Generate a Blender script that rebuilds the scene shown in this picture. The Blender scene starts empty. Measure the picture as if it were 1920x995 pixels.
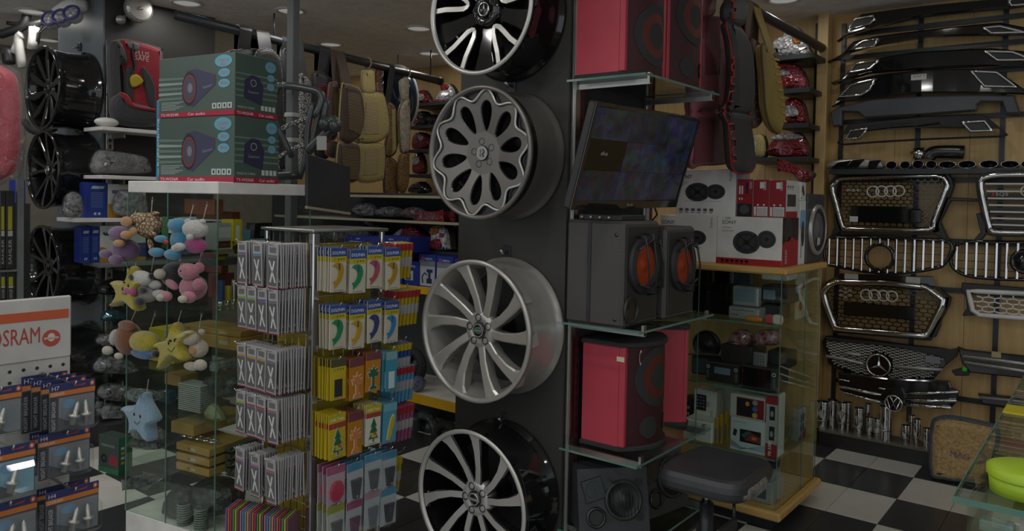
import bpy, bmesh, math, random
from mathutils import Matrix, Vector
V = Vector
PI = math.pi
random.seed(7)
SC = bpy.context.scene
COL = SC.collection

# ------------------------------------------------------------------ camera
FPX, PX0, PY0 = 1450.0, 960.0, 410.0          # focal length and principal point in 1920x995 pixels
YAW, PITCH, ROLL = math.radians(38.18), math.radians(-1.38), math.radians(1.1)
CAMP = V((0, 0, 1.5))
CR = Matrix.Rotation(YAW, 3, 'Z') @ Matrix.Rotation(PI / 2 + PITCH, 3, 'X') @ Matrix.Rotation(ROLL, 3, 'Z')
cd = bpy.data.cameras.new('camera')
cam = bpy.data.objects.new('camera', cd)
COL.objects.link(cam)
cam.matrix_world = Matrix.Translation(CAMP) @ CR.to_4x4()
cd.sensor_width = 36.0
cd.lens = 36.0 * FPX / 1920.0
cd.shift_y = -(497.5 - PY0) / 1920.0
cd.clip_start = 0.05
SC.camera = cam

# ------------------------------------------------------------------ world, exposure
SC.view_settings.view_transform = 'Standard'
SC.view_settings.look = 'None'
SC.view_settings.gamma = 1.0
SC.view_settings.use_curve_mapping = False
SC.view_settings.exposure = -2.3
SC.cycles.transparent_max_bounces = 40
SC.cycles.max_bounces = 14
W = bpy.data.worlds.new('world')
SC.world = W
W.use_nodes = True
W.node_tree.nodes['Background'].inputs[0].default_value = (0.86, 0.93, 1.0, 1)   # daylight through the open shop front
W.node_tree.nodes['Background'].inputs[1].default_value = 3.3

# ------------------------------------------------------------------ pixel helpers (a pixel gives a direction, a plane gives the distance)
def ray(px, py): return CR @ V(((px - PX0) / FPX, -(py - PY0) / FPX, -1.0))
def PD(px, py, d): return CAMP + ray(px, py) * d
def oX(px, py, x):
    r = ray(px, py); return CAMP + r * (x / r.x)
def oY(px, py, y):
    r = ray(px, py); return CAMP + r * (y / r.y)
def oZ(px, py, z):
    r = ray(px, py); return CAMP + r * ((z - CAMP.z) / r.z)
class K:
    def __init__(s, x0, y0, k): s.a = (x0, y0, k)
    def __call__(s, x, y): return (s.a[0] + x * s.a[2], s.a[1] + y * s.a[2])
    def l(s, *f): return [s(f[i], f[i + 1]) for i in range(0, len(f), 2)]
c1, c2, c3, c4, c5, c6 = K(0, 0, .3419), K(270, 0, .3419), K(540, 0, .3419), K(0, 330, .3419), K(200, 330, .3419), K(430, 330, .3418)
c7, c8, d1, d2, d3, d4 = K(0, 660, .3366), K(160, 660, .3366), K(430, 650, .3468), K(760, 0, .4222), K(760, 420, .5776), K(1040, 0, .402)
d5, d6, d7, d8, e1, e2 = K(1030, 380, .2915), K(1040, 600, .3968), K(1220, 280, .3217), K(1260, 480, .402), K(1290, 0, .3416), K(1540, 0, .3215)
e3, e4, e5, e6, e7, e8 = K(1540, 280, .2413), K(1530, 500, .2814), K(1520, 700, .2965), K(1220, 780, .2161), K(560, 60, .3215), K(640, 360, .4825)

# ------------------------------------------------------------------ materials
MATS = {}
DEF = {}
def lin(h):
    h = h.lstrip('#'); o = []
    for i in (0, 2, 4):
        c = int(h[i:i + 2], 16) / 255
        o.append(c / 12.92 if c <= .04045 else ((c + .055) / 1.055) ** 2.4)
    return (*o, 1)
def df(key, hexc, rough=.5, metal=0., kind='plain', **kw): DEF[key] = (hexc, rough, metal, kind, kw)
def mat(key):
    if key in MATS: return MATS[key]
    if key.startswith('#'): hexc, rough, metal, kind, kw = key, .45, 0, 'print', {}
    else: hexc, rough, metal, kind, kw = DEF[key]
    m = bpy.data.materials.new(key.replace('#', 'colour_')); m.use_nodes = True
    nt = m.node_tree; N = nt.nodes; L = nt.links
    p = N['Principled BSDF']; out = N['Material Output']
    col = lin(hexc)
    p.inputs['Base Color'].default_value = col
    p.inputs['Roughness'].default_value = rough
    p.inputs['Metallic'].default_value = metal
    if kw.get('coat'): p.inputs['Coat Weight'].default_value = kw['coat']; p.inputs['Coat Roughness'].default_value = .05
    if 'spec' in kw: p.inputs['Specular IOR Level'].default_value = kw['spec']
    def tc(): return N.new('ShaderNodeTexCoord').outputs['Object']
    def noise(scale, detail=2, rough_=.5, src=None, stretch=None):
        n = N.new('ShaderNodeTexNoise'); n.inputs['Scale'].default_value = scale; n.inputs['Detail'].default_value = detail
        n.inputs['Roughness'].default_value = rough_
        s = src or tc()
        if stretch:
            mp = N.new('ShaderNodeMapping'); mp.inputs['Scale'].default_value = stretch; L.new(s, mp.inputs[0]); s = mp.outputs[0]
        L.new(s, n.inputs['Vector']); return n.outputs['Fac']
    def ramp(fac, a, b, lo=.35, hi=.65):
        r = N.new('ShaderNodeValToRGB'); r.color_ramp.elements[0].position = lo; r.color_ramp.elements[1].position = hi
        r.color_ramp.elements[0].color = a; r.color_ramp.elements[1].color = b; L.new(fac, r.inputs[0]); return r.outputs[0]
    def bump(fac, s, dist=.01):
        b = N.new('ShaderNodeBump'); b.inputs['Strength'].default_value = s; b.inputs['Distance'].default_value = dist
        L.new(fac, b.inputs['Height']); L.new(b.outputs[0], p.inputs['Normal'])
    def sc(c, k): return (c[0] * k, c[1] * k, c[2] * k, 1)
    if kind == 'plain':
        L.new(ramp(noise(kw.get('ns', 9), 3), sc(col, .9), sc(col, 1.08)), p.inputs['Base Color'])
    elif kind == 'metal':
        r = N.new('ShaderNodeMapRange'); L.new(noise(14, 3), r.inputs[0])
        r.inputs[3].default_value = max(.02, rough * .75); r.inputs[4].default_value = rough * 1.3; L.new(r.outputs[0], p.inputs['Roughness'])
    elif kind == 'wood':
        st = kw.get('st', (14, 14, .9))
        f1 = noise(2.2, 6, .6, stretch=st)
        L.new(ramp(f1, lin(kw.get('dark', hexc)), col, .3, .7), p.inputs['Base Color']); bump(f1, .08, .004)
    elif kind == 'cloth':
        f1 = noise(kw.get('ns', 260), 2); L.new(ramp(f1, sc(col, .7), sc(col, 1.15)), p.inputs['Base Color']); bump(f1, .5, .003)
        p.inputs['Sheen Weight'].default_value = .25
    elif kind == 'plush':
        f1 = noise(170, 4, .7); L.new(ramp(f1, sc(col, .68), sc(col, 1.12)), p.inputs['Base Color']); bump(f1, .9, .004)
        p.inputs['Sheen Weight'].default_value = .6; p.inputs['Sheen Roughness'].default_value = .5
    elif kind == 'leather':
        v = N.new('ShaderNodeTexVoronoi'); v.inputs['Scale'].default_value = kw.get('ns', 160); L.new(tc(), v.inputs['Vector'])
        L.new(ramp(noise(7, 4), sc(col, .85), sc(col, 1.12)), p.inputs['Base Color']); bump(v.outputs['Distance'], .25, .002)
    elif kind == 'spots':
        v = N.new('ShaderNodeTexVoronoi'); v.inputs['Scale'].default_value = kw.get('ns', 60); v.feature = 'DISTANCE_TO_EDGE'; L.new(tc(), v.inputs['Vector'])
        L.new(ramp(v.outputs['Distance'], lin(kw['b']), col, .08, .16), p.inputs['Base Color'])
    elif kind == 'stripes':
        w = N.new('ShaderNodeTexWave'); w.inputs['Scale'].default_value = kw.get('ns', 40); w.bands_direction = kw.get('dir', 'Z'); L.new(tc(), w.inputs['Vector'])
        L.new(ramp(w.outputs['Fac'], lin(kw['b']), col, kw.get('lo', .4), kw.get('hi', .6)), p.inputs['Base Color']); bump(w.outputs['Fac'], .4, .004)
    elif kind == 'marble':
        f1 = noise(5, 8, .7); f2 = noise(46, 5, .6, stretch=(1, .12, 1))
        a = ramp(f1, sc(col, .85), sc(col, 1.15))
        mx = N.new('ShaderNodeMix'); mx.data_type = 'RGBA'
        L.new(ramp(f2, (0, 0, 0, 1), (1, 1, 1, 1), .66, .7), mx.inputs[0]); L.new(a, mx.inputs[6]); mx.inputs[7].default_value = lin(kw['vein'])
        L.new(mx.outputs[2], p.inputs['Base Color'])
    elif kind == 'plaster':
        f1 = noise(10, 5, .6); L.new(ramp(f1, sc(col, .93), sc(col, 1.05)), p.inputs['Base Color']); bump(noise(26, 3, .5), .55, .012)
    elif kind == 'carbon':
        c = N.new('ShaderNodeTexChecker'); c.inputs['Scale'].default_value = 240; L.new(tc(), c.inputs['Vector'])
        c.inputs[1].default_value = sc(col, .75); c.inputs[2].default_value = sc(col, 1.35); L.new(c.outputs[0], p.inputs['Base Color'])
    elif kind == 'lens':
        v = N.new('ShaderNodeTexVoronoi'); v.inputs['Scale'].default_value = kw.get('ns', 70); L.new(tc(), v.inputs['Vector'])
        L.new(ramp(v.outputs['Distance'], sc(col, 1.3), sc(col, .5), .1, .7), p.inputs['Base Color']); bump(v.outputs['Distance'], .8, .01)
        p.inputs['Coat Weight'].default_value = 1; p.inputs['Coat Roughness'].default_value = .06
    elif kind == 'foil':
        f1 = noise(kw.get('ns', 22), 5, .65); L.new(ramp(f1, lin(kw.get('b', hexc)), col), p.inputs['Base Color']); bump(f1, 1.0, .05)
        p.inputs['Coat Weight'].default_value = .8; p.inputs['Coat Roughness'].default_value = .08
    elif kind == 'screen':
        v = N.new('ShaderNodeTexVoronoi'); v.inputs['Scale'].default_value = 26; L.new(tc(), v.inputs['Vector'])
        c = ramp(noise(11, 6, .7), sc(col, .12), sc(col, 1.9), .32, .72)
        mx = N.new('ShaderNodeMix'); mx.data_type = 'RGBA'; mx.blend_type = 'MULTIPLY'; mx.inputs[0].default_value = .7
        L.new(c, mx.inputs[6]); L.new(v.outputs['Color'], mx.inputs[7]); L.new(mx.outputs[2], p.inputs['Emission Color'])
        p.inputs['Emission Strength'].default_value = kw.get('e', .4); p.inputs['Base Color'].default_value = (.01, .01, .012, 1)
    elif kind == 'emit':
        p.inputs['Emission Color'].default_value = col; p.inputs['Emission Strength'].default_value = kw['e']
    elif kind in ('glass', 'wrap'):
        N.remove(p)
        t = N.new('ShaderNodeBsdfTransparent'); t.inputs[0].default_value = col
        g = N.new('ShaderNodeBsdfGlossy'); g.inputs['Roughness'].default_value = rough
        mx = N.new('ShaderNodeMixShader'); lf = N.new('ShaderNodeLayerWeight'); pw = N.new('ShaderNodeMath'); pw.operation = 'POWER'; pw.inputs[1].default_value = 4
        L.new(lf.outputs['Facing'], pw.inputs[0]); lw = N.new('ShaderNodeMath'); lw.operation = 'MULTIPLY_ADD'; lw.inputs[1].default_value = .5; lw.inputs[2].default_value = .03; L.new(pw.outputs[0], lw.inputs[0])
        if kind == 'wrap':
            b = N.new('ShaderNodeBump'); b.inputs['Strength'].default_value = 1; b.inputs['Distance'].default_value = .05
            f1 = noise(kw.get('ns', 18), 5, .6); L.new(f1, b.inputs['Height']); L.new(b.outputs[0], g.inputs['Normal']); L.new(b.outputs[0], lf.inputs['Normal'])
            a = N.new('ShaderNodeMath'); a.operation = 'MULTIPLY_ADD'; a.inputs[1].default_value = 1; a.inputs[2].default_value = kw.get('op', .06)
            L.new(lw.outputs[0], a.inputs[0]); L.new(a.outputs[0], mx.inputs[0])
        else: L.new(lw.outputs[0], mx.inputs[0])
        L.new(t.outputs[0], mx.inputs[1]); L.new(g.outputs[0], mx.inputs[2]); L.new(mx.outputs[0], out.inputs[0])
    MATS[key] = m
    return m

df('ceiling', 'f2ede7', .9, 0, 'plaster'); df('lamp', 'fffdf8', .5, 0, 'emit', e=.85)
df('oak', 'd6b67e', .5, 0, 'wood', dark='c09c62'); df('oak_top', 'd2ac68', .45, 0, 'wood', st=(.9, 14, 14), dark='c09550')
df('oak_edge', 'c48a3f', .4); df('tile_w', 'd2d2ca', .3, 0, 'plain', ns=3); df('tile_b', '37383b', .3, 0, 'marble', vein='77787a')
df('grout', '55554f', .8); df('wall', '8f8a80', .8, 0, 'plaster'); df('wall_dark', '3c3f42', .6)
df('black', '2b2b2b', .45); df('black_m', '303030', .8); df('gloss', '161617', .08, 0, 'plain', coat=.6); df('panel_black', '363532', .5, 0, 'plain', ns=3)
df('steel_black', '35373a', .4, .3); df('chrome', 'dcdcdc', .08, 1, 'metal'); df('alu', 'b4b4b0', .32, 1, 'metal'); df('silver', 'b3b1ab', .3, .55, 'metal')
df('machined', 'c4c2bd', .3, .45, 'metal'); df('gunmetal', '7a7672', .34, .5, 'metal'); df('dark_metal', '4a4a4a', .3, .9, 'metal')
df('white', 'd9d7d2', .5); df('white_g', 'dedcd8', .25); df('red', 'b83c4c', .5, 0, 'plain', ns=4); df('red_dark', '6a2028', .6); df('carbon', '44423f', .45, 0, 'carbon')
df('orange_cone', 'b5431f', .35, .3); df('rubber', '2b2b2b', .6); df('grille_mesh', '30282a', .5, .3); df('leather_b', '393a3d', .42, 0, 'leather')
df('glass', 'f9fefb', .0, 0, 'glass'); df('glass_e', '5f8276', .1); df('wrap', 'fcfcfc', .12, 0, 'wrap'); df('wrap_thick', 'fafafa', .16, 0, 'wrap', op=.1)
df('dark_grey', '45484c', .35); df('clear', 'fcfefe', .05, 0, 'glass')
df('yellow_edge', 'd0a000', .5); df('cardboard', '9a7444', .8); df('kraft', 'a88347', .8)
df('maroon', '98565c', .55, 0, 'leather'); df('maroon_d', '703a40', .6, 0, 'cloth', ns=120)

# ------------------------------------------------------------------ mesh builder
FONT = {}
def glyphs(s):
    if s not in FONT:
        c = bpy.data.curves.new('f', 'FONT'); c.body = s; c.size = 1; c.resolution_u = 2
        o = bpy.data.objects.new('f', c); COL.objects.link(o)
        bpy.context.view_layer.update()
        me = o.evaluated_get(bpy.context.evaluated_depsgraph_get()).to_mesh()
        vs = [tuple(v.co) for v in me.vertices]; fs = [tuple(p.vertices) for p in me.polygons]
        bpy.data.objects.remove(o); bpy.data.curves.remove(c)
        FONT[s] = (vs, fs, max([v[0] for v in vs] or [1]))
    return FONT[s]
class B:
    def __init__(s, m='black'): s.v = []; s.f = []; s.k = []; s.s = []; s.M = Matrix(); s.m = m
    def add(s, vs, fs, m=None, sm=False, M=None):
        T = s.M if M is None else s.M @ M
        o = len(s.v); s.v += [T @ V(p) for p in vs]
        fl = T.determinant() < 0
        for f in fs:
            f = [i + o for i in f]
            s.f.append(f[::-1] if fl else f); s.k.append(m or s.m); s.s.append(sm)
        return s
    def box(s, a, b, m=None, bev=0, M=None):
        x0, y0, z0 = [min(p, q) for p, q in zip(a, b)]; x1, y1, z1 = [max(p, q) for p, q in zip(a, b)]
        if bev <= 0:
            return s.add([(x0, y0, z0), (x1, y0, z0), (x1, y1, z0), (x0, y1, z0), (x0, y0, z1), (x1, y0, z1), (x1, y1, z1), (x0, y1, z1)],
                  [(0, 3, 2, 1), (4, 5, 6, 7), (0, 1, 5, 4), (1, 2, 6, 5), (2, 3, 7, 6), (3, 0, 4, 7)], m, False, M)
        e = min(bev, (x1 - x0) * .49, (y1 - y0) * .49, (z1 - z0) * .49); vs = []
        for z, i in ((z0, e), (z0 + e, 0), (z1 - e, 0), (z1, e)):
            for (x, y, sx, sy) in ((x0, y0, 1, 1), (x1, y0, -1, 1), (x1, y1, -1, -1), (x0, y1, 1, -1)):
                if i: vs += [(x + sx * e, y + sy * e, z)] * 1 + [(x + sx * e, y + sy * e, z)]
                elif (sx * sy) > 0: vs += [(x, y + sy * e, z), (x + sx * e, y, z)]
                else: vs += [(x + sx * e, y, z), (x, y + sy * e, z)]
        fs = [tuple(range(0, 8, 2))[::-1], tuple(range(24, 32, 2))]
        for r in range(3):
            for i in range(8):
                j = (i + 1) % 8; q = [r * 8 + i, r * 8 + j, r * 8 + 8 + j, r * 8 + 8 + i]
                if r == 0 and i % 2 == 0: q = [r * 8 + i, 8 + j, 8 + i]
                if r == 2 and i % 2 == 0: q = [16 + i, 16 + j, 24 + i]
                fs.append(tuple(q))
        return s.add(vs, fs, m, False, M)
    def lathe(s, prof, n=24, m=None, M=None, cap=True, sm=True, a0=0, a1=2 * PI, sx=1, sy=1):
        full = abs(a1 - a0 - 2 * PI) < 1e-6; k = n if full else n + 1; vs = []
        for r, z in prof:
            for i in range(k):
                t = a0 + (a1 - a0) * i / n; vs.append((r * math.cos(t) * sx, r * math.sin(t) * sy, z))
        fs = []
        for j in range(len(prof) - 1):
            for i in range(n):
                q = (i + 1) % k; fs.append((j * k + i, j * k + q, (j + 1) * k + q, (j + 1) * k + i))
        if cap and full:
            if prof[0][0] > 1e-6: fs.append(tuple(range(k))[::-1])
            if prof[-1][0] > 1e-6: fs.append(tuple((len(prof) - 1) * k + i for i in range(k)))
        return s.add(vs, fs, m, sm, M)
    def cyl(s, p, q, r, n=10, m=None, r1=None, sm=True):
        p, q = V(p), V(q); d = q - p; M = Matrix.Translation(p) @ d.to_track_quat('Z', 'Y').to_matrix().to_4x4()
        return s.lathe([(r, 0), (r if r1 is None else r1, d.length)], n, m, M, True, sm)
    def tube(s, pts, r, n=6, m=None, closed=False, sm=True, flat=1.0, up=None):
        pts = [V(p) for p in pts]; k = len(pts); vs = []; prev = None
        for i, p in enumerate(pts):
            if closed: t = pts[(i + 1) % k] - pts[i - 1]
            else: t = pts[min(i + 1, k - 1)] - pts[max(i - 1, 0)]
            t = t.normalized() if t.length > 1e-9 else V((0, 0, 1))
            if prev is None:
                a = V(up) if up else (V((0, 0, 1)) if abs(t.z) < .9 else V((1, 0, 0)))
            else: a = prev
            x = (a - t * a.dot(t)); x = x.normalized() if x.length > 1e-6 else t.orthogonal().normalized()
            prev = x; y = t.cross(x); rr = r[i] if isinstance(r, (list, tuple)) else r
            for j in range(n):
                q = 2 * PI * (j + .5) / n; vs.append(p + x * (math.cos(q) * rr) + y * (math.sin(q) * rr * flat))
        fs = []
        for i in range(k if closed else k - 1):
            for j in range(n):
                a, b = i * n, ((i + 1) % k) * n; fs.append((a + j, a + (j + 1) % n, b + (j + 1) % n, b + j))
        if not closed: fs += [tuple(range(n))[::-1], tuple((k - 1) * n + j for j in range(n))]
        return s.add(vs, fs, m, sm)
    def ell(s, c, r, m=None, n=14, k=9, M=None, sm=True):
        if isinstance(r, (int, float)): r = (r, r, r)
        T = Matrix.Translation(V(c)) @ (M or Matrix()) @ Matrix.Diagonal((*r, 1))
        return s.lathe([(max(math.sin(PI * i / k), 1e-4 if 0 < i < k else 0), -math.cos(PI * i / k)) for i in range(k + 1)], n, m, T, False, sm)
    def prism(s, poly, z0, z1, m=None, holes=(), bev=0, M=None, side=None, sm=False, zf=None):
        """flat outline (2-D, local xy) with holes, from z0 (back) to z1 (front); bev chamfers the front rim"""
        loops = [list(poly)] + [list(h) for h in holes]
        def area(l): return sum(l[i][0] * l[(i + 1) % len(l)][1] - l[(i + 1) % len(l)][0] * l[i][1] for i in range(len(l))) / 2
        for i, l in enumerate(loops):
            if (area(l) > 0) != (i == 0): loops[i] = l[::-1]
        def inset(l, e):
            o = []
            for i in range(len(l)):
                a, b, c = V(l[i - 1]), V(l[i]), V(l[(i + 1) % len(l)])
                n1 = (b - a); n2 = (c - b)
                n1 = V((-n1.y, n1.x)).normalized() if n1.length else V((0, 0)); n2 = V((-n2.y, n2.x)).normalized() if n2.length else V((0, 0))
                n = n1 + n2; n = n / max(.35, n.length_squared / 2) if n.length > 1e-6 else n1
                o.append((b.x + n.x * e, b.y + n.y * e))
            return o
        z = zf or (lambda x, y: 0.)
        bm = bmesh.new(); ed = []
        fl = [inset(l, bev) if bev else l for l in loops]
        for l in fl:
            vv = [bm.verts.new((x, y, 0)) for x, y in l]
            ed += [bm.edges.new((vv[i], vv[(i + 1) % len(vv)])) for i in range(len(vv))]
        bmesh.ops.triangle_fill(bm, edges=ed, use_beauty=True, use_dissolve=False, normal=(0, 0, 1))
        bm.verts.index_update(); tri = []
        for f in bm.faces:
            ix = [v.index for v in f.verts]
            tri.append(ix if f.normal.z >= 0 else ix[::-1])
        pts = [tuple(v.co) for v in bm.verts]; bm.free()
        s.add([(x, y, z1 + z(x, y)) for x, y, _ in pts], tri, m, sm, M)
        s.add([(x, y, z0 + z(x, y)) for l in loops for x, y in l], [t[::-1] for t in tri], side or m, sm, M)
        for l, l2 in zip(loops, fl):
            n = len(l); rows = [[(x, y, z0 + z(x, y)) for x, y in l]]
            if bev: rows.append([(x, y, z1 - bev + z(x, y)) for x, y in l])
            rows.append([(x, y, z1 + z(x, y)) for x, y in l2])
            for a, b in zip(rows, rows[1:]):
                s.add(a + b, [(i, (i + 1) % n, n + (i + 1) % n, n + i) for i in range(n)], side or m, sm, M)
        return s
    def text(s, t, x, y, size, m=None, z=0., M=None, w=None, al='l', rot=0):
        vs, fs, mx = glyphs(t); k = size / .72; kx = k if w is None else w / mx
        ox = {'l': 0, 'c': -mx * kx / 2, 'r': -mx * kx}[al]
        R = Matrix.Translation((x, y, z)) @ Matrix.Rotation(rot, 4, 'Z')
        return s.add([(p[0] * kx + ox, p[1] * k, 0) for p in vs], fs, m, False, (M or Matrix()) @ R)
    def rect(s, x, y, w, h, m=None, z=0., M=None): return s.add([(x, y, z), (x + w, y, z), (x + w, y + h, z), (x, y + h, z)], [(0, 1, 2, 3)], m, False, M)
    def poly(s, pts, m=None, z=0., M=None): return s.add([(a, b, z) for a, b in pts], [tuple(range(len(pts)))] if sum(pts[i][0] * pts[(i + 1) % len(pts)][1] - pts[(i + 1) % len(pts)][0] * pts[i][1] for i in range(len(pts))) > 0 else [tuple(range(len(pts)))[::-1]], m, False, M)
    def disc(s, x, y, rx, ry=None, m=None, z=0., n=20, M=None, ri=0):
        ry = ry or rx; c = [(math.cos(2 * PI * i / n), math.sin(2 * PI * i / n)) for i in range(n)]
        if not ri: return s.add([(x + a * rx, y + b * ry, z) for a, b in c], [tuple(range(n))], m, False, M)
        return s.add([(x + a * rx, y + b * ry, z) for a, b in c] + [(x + a * rx * ri, y + b * ry * ri, z) for a, b in c],
                     [(i, (i + 1) % n, n + (i + 1) % n, n + i) for i in range(n)], m, False, M)
    def torus(s, c, R, r, m=None, n=24, k=6, M=None, sx=1., sy=1.):
        return s.lathe([(R + r * math.cos(2 * PI * i / k), r * math.sin(2 * PI * i / k)) for i in range(k + 1)], n, m, Matrix.Translation(V(c)) @ (M or Matrix()), False, True, sx=sx, sy=sy)

def frame(o, x, y):
    """4x4 with origin o, x axis x, y axis y (z = x cross y)"""
    x = V(x).normalized(); y = V(y); y = (y - x * y.dot(x)).normalized(); z = x.cross(y)
    return Matrix(((x.x, y.x, z.x, o[0]), (x.y, y.y, z.y, o[1]), (x.z, y.z, z.z, o[2]), (0, 0, 0, 1)))
def FY(y=0.): return frame((0, y, 0), (1, 0, 0), (0, 0, 1))      # local x = X, y = Z, z = towards -Y (out of a wall facing the shop)
def FX(x=0.): return frame((x, 0, 0), (0, 1, 0), (0, 0, 1))      # local x = Y, y = Z, z = +X
MW = {}
def link(name, data, parent=None, kind=None):
    o = bpy.data.objects.new(name, data); COL.objects.link(o)
    if parent is not None: o.parent = parent; MW[o.name] = MW[parent.name]
    if kind: o['kind'] = kind
    return o
def mesh(name, b, inv=None):
    me = bpy.data.meshes.new(name); vs = b.v if inv is None else [inv @ p for p in b.v]
    me.from_pydata([tuple(p) for p in vs], [], b.f)
    ks = []
    for k in b.k:
        if k not in ks: ks.append(k)
    for k in ks: me.materials.append(mat(k))
    ix = {k: i for i, k in enumerate(ks)}
    me.polygons.foreach_set('material_index', [ix[k] for k in b.k]); me.polygons.foreach_set('use_smooth', b.s)
    me.validate(); me.update()
    return me
def tag(o, label, cat, group=None, kind=None):
    o['label'] = label; o['category'] = cat
    if group: o['group'] = group
    if kind: o['kind'] = kind
    return o
def thing(name, label, cat, loc=(0, 0, 0), rz=0., group=None):
    o = link(name, None); M = Matrix.Translation(V(loc)) @ Matrix.Rotation(rz, 4, 'Z'); o.matrix_world = M; MW[o.name] = M
    o.empty_display_size = .05
    return tag(o, label, cat, group)
def part(name, b, parent, local=False, label=None, kind=None):
    """a part; its builder is in world space unless local"""
    o = link(name, mesh(name, b, None if local else MW[parent.name].inverted()), parent, kind)
    if label: o['label'] = label
    return o
def solo(name, b, label, cat, group=None, kind=None):
    """a thing that is one mesh; origin at the centre of its base"""
    lo = [min(p[i] for p in b.v) for i in range(3)]; hi = [max(p[i] for p in b.v) for i in range(3)]
    M = Matrix.Translation(((lo[0] + hi[0]) / 2, (lo[1] + hi[1]) / 2, lo[2]))
    o = link(name, mesh(name, b, M.inverted())); o.matrix_world = M; MW[o.name] = M
    return tag(o, label, cat, group, kind)
def struct(name, b, parent=None):
    o = link(name, mesh(name, b), parent, None if parent else 'structure'); MW[o.name] = Matrix(); return o
def dup(root, M, label=None, group=None):
    def cp(o, par):
        c = o.copy(); COL.objects.link(c)
        if par is not None: c.parent = par; MW[c.name] = MW[par.name]
        else: c.matrix_world = M; MW[c.name] = M
        for ch in [x for x in o.children]: cp(ch, c)
        return c
    r = cp(root, None)
    if label: r['label'] = label
    if group: r['group'] = group
    return r
def T(x, y, z, rz=0., s=1.): return Matrix.Translation((x, y, z)) @ Matrix.Rotation(rz, 4, 'Z') @ Matrix.Scale(s, 4)
def on(plane, at, pts):
    """pixels -> 2-D points on a plane: ('Y', y) gives (X, Z), ('X', x) gives (Y, Z)"""
    r = []
    for p in pts:
        q = oY(*p, at) if plane == 'Y' else oX(*p, at)
        r.append((q.x if plane == 'Y' else q.y, q.z))
    return r
def smooth(pts, n=4, closed=True):
    """Catmull-Rom through 2-D or 3-D points"""
    P = [V(p) for p in pts]; k = len(P); o = []
    for i in range(k if closed else k - 1):
        a, b, c, d = (P[(i + j) % k] if closed else P[min(max(i + j, 0), k - 1)] for j in (-1, 0, 1, 2))
        for j in range(n):
            t = j / n; o.append(.5 * ((2 * b) + (c - a) * t + (2 * a - 5 * b + 4 * c - d) * t * t + (3 * b - a - 3 * c + d) * t ** 3))
    if not closed: o.append(P[-1])
    return [tuple(q) for q in o]

def fill_inset(l, e):
    a = sum(l[i][0] * l[(i + 1) % len(l)][1] - l[(i + 1) % len(l)][0] * l[i][1] for i in range(len(l))); sg = 1 if a > 0 else -1; o = []
    for i in range(len(l)):
        p, q, r = V(l[i - 1][:2]), V(l[i][:2]), V(l[(i + 1) % len(l)][:2]); n1 = q - p; n2 = r - q
        n1 = V((-n1.y, n1.x)).normalized() if n1.length else V((0, 0)); n2 = V((-n2.y, n2.x)).normalized() if n2.length else V((0, 0))
        n = n1 + n2; n = n / max(.5, n.length_squared / 2) if n.length > 1e-6 else n1
        o.append((q.x + n.x * e * sg, q.y + n.y * e * sg))
    return o
def pillow(b, poly, z0, t, m=None, e=None, M=None, both=False, rings=3):
    """soft slab: outline at z0, rounded shoulder up to z0 + t (and down when both)"""
    poly = [tuple(p[:2]) for p in poly]
    if sum(poly[i][0] * poly[(i + 1) % len(poly)][1] - poly[(i + 1) % len(poly)][0] * poly[i][1] for i in range(len(poly))) < 0: poly = poly[::-1]
    e = e or t; n = len(poly)
    for sgn in ((1, -1) if both else (1,)):
        prev = [(x, y, z0) for x, y in poly]; L2 = poly
        for k in range(1, rings + 1):
            a = PI / 2 * k / rings; L2 = fill_inset(poly, e * (1 - math.cos(a)) ); cur = [(x, y, z0 + sgn * t * math.sin(a)) for x, y in L2]
            fs = [(i, (i + 1) % n, n + (i + 1) % n, n + i) for i in range(n)]
            b.add(prev + cur, fs if sgn > 0 else [f[::-1] for f in fs], m, True, M); prev = cur
        bm = bmesh.new(); vv = [bm.verts.new(p) for p in prev]
        bmesh.ops.triangle_fill(bm, edges=[bm.edges.new((vv[i], vv[(i + 1) % n])) for i in range(n)], use_beauty=True, normal=(0, 0, 1))
        bm.verts.index_update()
        tri = [[v.index for v in (f.verts if (f.normal.z > 0) == (sgn > 0) else reversed(f.verts))] for f in bm.faces]; bm.free()
        b.add(prev, tri, m, True, M)
    if not both: b.add([(x, y, z0) for x, y in poly], [tuple(range(n))[::-1]], m, False, M)
def inside(p, poly):
    c = False; n = len(poly); x, y = p
    for i in range(n):
        (x1, y1), (x2, y2) = poly[i][:2], poly[i - 1][:2]
        if (y1 > y) != (y2 > y) and x < (x2 - x1) * (y - y1) / (y2 - y1) + x1: c = not c
    return c
def dens(pts, L=.06, closed=True):
    o = []; n = len(pts)
    for i in range(n if closed else n - 1):
        a, b_ = V(pts[i][:2]), V(pts[(i + 1) % n][:2]); k = max(1, int((b_ - a).length / L))
        o += [tuple(a.lerp(b_, j / k)) for j in range(k)]
    if not closed: o.append(tuple(pts[-1][:2]))
    return o
def fbox(k, x0, y0, x1, y1, Y, z0=None):
    """pixel box (crop k) on the plane Y -> x0, x1, z0, z1"""
    a, c = oY(*k(x0, (y0 + y1) / 2), Y), oY(*k(x1, (y0 + y1) / 2), Y); zt = oY(*k((x0 + x1) / 2, y0), Y).z; zb = oY(*k((x0 + x1) / 2, y1), Y).z
    if z0 is not None: zt += z0 - zb; zb = z0
    return a.x, c.x, zb, zt
PXK = K(0, 0, 1.)
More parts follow.
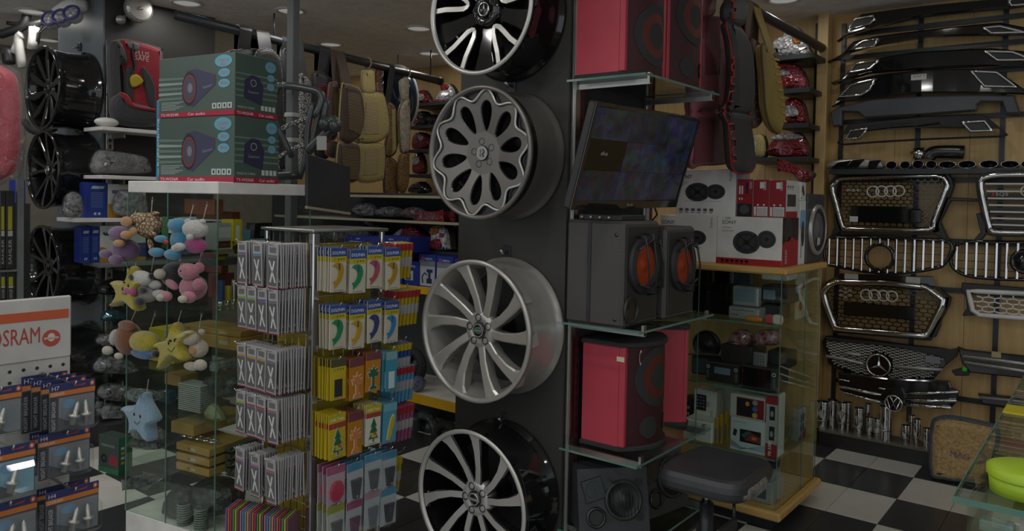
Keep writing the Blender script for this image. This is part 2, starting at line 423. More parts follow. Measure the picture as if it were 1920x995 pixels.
# ------------------------------------------------------------------ the room
CEIL, YB, XL = 2.72, 5.2, -7.4
b = B('ceiling'); b.box((XL - .1, -4.5, CEIL), (4.5, YB + .1, CEIL + .08)); ceiling = struct('ceiling', b)
b = B('grout'); b.box((XL - .1, -4.5, -.1), (4.5, YB + .1, -.004)); floor = struct('floor', b)
TX, TY = .24, .41
tb = {}
for k in 'wb':
    b = B('tile_' + k); b.box((.0012, .0012, -.008), (TX - .0012, TY - .0012, 0), None, .001); tb[k] = mesh('tile', b)
for i in range(-24, 8):
    for j in range(-3, 9):
        x = -.862 + i * TX; y = 3.94 + (j - 5) * TY
        if y + TY > YB: continue
        o = link('tile', tb['w' if (math.floor(i / 2) + j) % 2 == 0 else 'b'], floor); o.location = (x, y, 0)
b = B('wall'); b.box((XL - .1, YB, 0), (4.5, YB + .1, CEIL)); wall_back = struct('wall_back', b)
b = B('wall'); b.box((XL - .1, -4.5, 0), (XL, YB, CEIL)); struct('wall_left', b)
x = -1.50
k = 0
b = B('oak'); b.box((0, 0, 0), (.398, .015, CEIL)); pm = mesh('panel', b)
while x < 2.2:
    o = link('panel', pm, wall_back); o.location = (x, YB - .016, 0); x += .4
x = -1.76
while x > -7.2:
    o = link('panel', pm, wall_back); o.location = (x - .4 + .26, YB - .016, 0); x -= .4
b = B('oak'); TX0, TX1 = oY(1529, 200, YB - .13).x, oY(1556, 200, YB - .05).x; b.box((TX0, YB - .13, 0), (TX1, YB - .017, CEIL), None, .003); struct('trim_1', b)
# ceiling downlights: pixel -> ceiling plane
LP = [(620, 82), (805, 99), (355, 89), (545, 19), (350, 4), (632, 126), (785, 52), (1470, -2), (90, 74), (420, -40), (900, -60), (1250, -50), (1700, -70), (60, 20)]
LW = [V((p.x, p.y, 0)) for p in [oZ(a, c, CEIL) for a, c in LP]] + [V((-5.4 + 1.3 * i + (.6 if j % 2 else 0), -3.4 + 1.2 * j, 0)) for i in range(6) for j in range(5)]  # the trailing grid is unseen: lamp rows added to brighten the shelf fronts
LAMPW = 15
LN = ['above the brown bamboo seat cover', 'just beside the lower rim of the top wheel', 'behind the car audio cartons', 'beside the square steel pole', 'at the picture top above the long pipe', 'farthest away, low behind the seat covers', 'beside the upper part of the top wheel', 'above the tail lamps by the oak pilaster', 'behind the hanging bicycle']
for i, p in enumerate(LW):
    t = thing('ceiling_downlight', 'round ceiling downlight ' + LN[i] if i < len(LN) else 'extra round ceiling downlight added to brighten the shop', 'downlight', (p.x, p.y, CEIL), 0, 'recessed ceiling downlights' if i < len(LN) else 'extra downlights added for brightness')
    b = B('white'); b.lathe([(.10, 0), (.10, -.012), (.082, -.012), (.08, -.004)], 24); part('trim_ring', b, t, True)
    b = B('lamp'); b.lathe([(.0, -.006), (.081, -.005)], 24, cap=False); part('diffuser', b, t, True)
    ld = bpy.data.lights.new('downlight_lamp', 'AREA'); ld.shape = 'DISK'; ld.size = .15; ld.energy = LAMPW * (.45 if i < 14 else 1.2); ld.color = (1, .975, .94); ld.spread = PI
    lo = bpy.data.objects.new('downlight_lamp', ld); COL.objects.link(lo); lo.parent = t; lo.location = (0, 0, -.014)
# ------------------------------------------------------------------ wheels
def spoke(b, pts, ws, th, mt, ms, ch=.25):
    P = [V(p) for p in pts]; n = len(P); vs = []
    for i, p in enumerate(P):
        t = P[min(i + 1, n - 1)] - P[max(i - 1, 0)]; s = V((-t.y, t.x, 0)).normalized(); w = ws[i]; c = w * ch
        vs += [p - s * (w - c), p + s * (w - c), p + s * w - V((0, 0, c)), p + s * w * .85 - V((0, 0, th)), p - s * w * .85 - V((0, 0, th)), p - s * w - V((0, 0, c))]
    for j in range(6):
        b.add(vs, [(i * 6 + j, i * 6 + (j + 1) % 6, i * 6 + 6 + (j + 1) % 6, i * 6 + 6 + j) for i in range(n - 1)], mt if j == 0 else ms, False)
    b.add(vs, [tuple(range(6))[::-1], tuple((n - 1) * 6 + j for j in range(6))], ms)
def pol(r, a): return (r * math.cos(a), r * math.sin(a))
def wheel(name, M, R, D, style, face, side, barrel, lip, label, group, emblem=None, rot=0.):
    c = M.translation
    t = thing(name, label, 'wheel', (c.x, c.y, c.z - R), 0, group)
    b = B(barrel); b.M = M
    b.lathe([(R * .8, .0), (R * .99, 0), (R, .006), (R, .016), (R * .955, .022), (R * .95, .05), (R * .93, .06), (R * .925, D * .55), (R * .95, D - .05), (R * .955, D - .022), (R, D - .016), (R, D - .006)], 56, cap=False)
    b.lathe([(R * .93, D - .012), (R * .915, D - .035), (R * .87, D - .06), (R * .86, .03), (R * .8, 0)], 56, cap=False)
    part('barrel', b, t)
    b = B(face if style == 'petal' else lip); b.M = M; b.lathe([(R, D - .006), (R * .992, D), (R * .945, D), (R * .93, D - .012)], 64, cap=False); part('rim_lip', b, t)
    b = B('black'); b.M = M; b.lathe([(R * .84, .012), (.02, .012)], 40, cap=False); b.lathe([(.05, .012), (.05, D - .09)], 24, 'dark_metal', cap=False); part('back_plate', b, t)
    zf = lambda r: D - .014 - .034 * max(0, 1 - r / (R * .93))
    hub = R * .27
    def P(r, a): x, y = pol(r, a + rot); return (x, y, zf(r))
    def sp(n, fn):
        for k in range(n):
            for rs, aas, ws, th in fn(k):
                q = B(face); q.M = M; spoke(q, [P(r, a) for r, a in zip(rs, aas)], ws, th, face, side); part('spoke', q, t)
    if style == 'twist':
        def fn(k):
            base = 2 * PI * (k // 2) / 5; h = base + (.26 if k % 2 else -.26); e = base + (.40 if k % 2 else -.20) + .12
            rs = [hub * .78, R * .45, R * .68, R * .86, R * .955]; ws = [R * .062, R * .06, R * .07, R * .095, R * .14]
            return [(rs, [h + (e - h) * ((r - rs[0]) / (rs[-1] - rs[0])) for r in rs], ws, .05)]
        sp(10, fn)
    elif style == 'twin':
        def fn(k):
            base = 2 * PI * (k // 2) / 5; h = base + (.14 if k % 2 else -.14); e = base + (.27 if k % 2 else -.27)
            rs = [hub * .7, R * .5, R * .75, R * .95]
            return [(rs, [h + (e - h) * ((r - rs[0]) / (rs[-1] - rs[0])) for r in rs], [R * .05, R * .04, R * .045, R * .07], .045)]
        sp(10, fn)
    elif style == 'blade':
        def fn(k):
            a = 2 * PI * k / 10; rs = [hub * .7, R * .45, R * .7, R * .95]
            return [(rs, [a, a + .05, a + .03, a - .05], [R * .04, R * .07, R * .09, R * .05], .05)]
        sp(10, fn)
    elif style == 'u5':
        for k in range(5):
            a = 2 * PI * k / 5; q = B(side); q.M = M; rs = [hub * .6, R * .42, R * .65, R * .95]
            spoke(q, [(x, y, z - .02) for x, y, z in [P(r, a + PI / 5) for r in rs]], [R * .12, R * .13, R * .16, R * .24], .04, side, side); part('spoke', q, t)
            q = B(face); q.M = M
            path = [(R * .96, -.235), (R * .75, -.20), (R * .55, -.19), (R * .43, -.17), (R * .36, -.08), (R * .345, 0), (R * .36, .08), (R * .43, .17), (R * .55, .19), (R * .75, .20), (R * .96, .235)]
            spoke(q, [P(r, a + d) for r, d in path], [R * .05] * 4 + [R * .042] * 3 + [R * .05] * 4, .035, face, side); part('spoke_edge', q, t)
    elif style == 'petal':
        n = 240; w = lambda a: R * (.86 + .08 * math.cos(10 * a))
        outer = [pol(w(2 * PI * i / n) - R * .012, 2 * PI * i / n + rot) for i in range(n)]
        holes = []
        for k in range(10):
            a = 2 * PI * (k + .0) / 10 + rot; h = []
            for i in range(22):
                q = 2 * PI * i / 22; u = math.cos(q); r = R * (.56 + .215 * u); wd = R * .088 * (1 + .45 * u) * math.sin(q)
                x, y = pol(r, a); h.append((x - math.sin(a) * wd, y + math.cos(a) * wd))
            holes.append(h)
        q = B(face); q.M = M
        q.prism(outer, D - .05, D - .016, face, holes, .004, None, side, False, lambda x, y: -.04 * max(0, 1 - math.hypot(x, y) / (R * .9)) ** 1.3); part('spoke_plate', q, t)
        q = B(lip); q.M = M; q.tube([(*pol(w(2 * PI * i / n), 2 * PI * i / n + rot), D - .012) for i in range(n)], R * .018, 6, lip, True, up=(0, 0, 1)); part('wavy_edge', q, t)
        q = B(side); q.M = M; q.prism([pol(R * .955, 2 * PI * i / 120) for i in range(120)], D - .06, D - .03, side, [outer], 0); part('outer_web', q, t)
    q = B(face if style != 'u5' else side); q.M = M
    z = zf(hub * .7); q.lathe([(0, z - .05), (hub, z - .05), (hub, z - .012), (hub * .86, z + .002), (hub * .45, z + .002), (hub * .4, z - .004)], 36); part('hub', q, t)
    for k in range(5):
        x, y = pol(hub * .66, 2 * PI * k / 5 + rot + .3); q = B('black'); q.M = M @ Matrix.Translation((x, y, z + .0025)); q.lathe([(0, -.004), (hub * .13, -.004), (hub * .15, .0), (hub * .2, .002), (hub * .21, 0)], 14, 'dark_metal', cap=False); part('lug_hole', q, t)
    q = B('gloss'); q.M = M @ Matrix.Translation((0, 0, z + .003)); rc = hub * .42
    q.lathe([(rc, -.006), (rc, .003), (rc * .9, .006), (0, .0065)], 28); cap = part('centre_cap', q, t)
    q = B('silver'); q.M = M @ Matrix.Translation((0, 0, z + .0105))
    if emblem == 'star':
        q.torus((0, 0, 0), rc * .85, rc * .09, 'chrome')
        for k in range(3):
            a = PI / 2 + k * 2 * PI / 3; q.add([(*pol(rc * .85, a), 0), (*pol(rc * .2, a + 1.05), 0), (0, 0, .004), (*pol(rc * .2, a - 1.05), 0)], [(0, 1, 2), (0, 2, 3)], 'chrome')
    elif emblem == 'oval':
        q.disc(0, 0, rc * .85, rc * .85, 'silver', 0, 24, ri=.85); q.disc(0, 0, rc * .62, rc * .38, 'silver', 0, 24); q.disc(0, 0, rc * .55, rc * .32, '#1c5b3a', .0005, 24); q.text('LAND ROVER', 0, -rc * .07, rc * .13, '#d8d8d8', .001, w=rc * .95, al='c')
    elif emblem == 'bar':
        q.torus((0, 0, 0), rc * .72, rc * .1, 'silver'); q.box((-rc * .9, -rc * .14, -.002), (rc * .9, rc * .14, .003), 'silver')
    elif emblem == 'shield':
        q.disc(0, 0, rc * .9, rc * .9, 'silver', 0, 24, ri=.75); q.rect(-rc * .5, -rc * .1, rc * .45, rc * .2, '#a9a9a9', .0005); q.disc(0, 0, rc * .66, rc * .66, '#8d8d8d', -.0005, 24); q.tube([(rc * .2, rc * .5, .001), (rc * .35, rc * .1, .001), (rc * .1, -.1 * rc, .001), (rc * .3, -rc * .5, .001)], rc * .08, 5, '#3a3a3a'); q.rect(-rc * .34, -rc * .45, rc * .14, rc * .9, '#3a3a3a', .0006)
    else: q.torus((0, 0, 0), rc * .6, rc * .1, 'dark_metal')
    part('emblem', q, cap)
    return t

# ------------------------------------------------------------------ wheel column
YP, XC = 2.527, -1.72
b = B('black_m'); b.box((-2.27, YP + .012, 0), (XC, 3.22, CEIL)); wc = struct('wall_column', b)
b = B('panel_black'); b.box((-2.285, YP, 0), (XC + .005, YP + .012, CEIL)); struct('panel', b, wc)
def face_wheel(px, py, y, D): return FY(0) @ Matrix.Translation((lambda p: (p.x, p.z, -(y)))(oY(px, py, y - D)))
G = 'alloy wheels on the black column'
wheel('alloy_wheel', face_wheel(897, 14, YP, .23), .262, .23, 'u5', 'machined', 'gloss', 'gloss', 'machined', 'topmost alloy wheel on the column, black with polished U-shaped spoke edges and star cap', G, 'star', .314)
wheel('alloy_wheel', face_wheel(894, 286, YP, .23), .264, .23, 'petal', 'gunmetal', 'dark_metal', 'gunmetal', 'machined', 'gunmetal grey alloy wheel with ten petal openings and wavy polished edge', G, 'shield', .17)
wheel('alloy_wheel', face_wheel(886, 621, YP, .23), .283, .23, 'twist', 'silver', 'silver', 'silver', 'silver', 'silver alloy wheel with ten swept blade spokes and green oval cap', G, 'oval', .1)
wheel('alloy_wheel', face_wheel(878, 940, YP, .23), .283, .23, 'twist', 'machined', 'gloss', 'gloss', 'machined', 'lowest alloy wheel on the column, black with polished swept spokes', G, 'bar', .35)
# wheel hooks on the panel, and paper stickers on the wheels
for px, py in ((960, 165), (951, 476), (947, 788)):
    p = oY(px, py, YP); t = thing('wheel_hook', {165: 'steel wheel hook above the gunmetal petal wheel', 476: 'steel wheel hook above the silver wheel', 788: 'steel wheel hook above the lowest wheel of the column'}[py], 'hook', (p.x, YP, p.z - .02))
    b = B('steel_black'); b.box((p.x - .02, YP - .006, p.z - .02), (p.x + .02, YP, p.z + .035), None, .002); part('plate', b, t)
    b = B('alu'); b.tube([(p.x, YP - .004, p.z + .01), (p.x, YP - .03, p.z + .005), (p.x, YP - .045, p.z + .02)], .007, 6); part('pin', b, t)

# ------------------------------------------------------------------ shelving on the column's side
XF = -1.36
SH = {'top': 1.97, 'sub': 1.03, 'red': .537, 'low': .215}
for y0, nm in ((2.545, 'near'), (3.14, 'far')):
    t = thing('shelf_upright', {'near': 'aluminium slotted shelf upright beside the wheel panel', 'far': 'aluminium slotted shelf upright behind the red loudspeakers'}[nm], 'upright', (XC + .01, y0, 0))
    b = B('alu'); b.box((XC, y0, 0), (XC + .016, y0 + .05, CEIL), None, .002); b.box((XC + .016, y0 + .008, 0), (XC + .022, y0 + .018, CEIL)); part('channel', b, t)
    b = B('red_dark'); b.box((XC + .001, y0 + .055, 0), (XC + .012, y0 + .085, CEIL)); part('slot_strip', b, t)
    b = B('black')
    for i in range(60): b.box((XC + .0121, y0 + .063, .05 + i * .043), (XC + .0135, y0 + .077, .075 + i * .043))
    part('slots', b, t, kind='stuff')
SHL = {'top': 'clear glass shelf holding the upper red loudspeakers', 'sub': 'clear glass shelf under the black subwoofers with orange cones', 'red': 'clear glass shelf under the lower red loudspeakers', 'low': 'lowest glass shelf on the column, under black wedge speakers'}
for k, z in SH.items():
    t = thing('glass_shelf', SHL[k], 'shelf', (XC + .2, 2.85, z - .008), 0, 'glass shelves on the column')
    b = B('glass'); x0, x1, y0, y1 = XC + .02, XF, 2.49, 3.14; e = .0015
    b.box((x0, y0, z - .009), (x1, y1, z - .0005), 'glass'); part('pane', b, t)
    b = B('glass_e'); b.box((x0, y0 - e, z - .009), (x1, y0, z - .0005)); b.box((x1, y0 - e, z - .009), (x1 + e, y1, z - .0005)); part('edge', b, t)
    for yb in (2.565, 3.12):
        b = B('alu'); b.box((XC + .016, yb, z - .03), (XF - .02, yb + .012, z - .0095)); b.box((XF - .03, yb - .004, z - .026), (XF - .02, yb + .016, z + .012)); part('bracket', b, t)

df('grille_red', '3a1015', .6, 0, 'carbon')
def red_speaker(name, y0, z0, w, ds, bulge, h, label, badge=True, flip=False, x0=XC + .05, M=None):
    """rounded-front loudspeaker, front towards +X"""
    t = thing(name, label, 'loudspeaker', (x0 + ds / 2, y0 + w / 2, z0), 0, 'red loudspeakers on the column shelves')
    if M: MW[t.name] = M; t.matrix_world = M
    n = 14; xs = x0 + ds
    arc = lambda y: xs + bulge * (1 - ((y - y0 - w / 2) / (w / 2)) ** 2)
    pw = .022
    b = B('red'); zc = .016
    b.prism([(x0, y0), (xs, y0), (xs, y0 + w), (x0, y0 + w)], z0 + zc, z0 + h - zc, bev=0); cab = part('cabinet', b, t)
    for ya in (y0, y0 + w - pw):
        b = B('red'); b.box((xs - .001, ya, z0 + zc), (arc(ya + (pw if ya == y0 else 0)) + .006, ya + pw, z0 + h - zc), None, .003); part('front_strip', b, t)
    ys = [y0 + pw + (w - 2 * pw) * i / n for i in range(n + 1)]
    b = B('grille_red'); vs = [(arc(y), y, z) for z in (z0 + zc, z0 + h - zc) for y in ys]
    b.add(vs, [(i, i + 1, n + 2 + i, n + 1 + i) for i in range(n)], None, True); part('grille', b, t)
    for zz, nm in ((z0, 'bottom_cap'), (z0 + h - zc, 'top_cap')):
        b = B('black_m'); e = .008
        b.prism([(x0 - .004, y0 - e), (xs + .008, y0 - e)] + [(arc(y) + .014, y) for y in ys] + [(xs + .008, y0 + w + e), (x0 - .004, y0 + w + e)], zz, zz + zc, bev=.004)
        if nm == 'top_cap': b.disc(x0 + ds * .5, y0 + w * .45, ds * .22, w * .2, 'black', zz + zc + .001, 20)
        part(nm, b, t)
    def curved(cy, cz, r0, r1, m, eps, nm):
        b = B(m); k = 26; vs = []
        for r in (r0, (r0 + r1) / 2, r1):
            for i in range(k):
                y = cy + r * math.cos(2 * PI * i / k); vs.append((arc(y) + eps, y, cz + r * math.sin(2 * PI * i / k)))
        b.add(vs, [(j * k + i, (j + 1) * k + i, (j + 1) * k + (i + 1) % k, j * k + (i + 1) % k) for j in range(2) for i in range(k)], m, True); return part(nm, b, t)
    yc = y0 + w / 2; big = w * .36
    zb = z0 + h * (.36 if flip else .66); zt = z0 + h * (.82 if flip else .2)
    curved(yc, zb, big * .72, big, 'black_m', .002, 'woofer_surround'); curved(yc, zb, big * .42, big * .72, 'cone_red', .002, 'woofer_cone'); curved(yc, zb, .001, big * .42, 'black_m', .0025, 'dust_cap')
    curved(yc - w * .17, zt, .001, w * .13, 'black_m', .002, 'mid_driver'); curved(yc + w * .2, zt, .001, w * .1, 'black', .002, 'tweeter'); curved(yc + w * .2, zt, w * .05, w * .09, 'dark_metal', .003, 'tweeter_ring')
    b = B('white'); by = y0 + w * .2 if not flip else y0 + w * .82; bz = z0 + h * .86
    b.M = frame((arc(by) + .003, by, bz), (0, 1, 0), (0, 0, 1)); b.disc(0, 0, .012, .03, '#cfcfcf', 0, 16, ri=.7); [b.rect(.008, -.045 + .014 * i, .012, .009, '#cfcfcf' if i % 2 else '#a9a9a9', .0005) for i in range(6)]; part('badge', b, t)
    for zz in ((.09, .9)):
        b = B('chrome'); b.M = frame((x0 + ds * .75, y0 + w + .001, z0 + h * zz), (-1, 0, 0), (0, 0, 1)); b.lathe([(.008, 0), (.006, .004), (0, .005)], 12); part('screw', b, t)
    return t
df('cone_red', '5c2018', .6)
red_speaker('loudspeaker', 2.505, SH['top'], .325, .19, .07, .46, 'tall red loudspeaker on the top glass shelf beside the column', flip=True)
red_speaker('loudspeaker', 2.845, SH['top'], .325, .19, .07, .46, 'red loudspeaker on the top glass shelf next to the maroon seat cover')
red_speaker('loudspeaker', 2.6, SH['red'], .34, .165, .085, .42, 'red loudspeaker with black top on the lower glass shelf, front one', x0=XC + .05)
ts = red_speaker('loudspeaker', 2.97, SH['red'], .12, .2, .02, .435, 'half-hidden red loudspeaker behind the lower front red one', x0=XC + .04)
c = Matrix.Translation((-1.6, 2.97, 0)); ts.matrix_world = Matrix.Translation((.04, .04, 0)) @ c @ Matrix.Rotation(.62, 4, 'Z') @ c.inverted() @ ts.matrix_world
b = B('white'); p = oY(1163, 673, 2.599); b.M = FY(2.599); b.rect(p.x - .016, p.z - .01, .034, .019, '#d5cdb0'); solo('price_sticker', b, 'small cream price sticker on the lower red loudspeaker', 'sticker')

def subwoofer(y0, w, z0, h, x0, x1, label, port=True):
    t = thing('subwoofer', label, 'subwoofer', ((x0 + x1) / 2, y0 + w / 2, z0), 0, 'black subwoofers with orange cones')
    b = B('carbon'); b.box((x0, y0, z0), (x1, y0 + w, z0 + h), 'carbon', .012); part('cabinet', b, t)
    b = B('black'); b.box((x0 + .1, y0 - .003, z0 + .01), (x0 + .116, y0 - .0002, z0 + h - .01)); part('seam_strip', b, t)
    b = B('black'); b.box((x1 - .001, y0 + .02, z0 + .02), (x1 + .004, y0 + w - .02, z0 + h - .02), None, .003); part('baffle', b, t)
    yc = y0 + w * .52; zc = z0 + h * .58; R = w * .40; M = frame((x1 + .004, yc, zc), (0, 1, 0), (0, 0, 1))
    b = B('rubber'); b.M = M; b.lathe([(R, 0), (R, .01), (R * .97, .016), (R * .9, .014), (R * .84, .022), (R * .76, .02), (R * .70, .006)], 36, cap=False); sr = part('woofer_surround', b, t)
    b = B('orange_cone'); b.M = M; b.lathe([(R * .70, .006), (R * .35, .0025), (R * .25, .004), (R * .1, .012), (0, .013)], 36, cap=False); part('woofer_cone', b, t)
    b = B('steel_black'); b.M = M
    for i, u in enumerate((-.42, .1, .6)):
        hh = math.sqrt(1 - u * u) * R * 1.04
        b.tube([(u * R, hh, .0), (u * R, hh * .97, .035), (u * R + .02, 0, .042), (u * R + .03, -hh * .97, .035), (u * R + .03, -hh, 0)], .0045, 6)
    b.tube([(-R * .8, R * .55, .034), (0, R * .85, .038), (R * .75, R * .6, .034)], .0045, 6); b.tube([(-R * .7, -R * .6, .034), (0, -R * .8, .038), (R * .8, -R * .55, .034)], .0045, 6)
    part('guard', b, t)
    if port:
        b = B('dark_metal'); b.M = frame((x1 + .004, y0 + w * .2, z0 + h * .17), (0, 1, 0), (0, 0, 1)); b.lathe([(.052, 0), (.054, .008), (.046, .01), (.042, .002)], 28, 'black', cap=False); b.lathe([(.042, .002), (.036, .001), (0, .0006)], 28, 'foil_dark', cap=False); part('port', b, t)
    for zz in (.08, .87):
        b = B('dark_metal'); b.ell((x1 - .03, y0, z0 + h * zz), (.008, .004, .008)); part('stud', b, t)
df('foil_dark', '3a3a3a', .25, .9, 'foil', ns=60)
subwoofer(2.5, .285, SH['sub'], .40, XC + .025, -1.44, 'large black subwoofer box with orange cone on the glass shelf, front one', True)
subwoofer(2.80, .27, SH['sub'], .375, XC + .06, -1.42, 'smaller black subwoofer box with orange cone, the rear one', False)
# black wedge speakers on the lowest shelf
def wedge(M, w, h, d, label):
    t = thing('wedge_speaker', label, 'loudspeaker', (0, 0, 0), 0, 'black wedge speakers'); MW[t.name] = M; t.matrix_world = M
    b = B('leather_b'); s = .06
    b.add([(-w / 2, 0, 0), (w / 2, 0, 0), (w / 2, d, 0), (-w / 2, d, 0), (-w / 2, s, h), (w / 2, s, h), (w / 2, d, h), (-w / 2, d, h)], [(0, 3, 2, 1), (4, 5, 6, 7), (0, 1, 5, 4), (1, 2, 6, 5), (2, 3, 7, 6), (3, 0, 4, 7)]); part('cabinet', b, t, True)
    F = frame((0, 0, 0), (1, 0, 0), (0, s, h)); n = math.hypot(s, h)
    b = B('black'); b.M = F @ Matrix.Translation((w * .14, n * .5, .002)); R = h * .33
    b.lathe([(R, 0), (R * .98, .01), (R * .85, .012), (R * .8, .004), (R * .4, .002), (R * .3, .012), (0, .016)], 32, cap=False); part('woofer', b, t, True)
    b = B('steel_black'); b.M = F @ Matrix.Translation((w * .14, n * .5, .014))
    for i in range(-4, 5):
        u = i / 5; hh = math.sqrt(1 - u * u) * R * .85
        b.tube([(u * R * .85, -hh, 0), (u * R * .85, 0, .008), (u * R * .85, hh, 0)], .0018, 4)
    for k in range(4):
        x, y = pol(R * 1.12, PI / 4 + k * PI / 2); b.disc(x, y, .018, .018, 'dark_metal', -.008, 10)
    part('woofer_guard', b, t, True)
    b = B('dark_metal'); b.M = F @ Matrix.Translation((-w * .28, n * .68, .002)) @ Matrix.Rotation(.25, 4, 'Z'); q = .042
    b.prism([(-q, -q), (q, -q), (q, q), (-q, q)], 0, .006, bev=.002); b.lathe([(q * .8, .0065), (q * .3, .003), (0, .008)], 16, 'black', cap=False); part('horn_tweeter', b, t, True)
    b = B('silver'); b.M = F @ Matrix.Translation((-w * .26, n * .25, .002)); b.torus((0, 0, .003), .034, .006, 'dark_metal'); b.disc(0, 0, .03, .03, 'black', .0005); part('port', b, t, True)
p = oZ(1165, 960, SH['low'])
wedge(T(-1.505, 2.60, SH['low'], math.radians(48)), .285, .235, .16, 'black wedge speaker with horn tweeter on the lowest glass shelf')
wedge(T(-1.44, 2.93, SH['low'], math.radians(78)), .27, .26, .16, 'black wedge speaker seen edge-on behind the other wedge speaker')
# amplifier cases under the lowest shelf
for i, (z, lab) in enumerate(((.0, 'dark flat carton lowest under the column shelves'), (.07, 'dark flat carton on top of the pile under the column shelves'))):
    b = B('black'); b.box((-1.66, 2.56, z), (-1.38, 3.1, z + .065), 'black', .003); b.box((-1.3799, 2.6, z + .01), (-1.3785, 3.06, z + .05), '#b9b4b4'); solo('carton', b, lab, 'box')

# ------------------------------------------------------------------ television
bl, br, tl = oX(1068, 393, -1.56), oX(1266, 388, -1.53), oX(1114, 190, -1.45)
M = frame(bl, br - bl, tl - bl); w, h = (br - bl).length, (tl - bl).length
t = thing('television', 'tilted black flat television showing a grid of camera views', 'television', (bl + br) / 2)
b = B('gloss'); b.M = M; b.box((0, 0, -.035), (w, h, 0), 'black', .006); b.box((w * .25, h * .25, -.08), (w * .75, h * .75, -.034), 'black', .01); part('case', b, t)
b = B('gloss'); b.M = M; e = .014
b.prism([(0, 0), (w, 0), (w, h), (0, h)], 0, .006, 'gloss', [[(e, .034), (w - e, .034), (w - e, h - e), (e, h - e)]], .002); part('bezel', b, t)
df('scr_a', '5a6a92', .1, 0, 'screen', e=.42); df('scr_b', '46527a', .1, 0, 'screen', e=.42); df('scr_off', '06070a', .08, 0, 'emit', e=.3)
x0, y0, ww, hh = e, .034, w - 2 * e, h - .034 - e
scr = None
cells = [(0, 2, 1, 1), (1, 2, 1, 1), (2, 2, 1, 1), (0, 1, 1, 1), (1, 1, 2, 1), (0, 0, 1, 1), (1, 0, 1, 1), (2, 0, 1, 1)]
b = B('scr_a'); b.M = M
for i, (cx, cy, cw, chh) in enumerate(cells):
    mt = 'scr_off' if i == 3 else ('scr_a', 'scr_b')[i % 2]
    b.rect(x0 + ww * cx / 3, y0 + hh * cy / 3, ww * cw / 3 - .001, hh * chh / 3 - .001, mt, .002)
b.text('alhua', x0 + ww * .12, y0 + hh * .5, .016, '#bbbbbb', .0025)
part('screen', b, t, label='lit screen with camera views')
b = B('silver'); b.M = M; b.text('Roule', w * .47, .011, .014, '#a9a9a9', .0065); part('brand_mark', b, t)
b = B('steel_black'); q = M @ V((w / 2, h / 2, -.08)); b.box((XC, q.y - .03, q.z - .06), (q.x, q.y + .03, q.z + .06)); part('wall_bracket', b, t)
b = B('black'); b.tube([M @ V((w * .8, .02, -.03)), (bl.x - .03, br.y - .05, bl.z - .02), (bl.x - .06, br.y - .06, bl.z - .06)], .004, 5); part('cable', b, t)
# amplifier lying on the big subwoofer
b = B('gloss'); p = oX(1150, 402, -1.5); zt = SH['sub'] + .4
t = thing('amplifier', 'small flat black amplifier lying on the front subwoofer', 'amplifier', (-1.57, 2.62, zt))
b.box((-1.66, 2.53, zt), (-1.47, 2.72, zt + .022), 'black', .003); part('case', b, t)
for i in range(4):
    b = B('silver'); b.M = frame((-1.64 + i * .04, 2.53, zt + .011), (1, 0, 0), (0, 0, 1)); b.lathe([(.006, 0), (.005, .01), (0, .0101)], 10); part('knob', b, t)
# ------------------------------------------------------------------ wall of bumper diffusers and grilles
YW = 5.1
def W2(k, *f): return on('Y', YW, k.l(*f))
t = thing('display_rack', 'black slotted steel display rack fixed to the oak wall', 'rack', (oY(1720, 500, 5.17).x, 5.18, 0))
for a, nm in ((1572, 0), (1716, 1), (1874, 2)):
    x = oY(a, 400, 5.17).x; b = B('steel_black'); b.box((x - .013, 5.168, .2), (x + .013, 5.183, 2.66)); part('upright', b, t)
x0, x1 = oY(1572, 400, 5.17).x, oY(1950, 400, 5.17).x
for q in (e2(600, 150), e2(600, 292), e2(600, 440), e2(600, 690), e3(1100, 237), e3(1100, 715), e4(890, 155), e4(100, 750)):
    z = oY(*q, 5.15).z; b = B('steel_black'); b.box((x0, 5.155, z - .014), (x1, 5.168, z + .014)); part('rail', b, t)

def diffuser(name, out, exh, label, m='gloss', holes=(), trim='chrome', insert='black'):
    P = W2(e2, *out); xs = [p[0] for p in P]; zs = [p[1] for p in P]; xm = (min(xs) + max(xs)) / 2; hw = (max(xs) - min(xs)) / 2
    t = thing(name, label, 'bumper diffuser', (xm, YW, min(zs)), 0, 'bumper diffusers on the oak wall')
    zf = lambda x, y: .05 * (1 - ((x - xm) / hw) ** 2)
    b = B(m); b.M = FY(YW); b.prism(dens(P, .05), -.02, .03, m, [W2(e2, *h) for h in holes], .008, None, m, False, zf); part('body', b, t)
    zc = (min(zs) + max(zs)) / 2
    for ex in exh:
        E = dens(W2(e2, *ex), .03)
        b = B(insert); b.M = FY(YW); b.prism(fill_inset(E, .004), .0, .034, insert, (), 0, None, None, False, zf); q = part('exhaust_insert', b, t)
        b = B(trim); b.M = FY(YW); b.tube([(x, y, .036 + zf(x, y)) for x, y in E], .008, 6, trim, True, up=(0, 0, 1)); part('exhaust_trim', b, t)
    return t, zf
diffuser('bumper_diffuser', (95, 245, 150, 205, 175, 150, 245, 90, 600, 50, 1100, 0, 1300, -25, 1300, 20, 1100, 55, 600, 110, 330, 165, 150, 215), [(175, 165, 215, 120, 320, 105, 325, 125, 300, 150, 180, 180), (1100, 20, 1130, -6, 1260, -18, 1240, 30, 1115, 45)], 'topmost black bumper diffuser on the oak wall, just under the ceiling')
diffuser('bumper_diffuser', (45, 360, 130, 320, 200, 250, 340, 220, 960, 150, 1050, 142, 1300, 185, 1300, 205, 1000, 212, 600, 232, 350, 268, 180, 308, 110, 352, 45, 370), [(185, 300, 260, 250, 350, 238, 325, 280), (955, 175, 1050, 165, 1190, 197, 1000, 205)], 'thin black bumper diffuser, second from the ceiling')
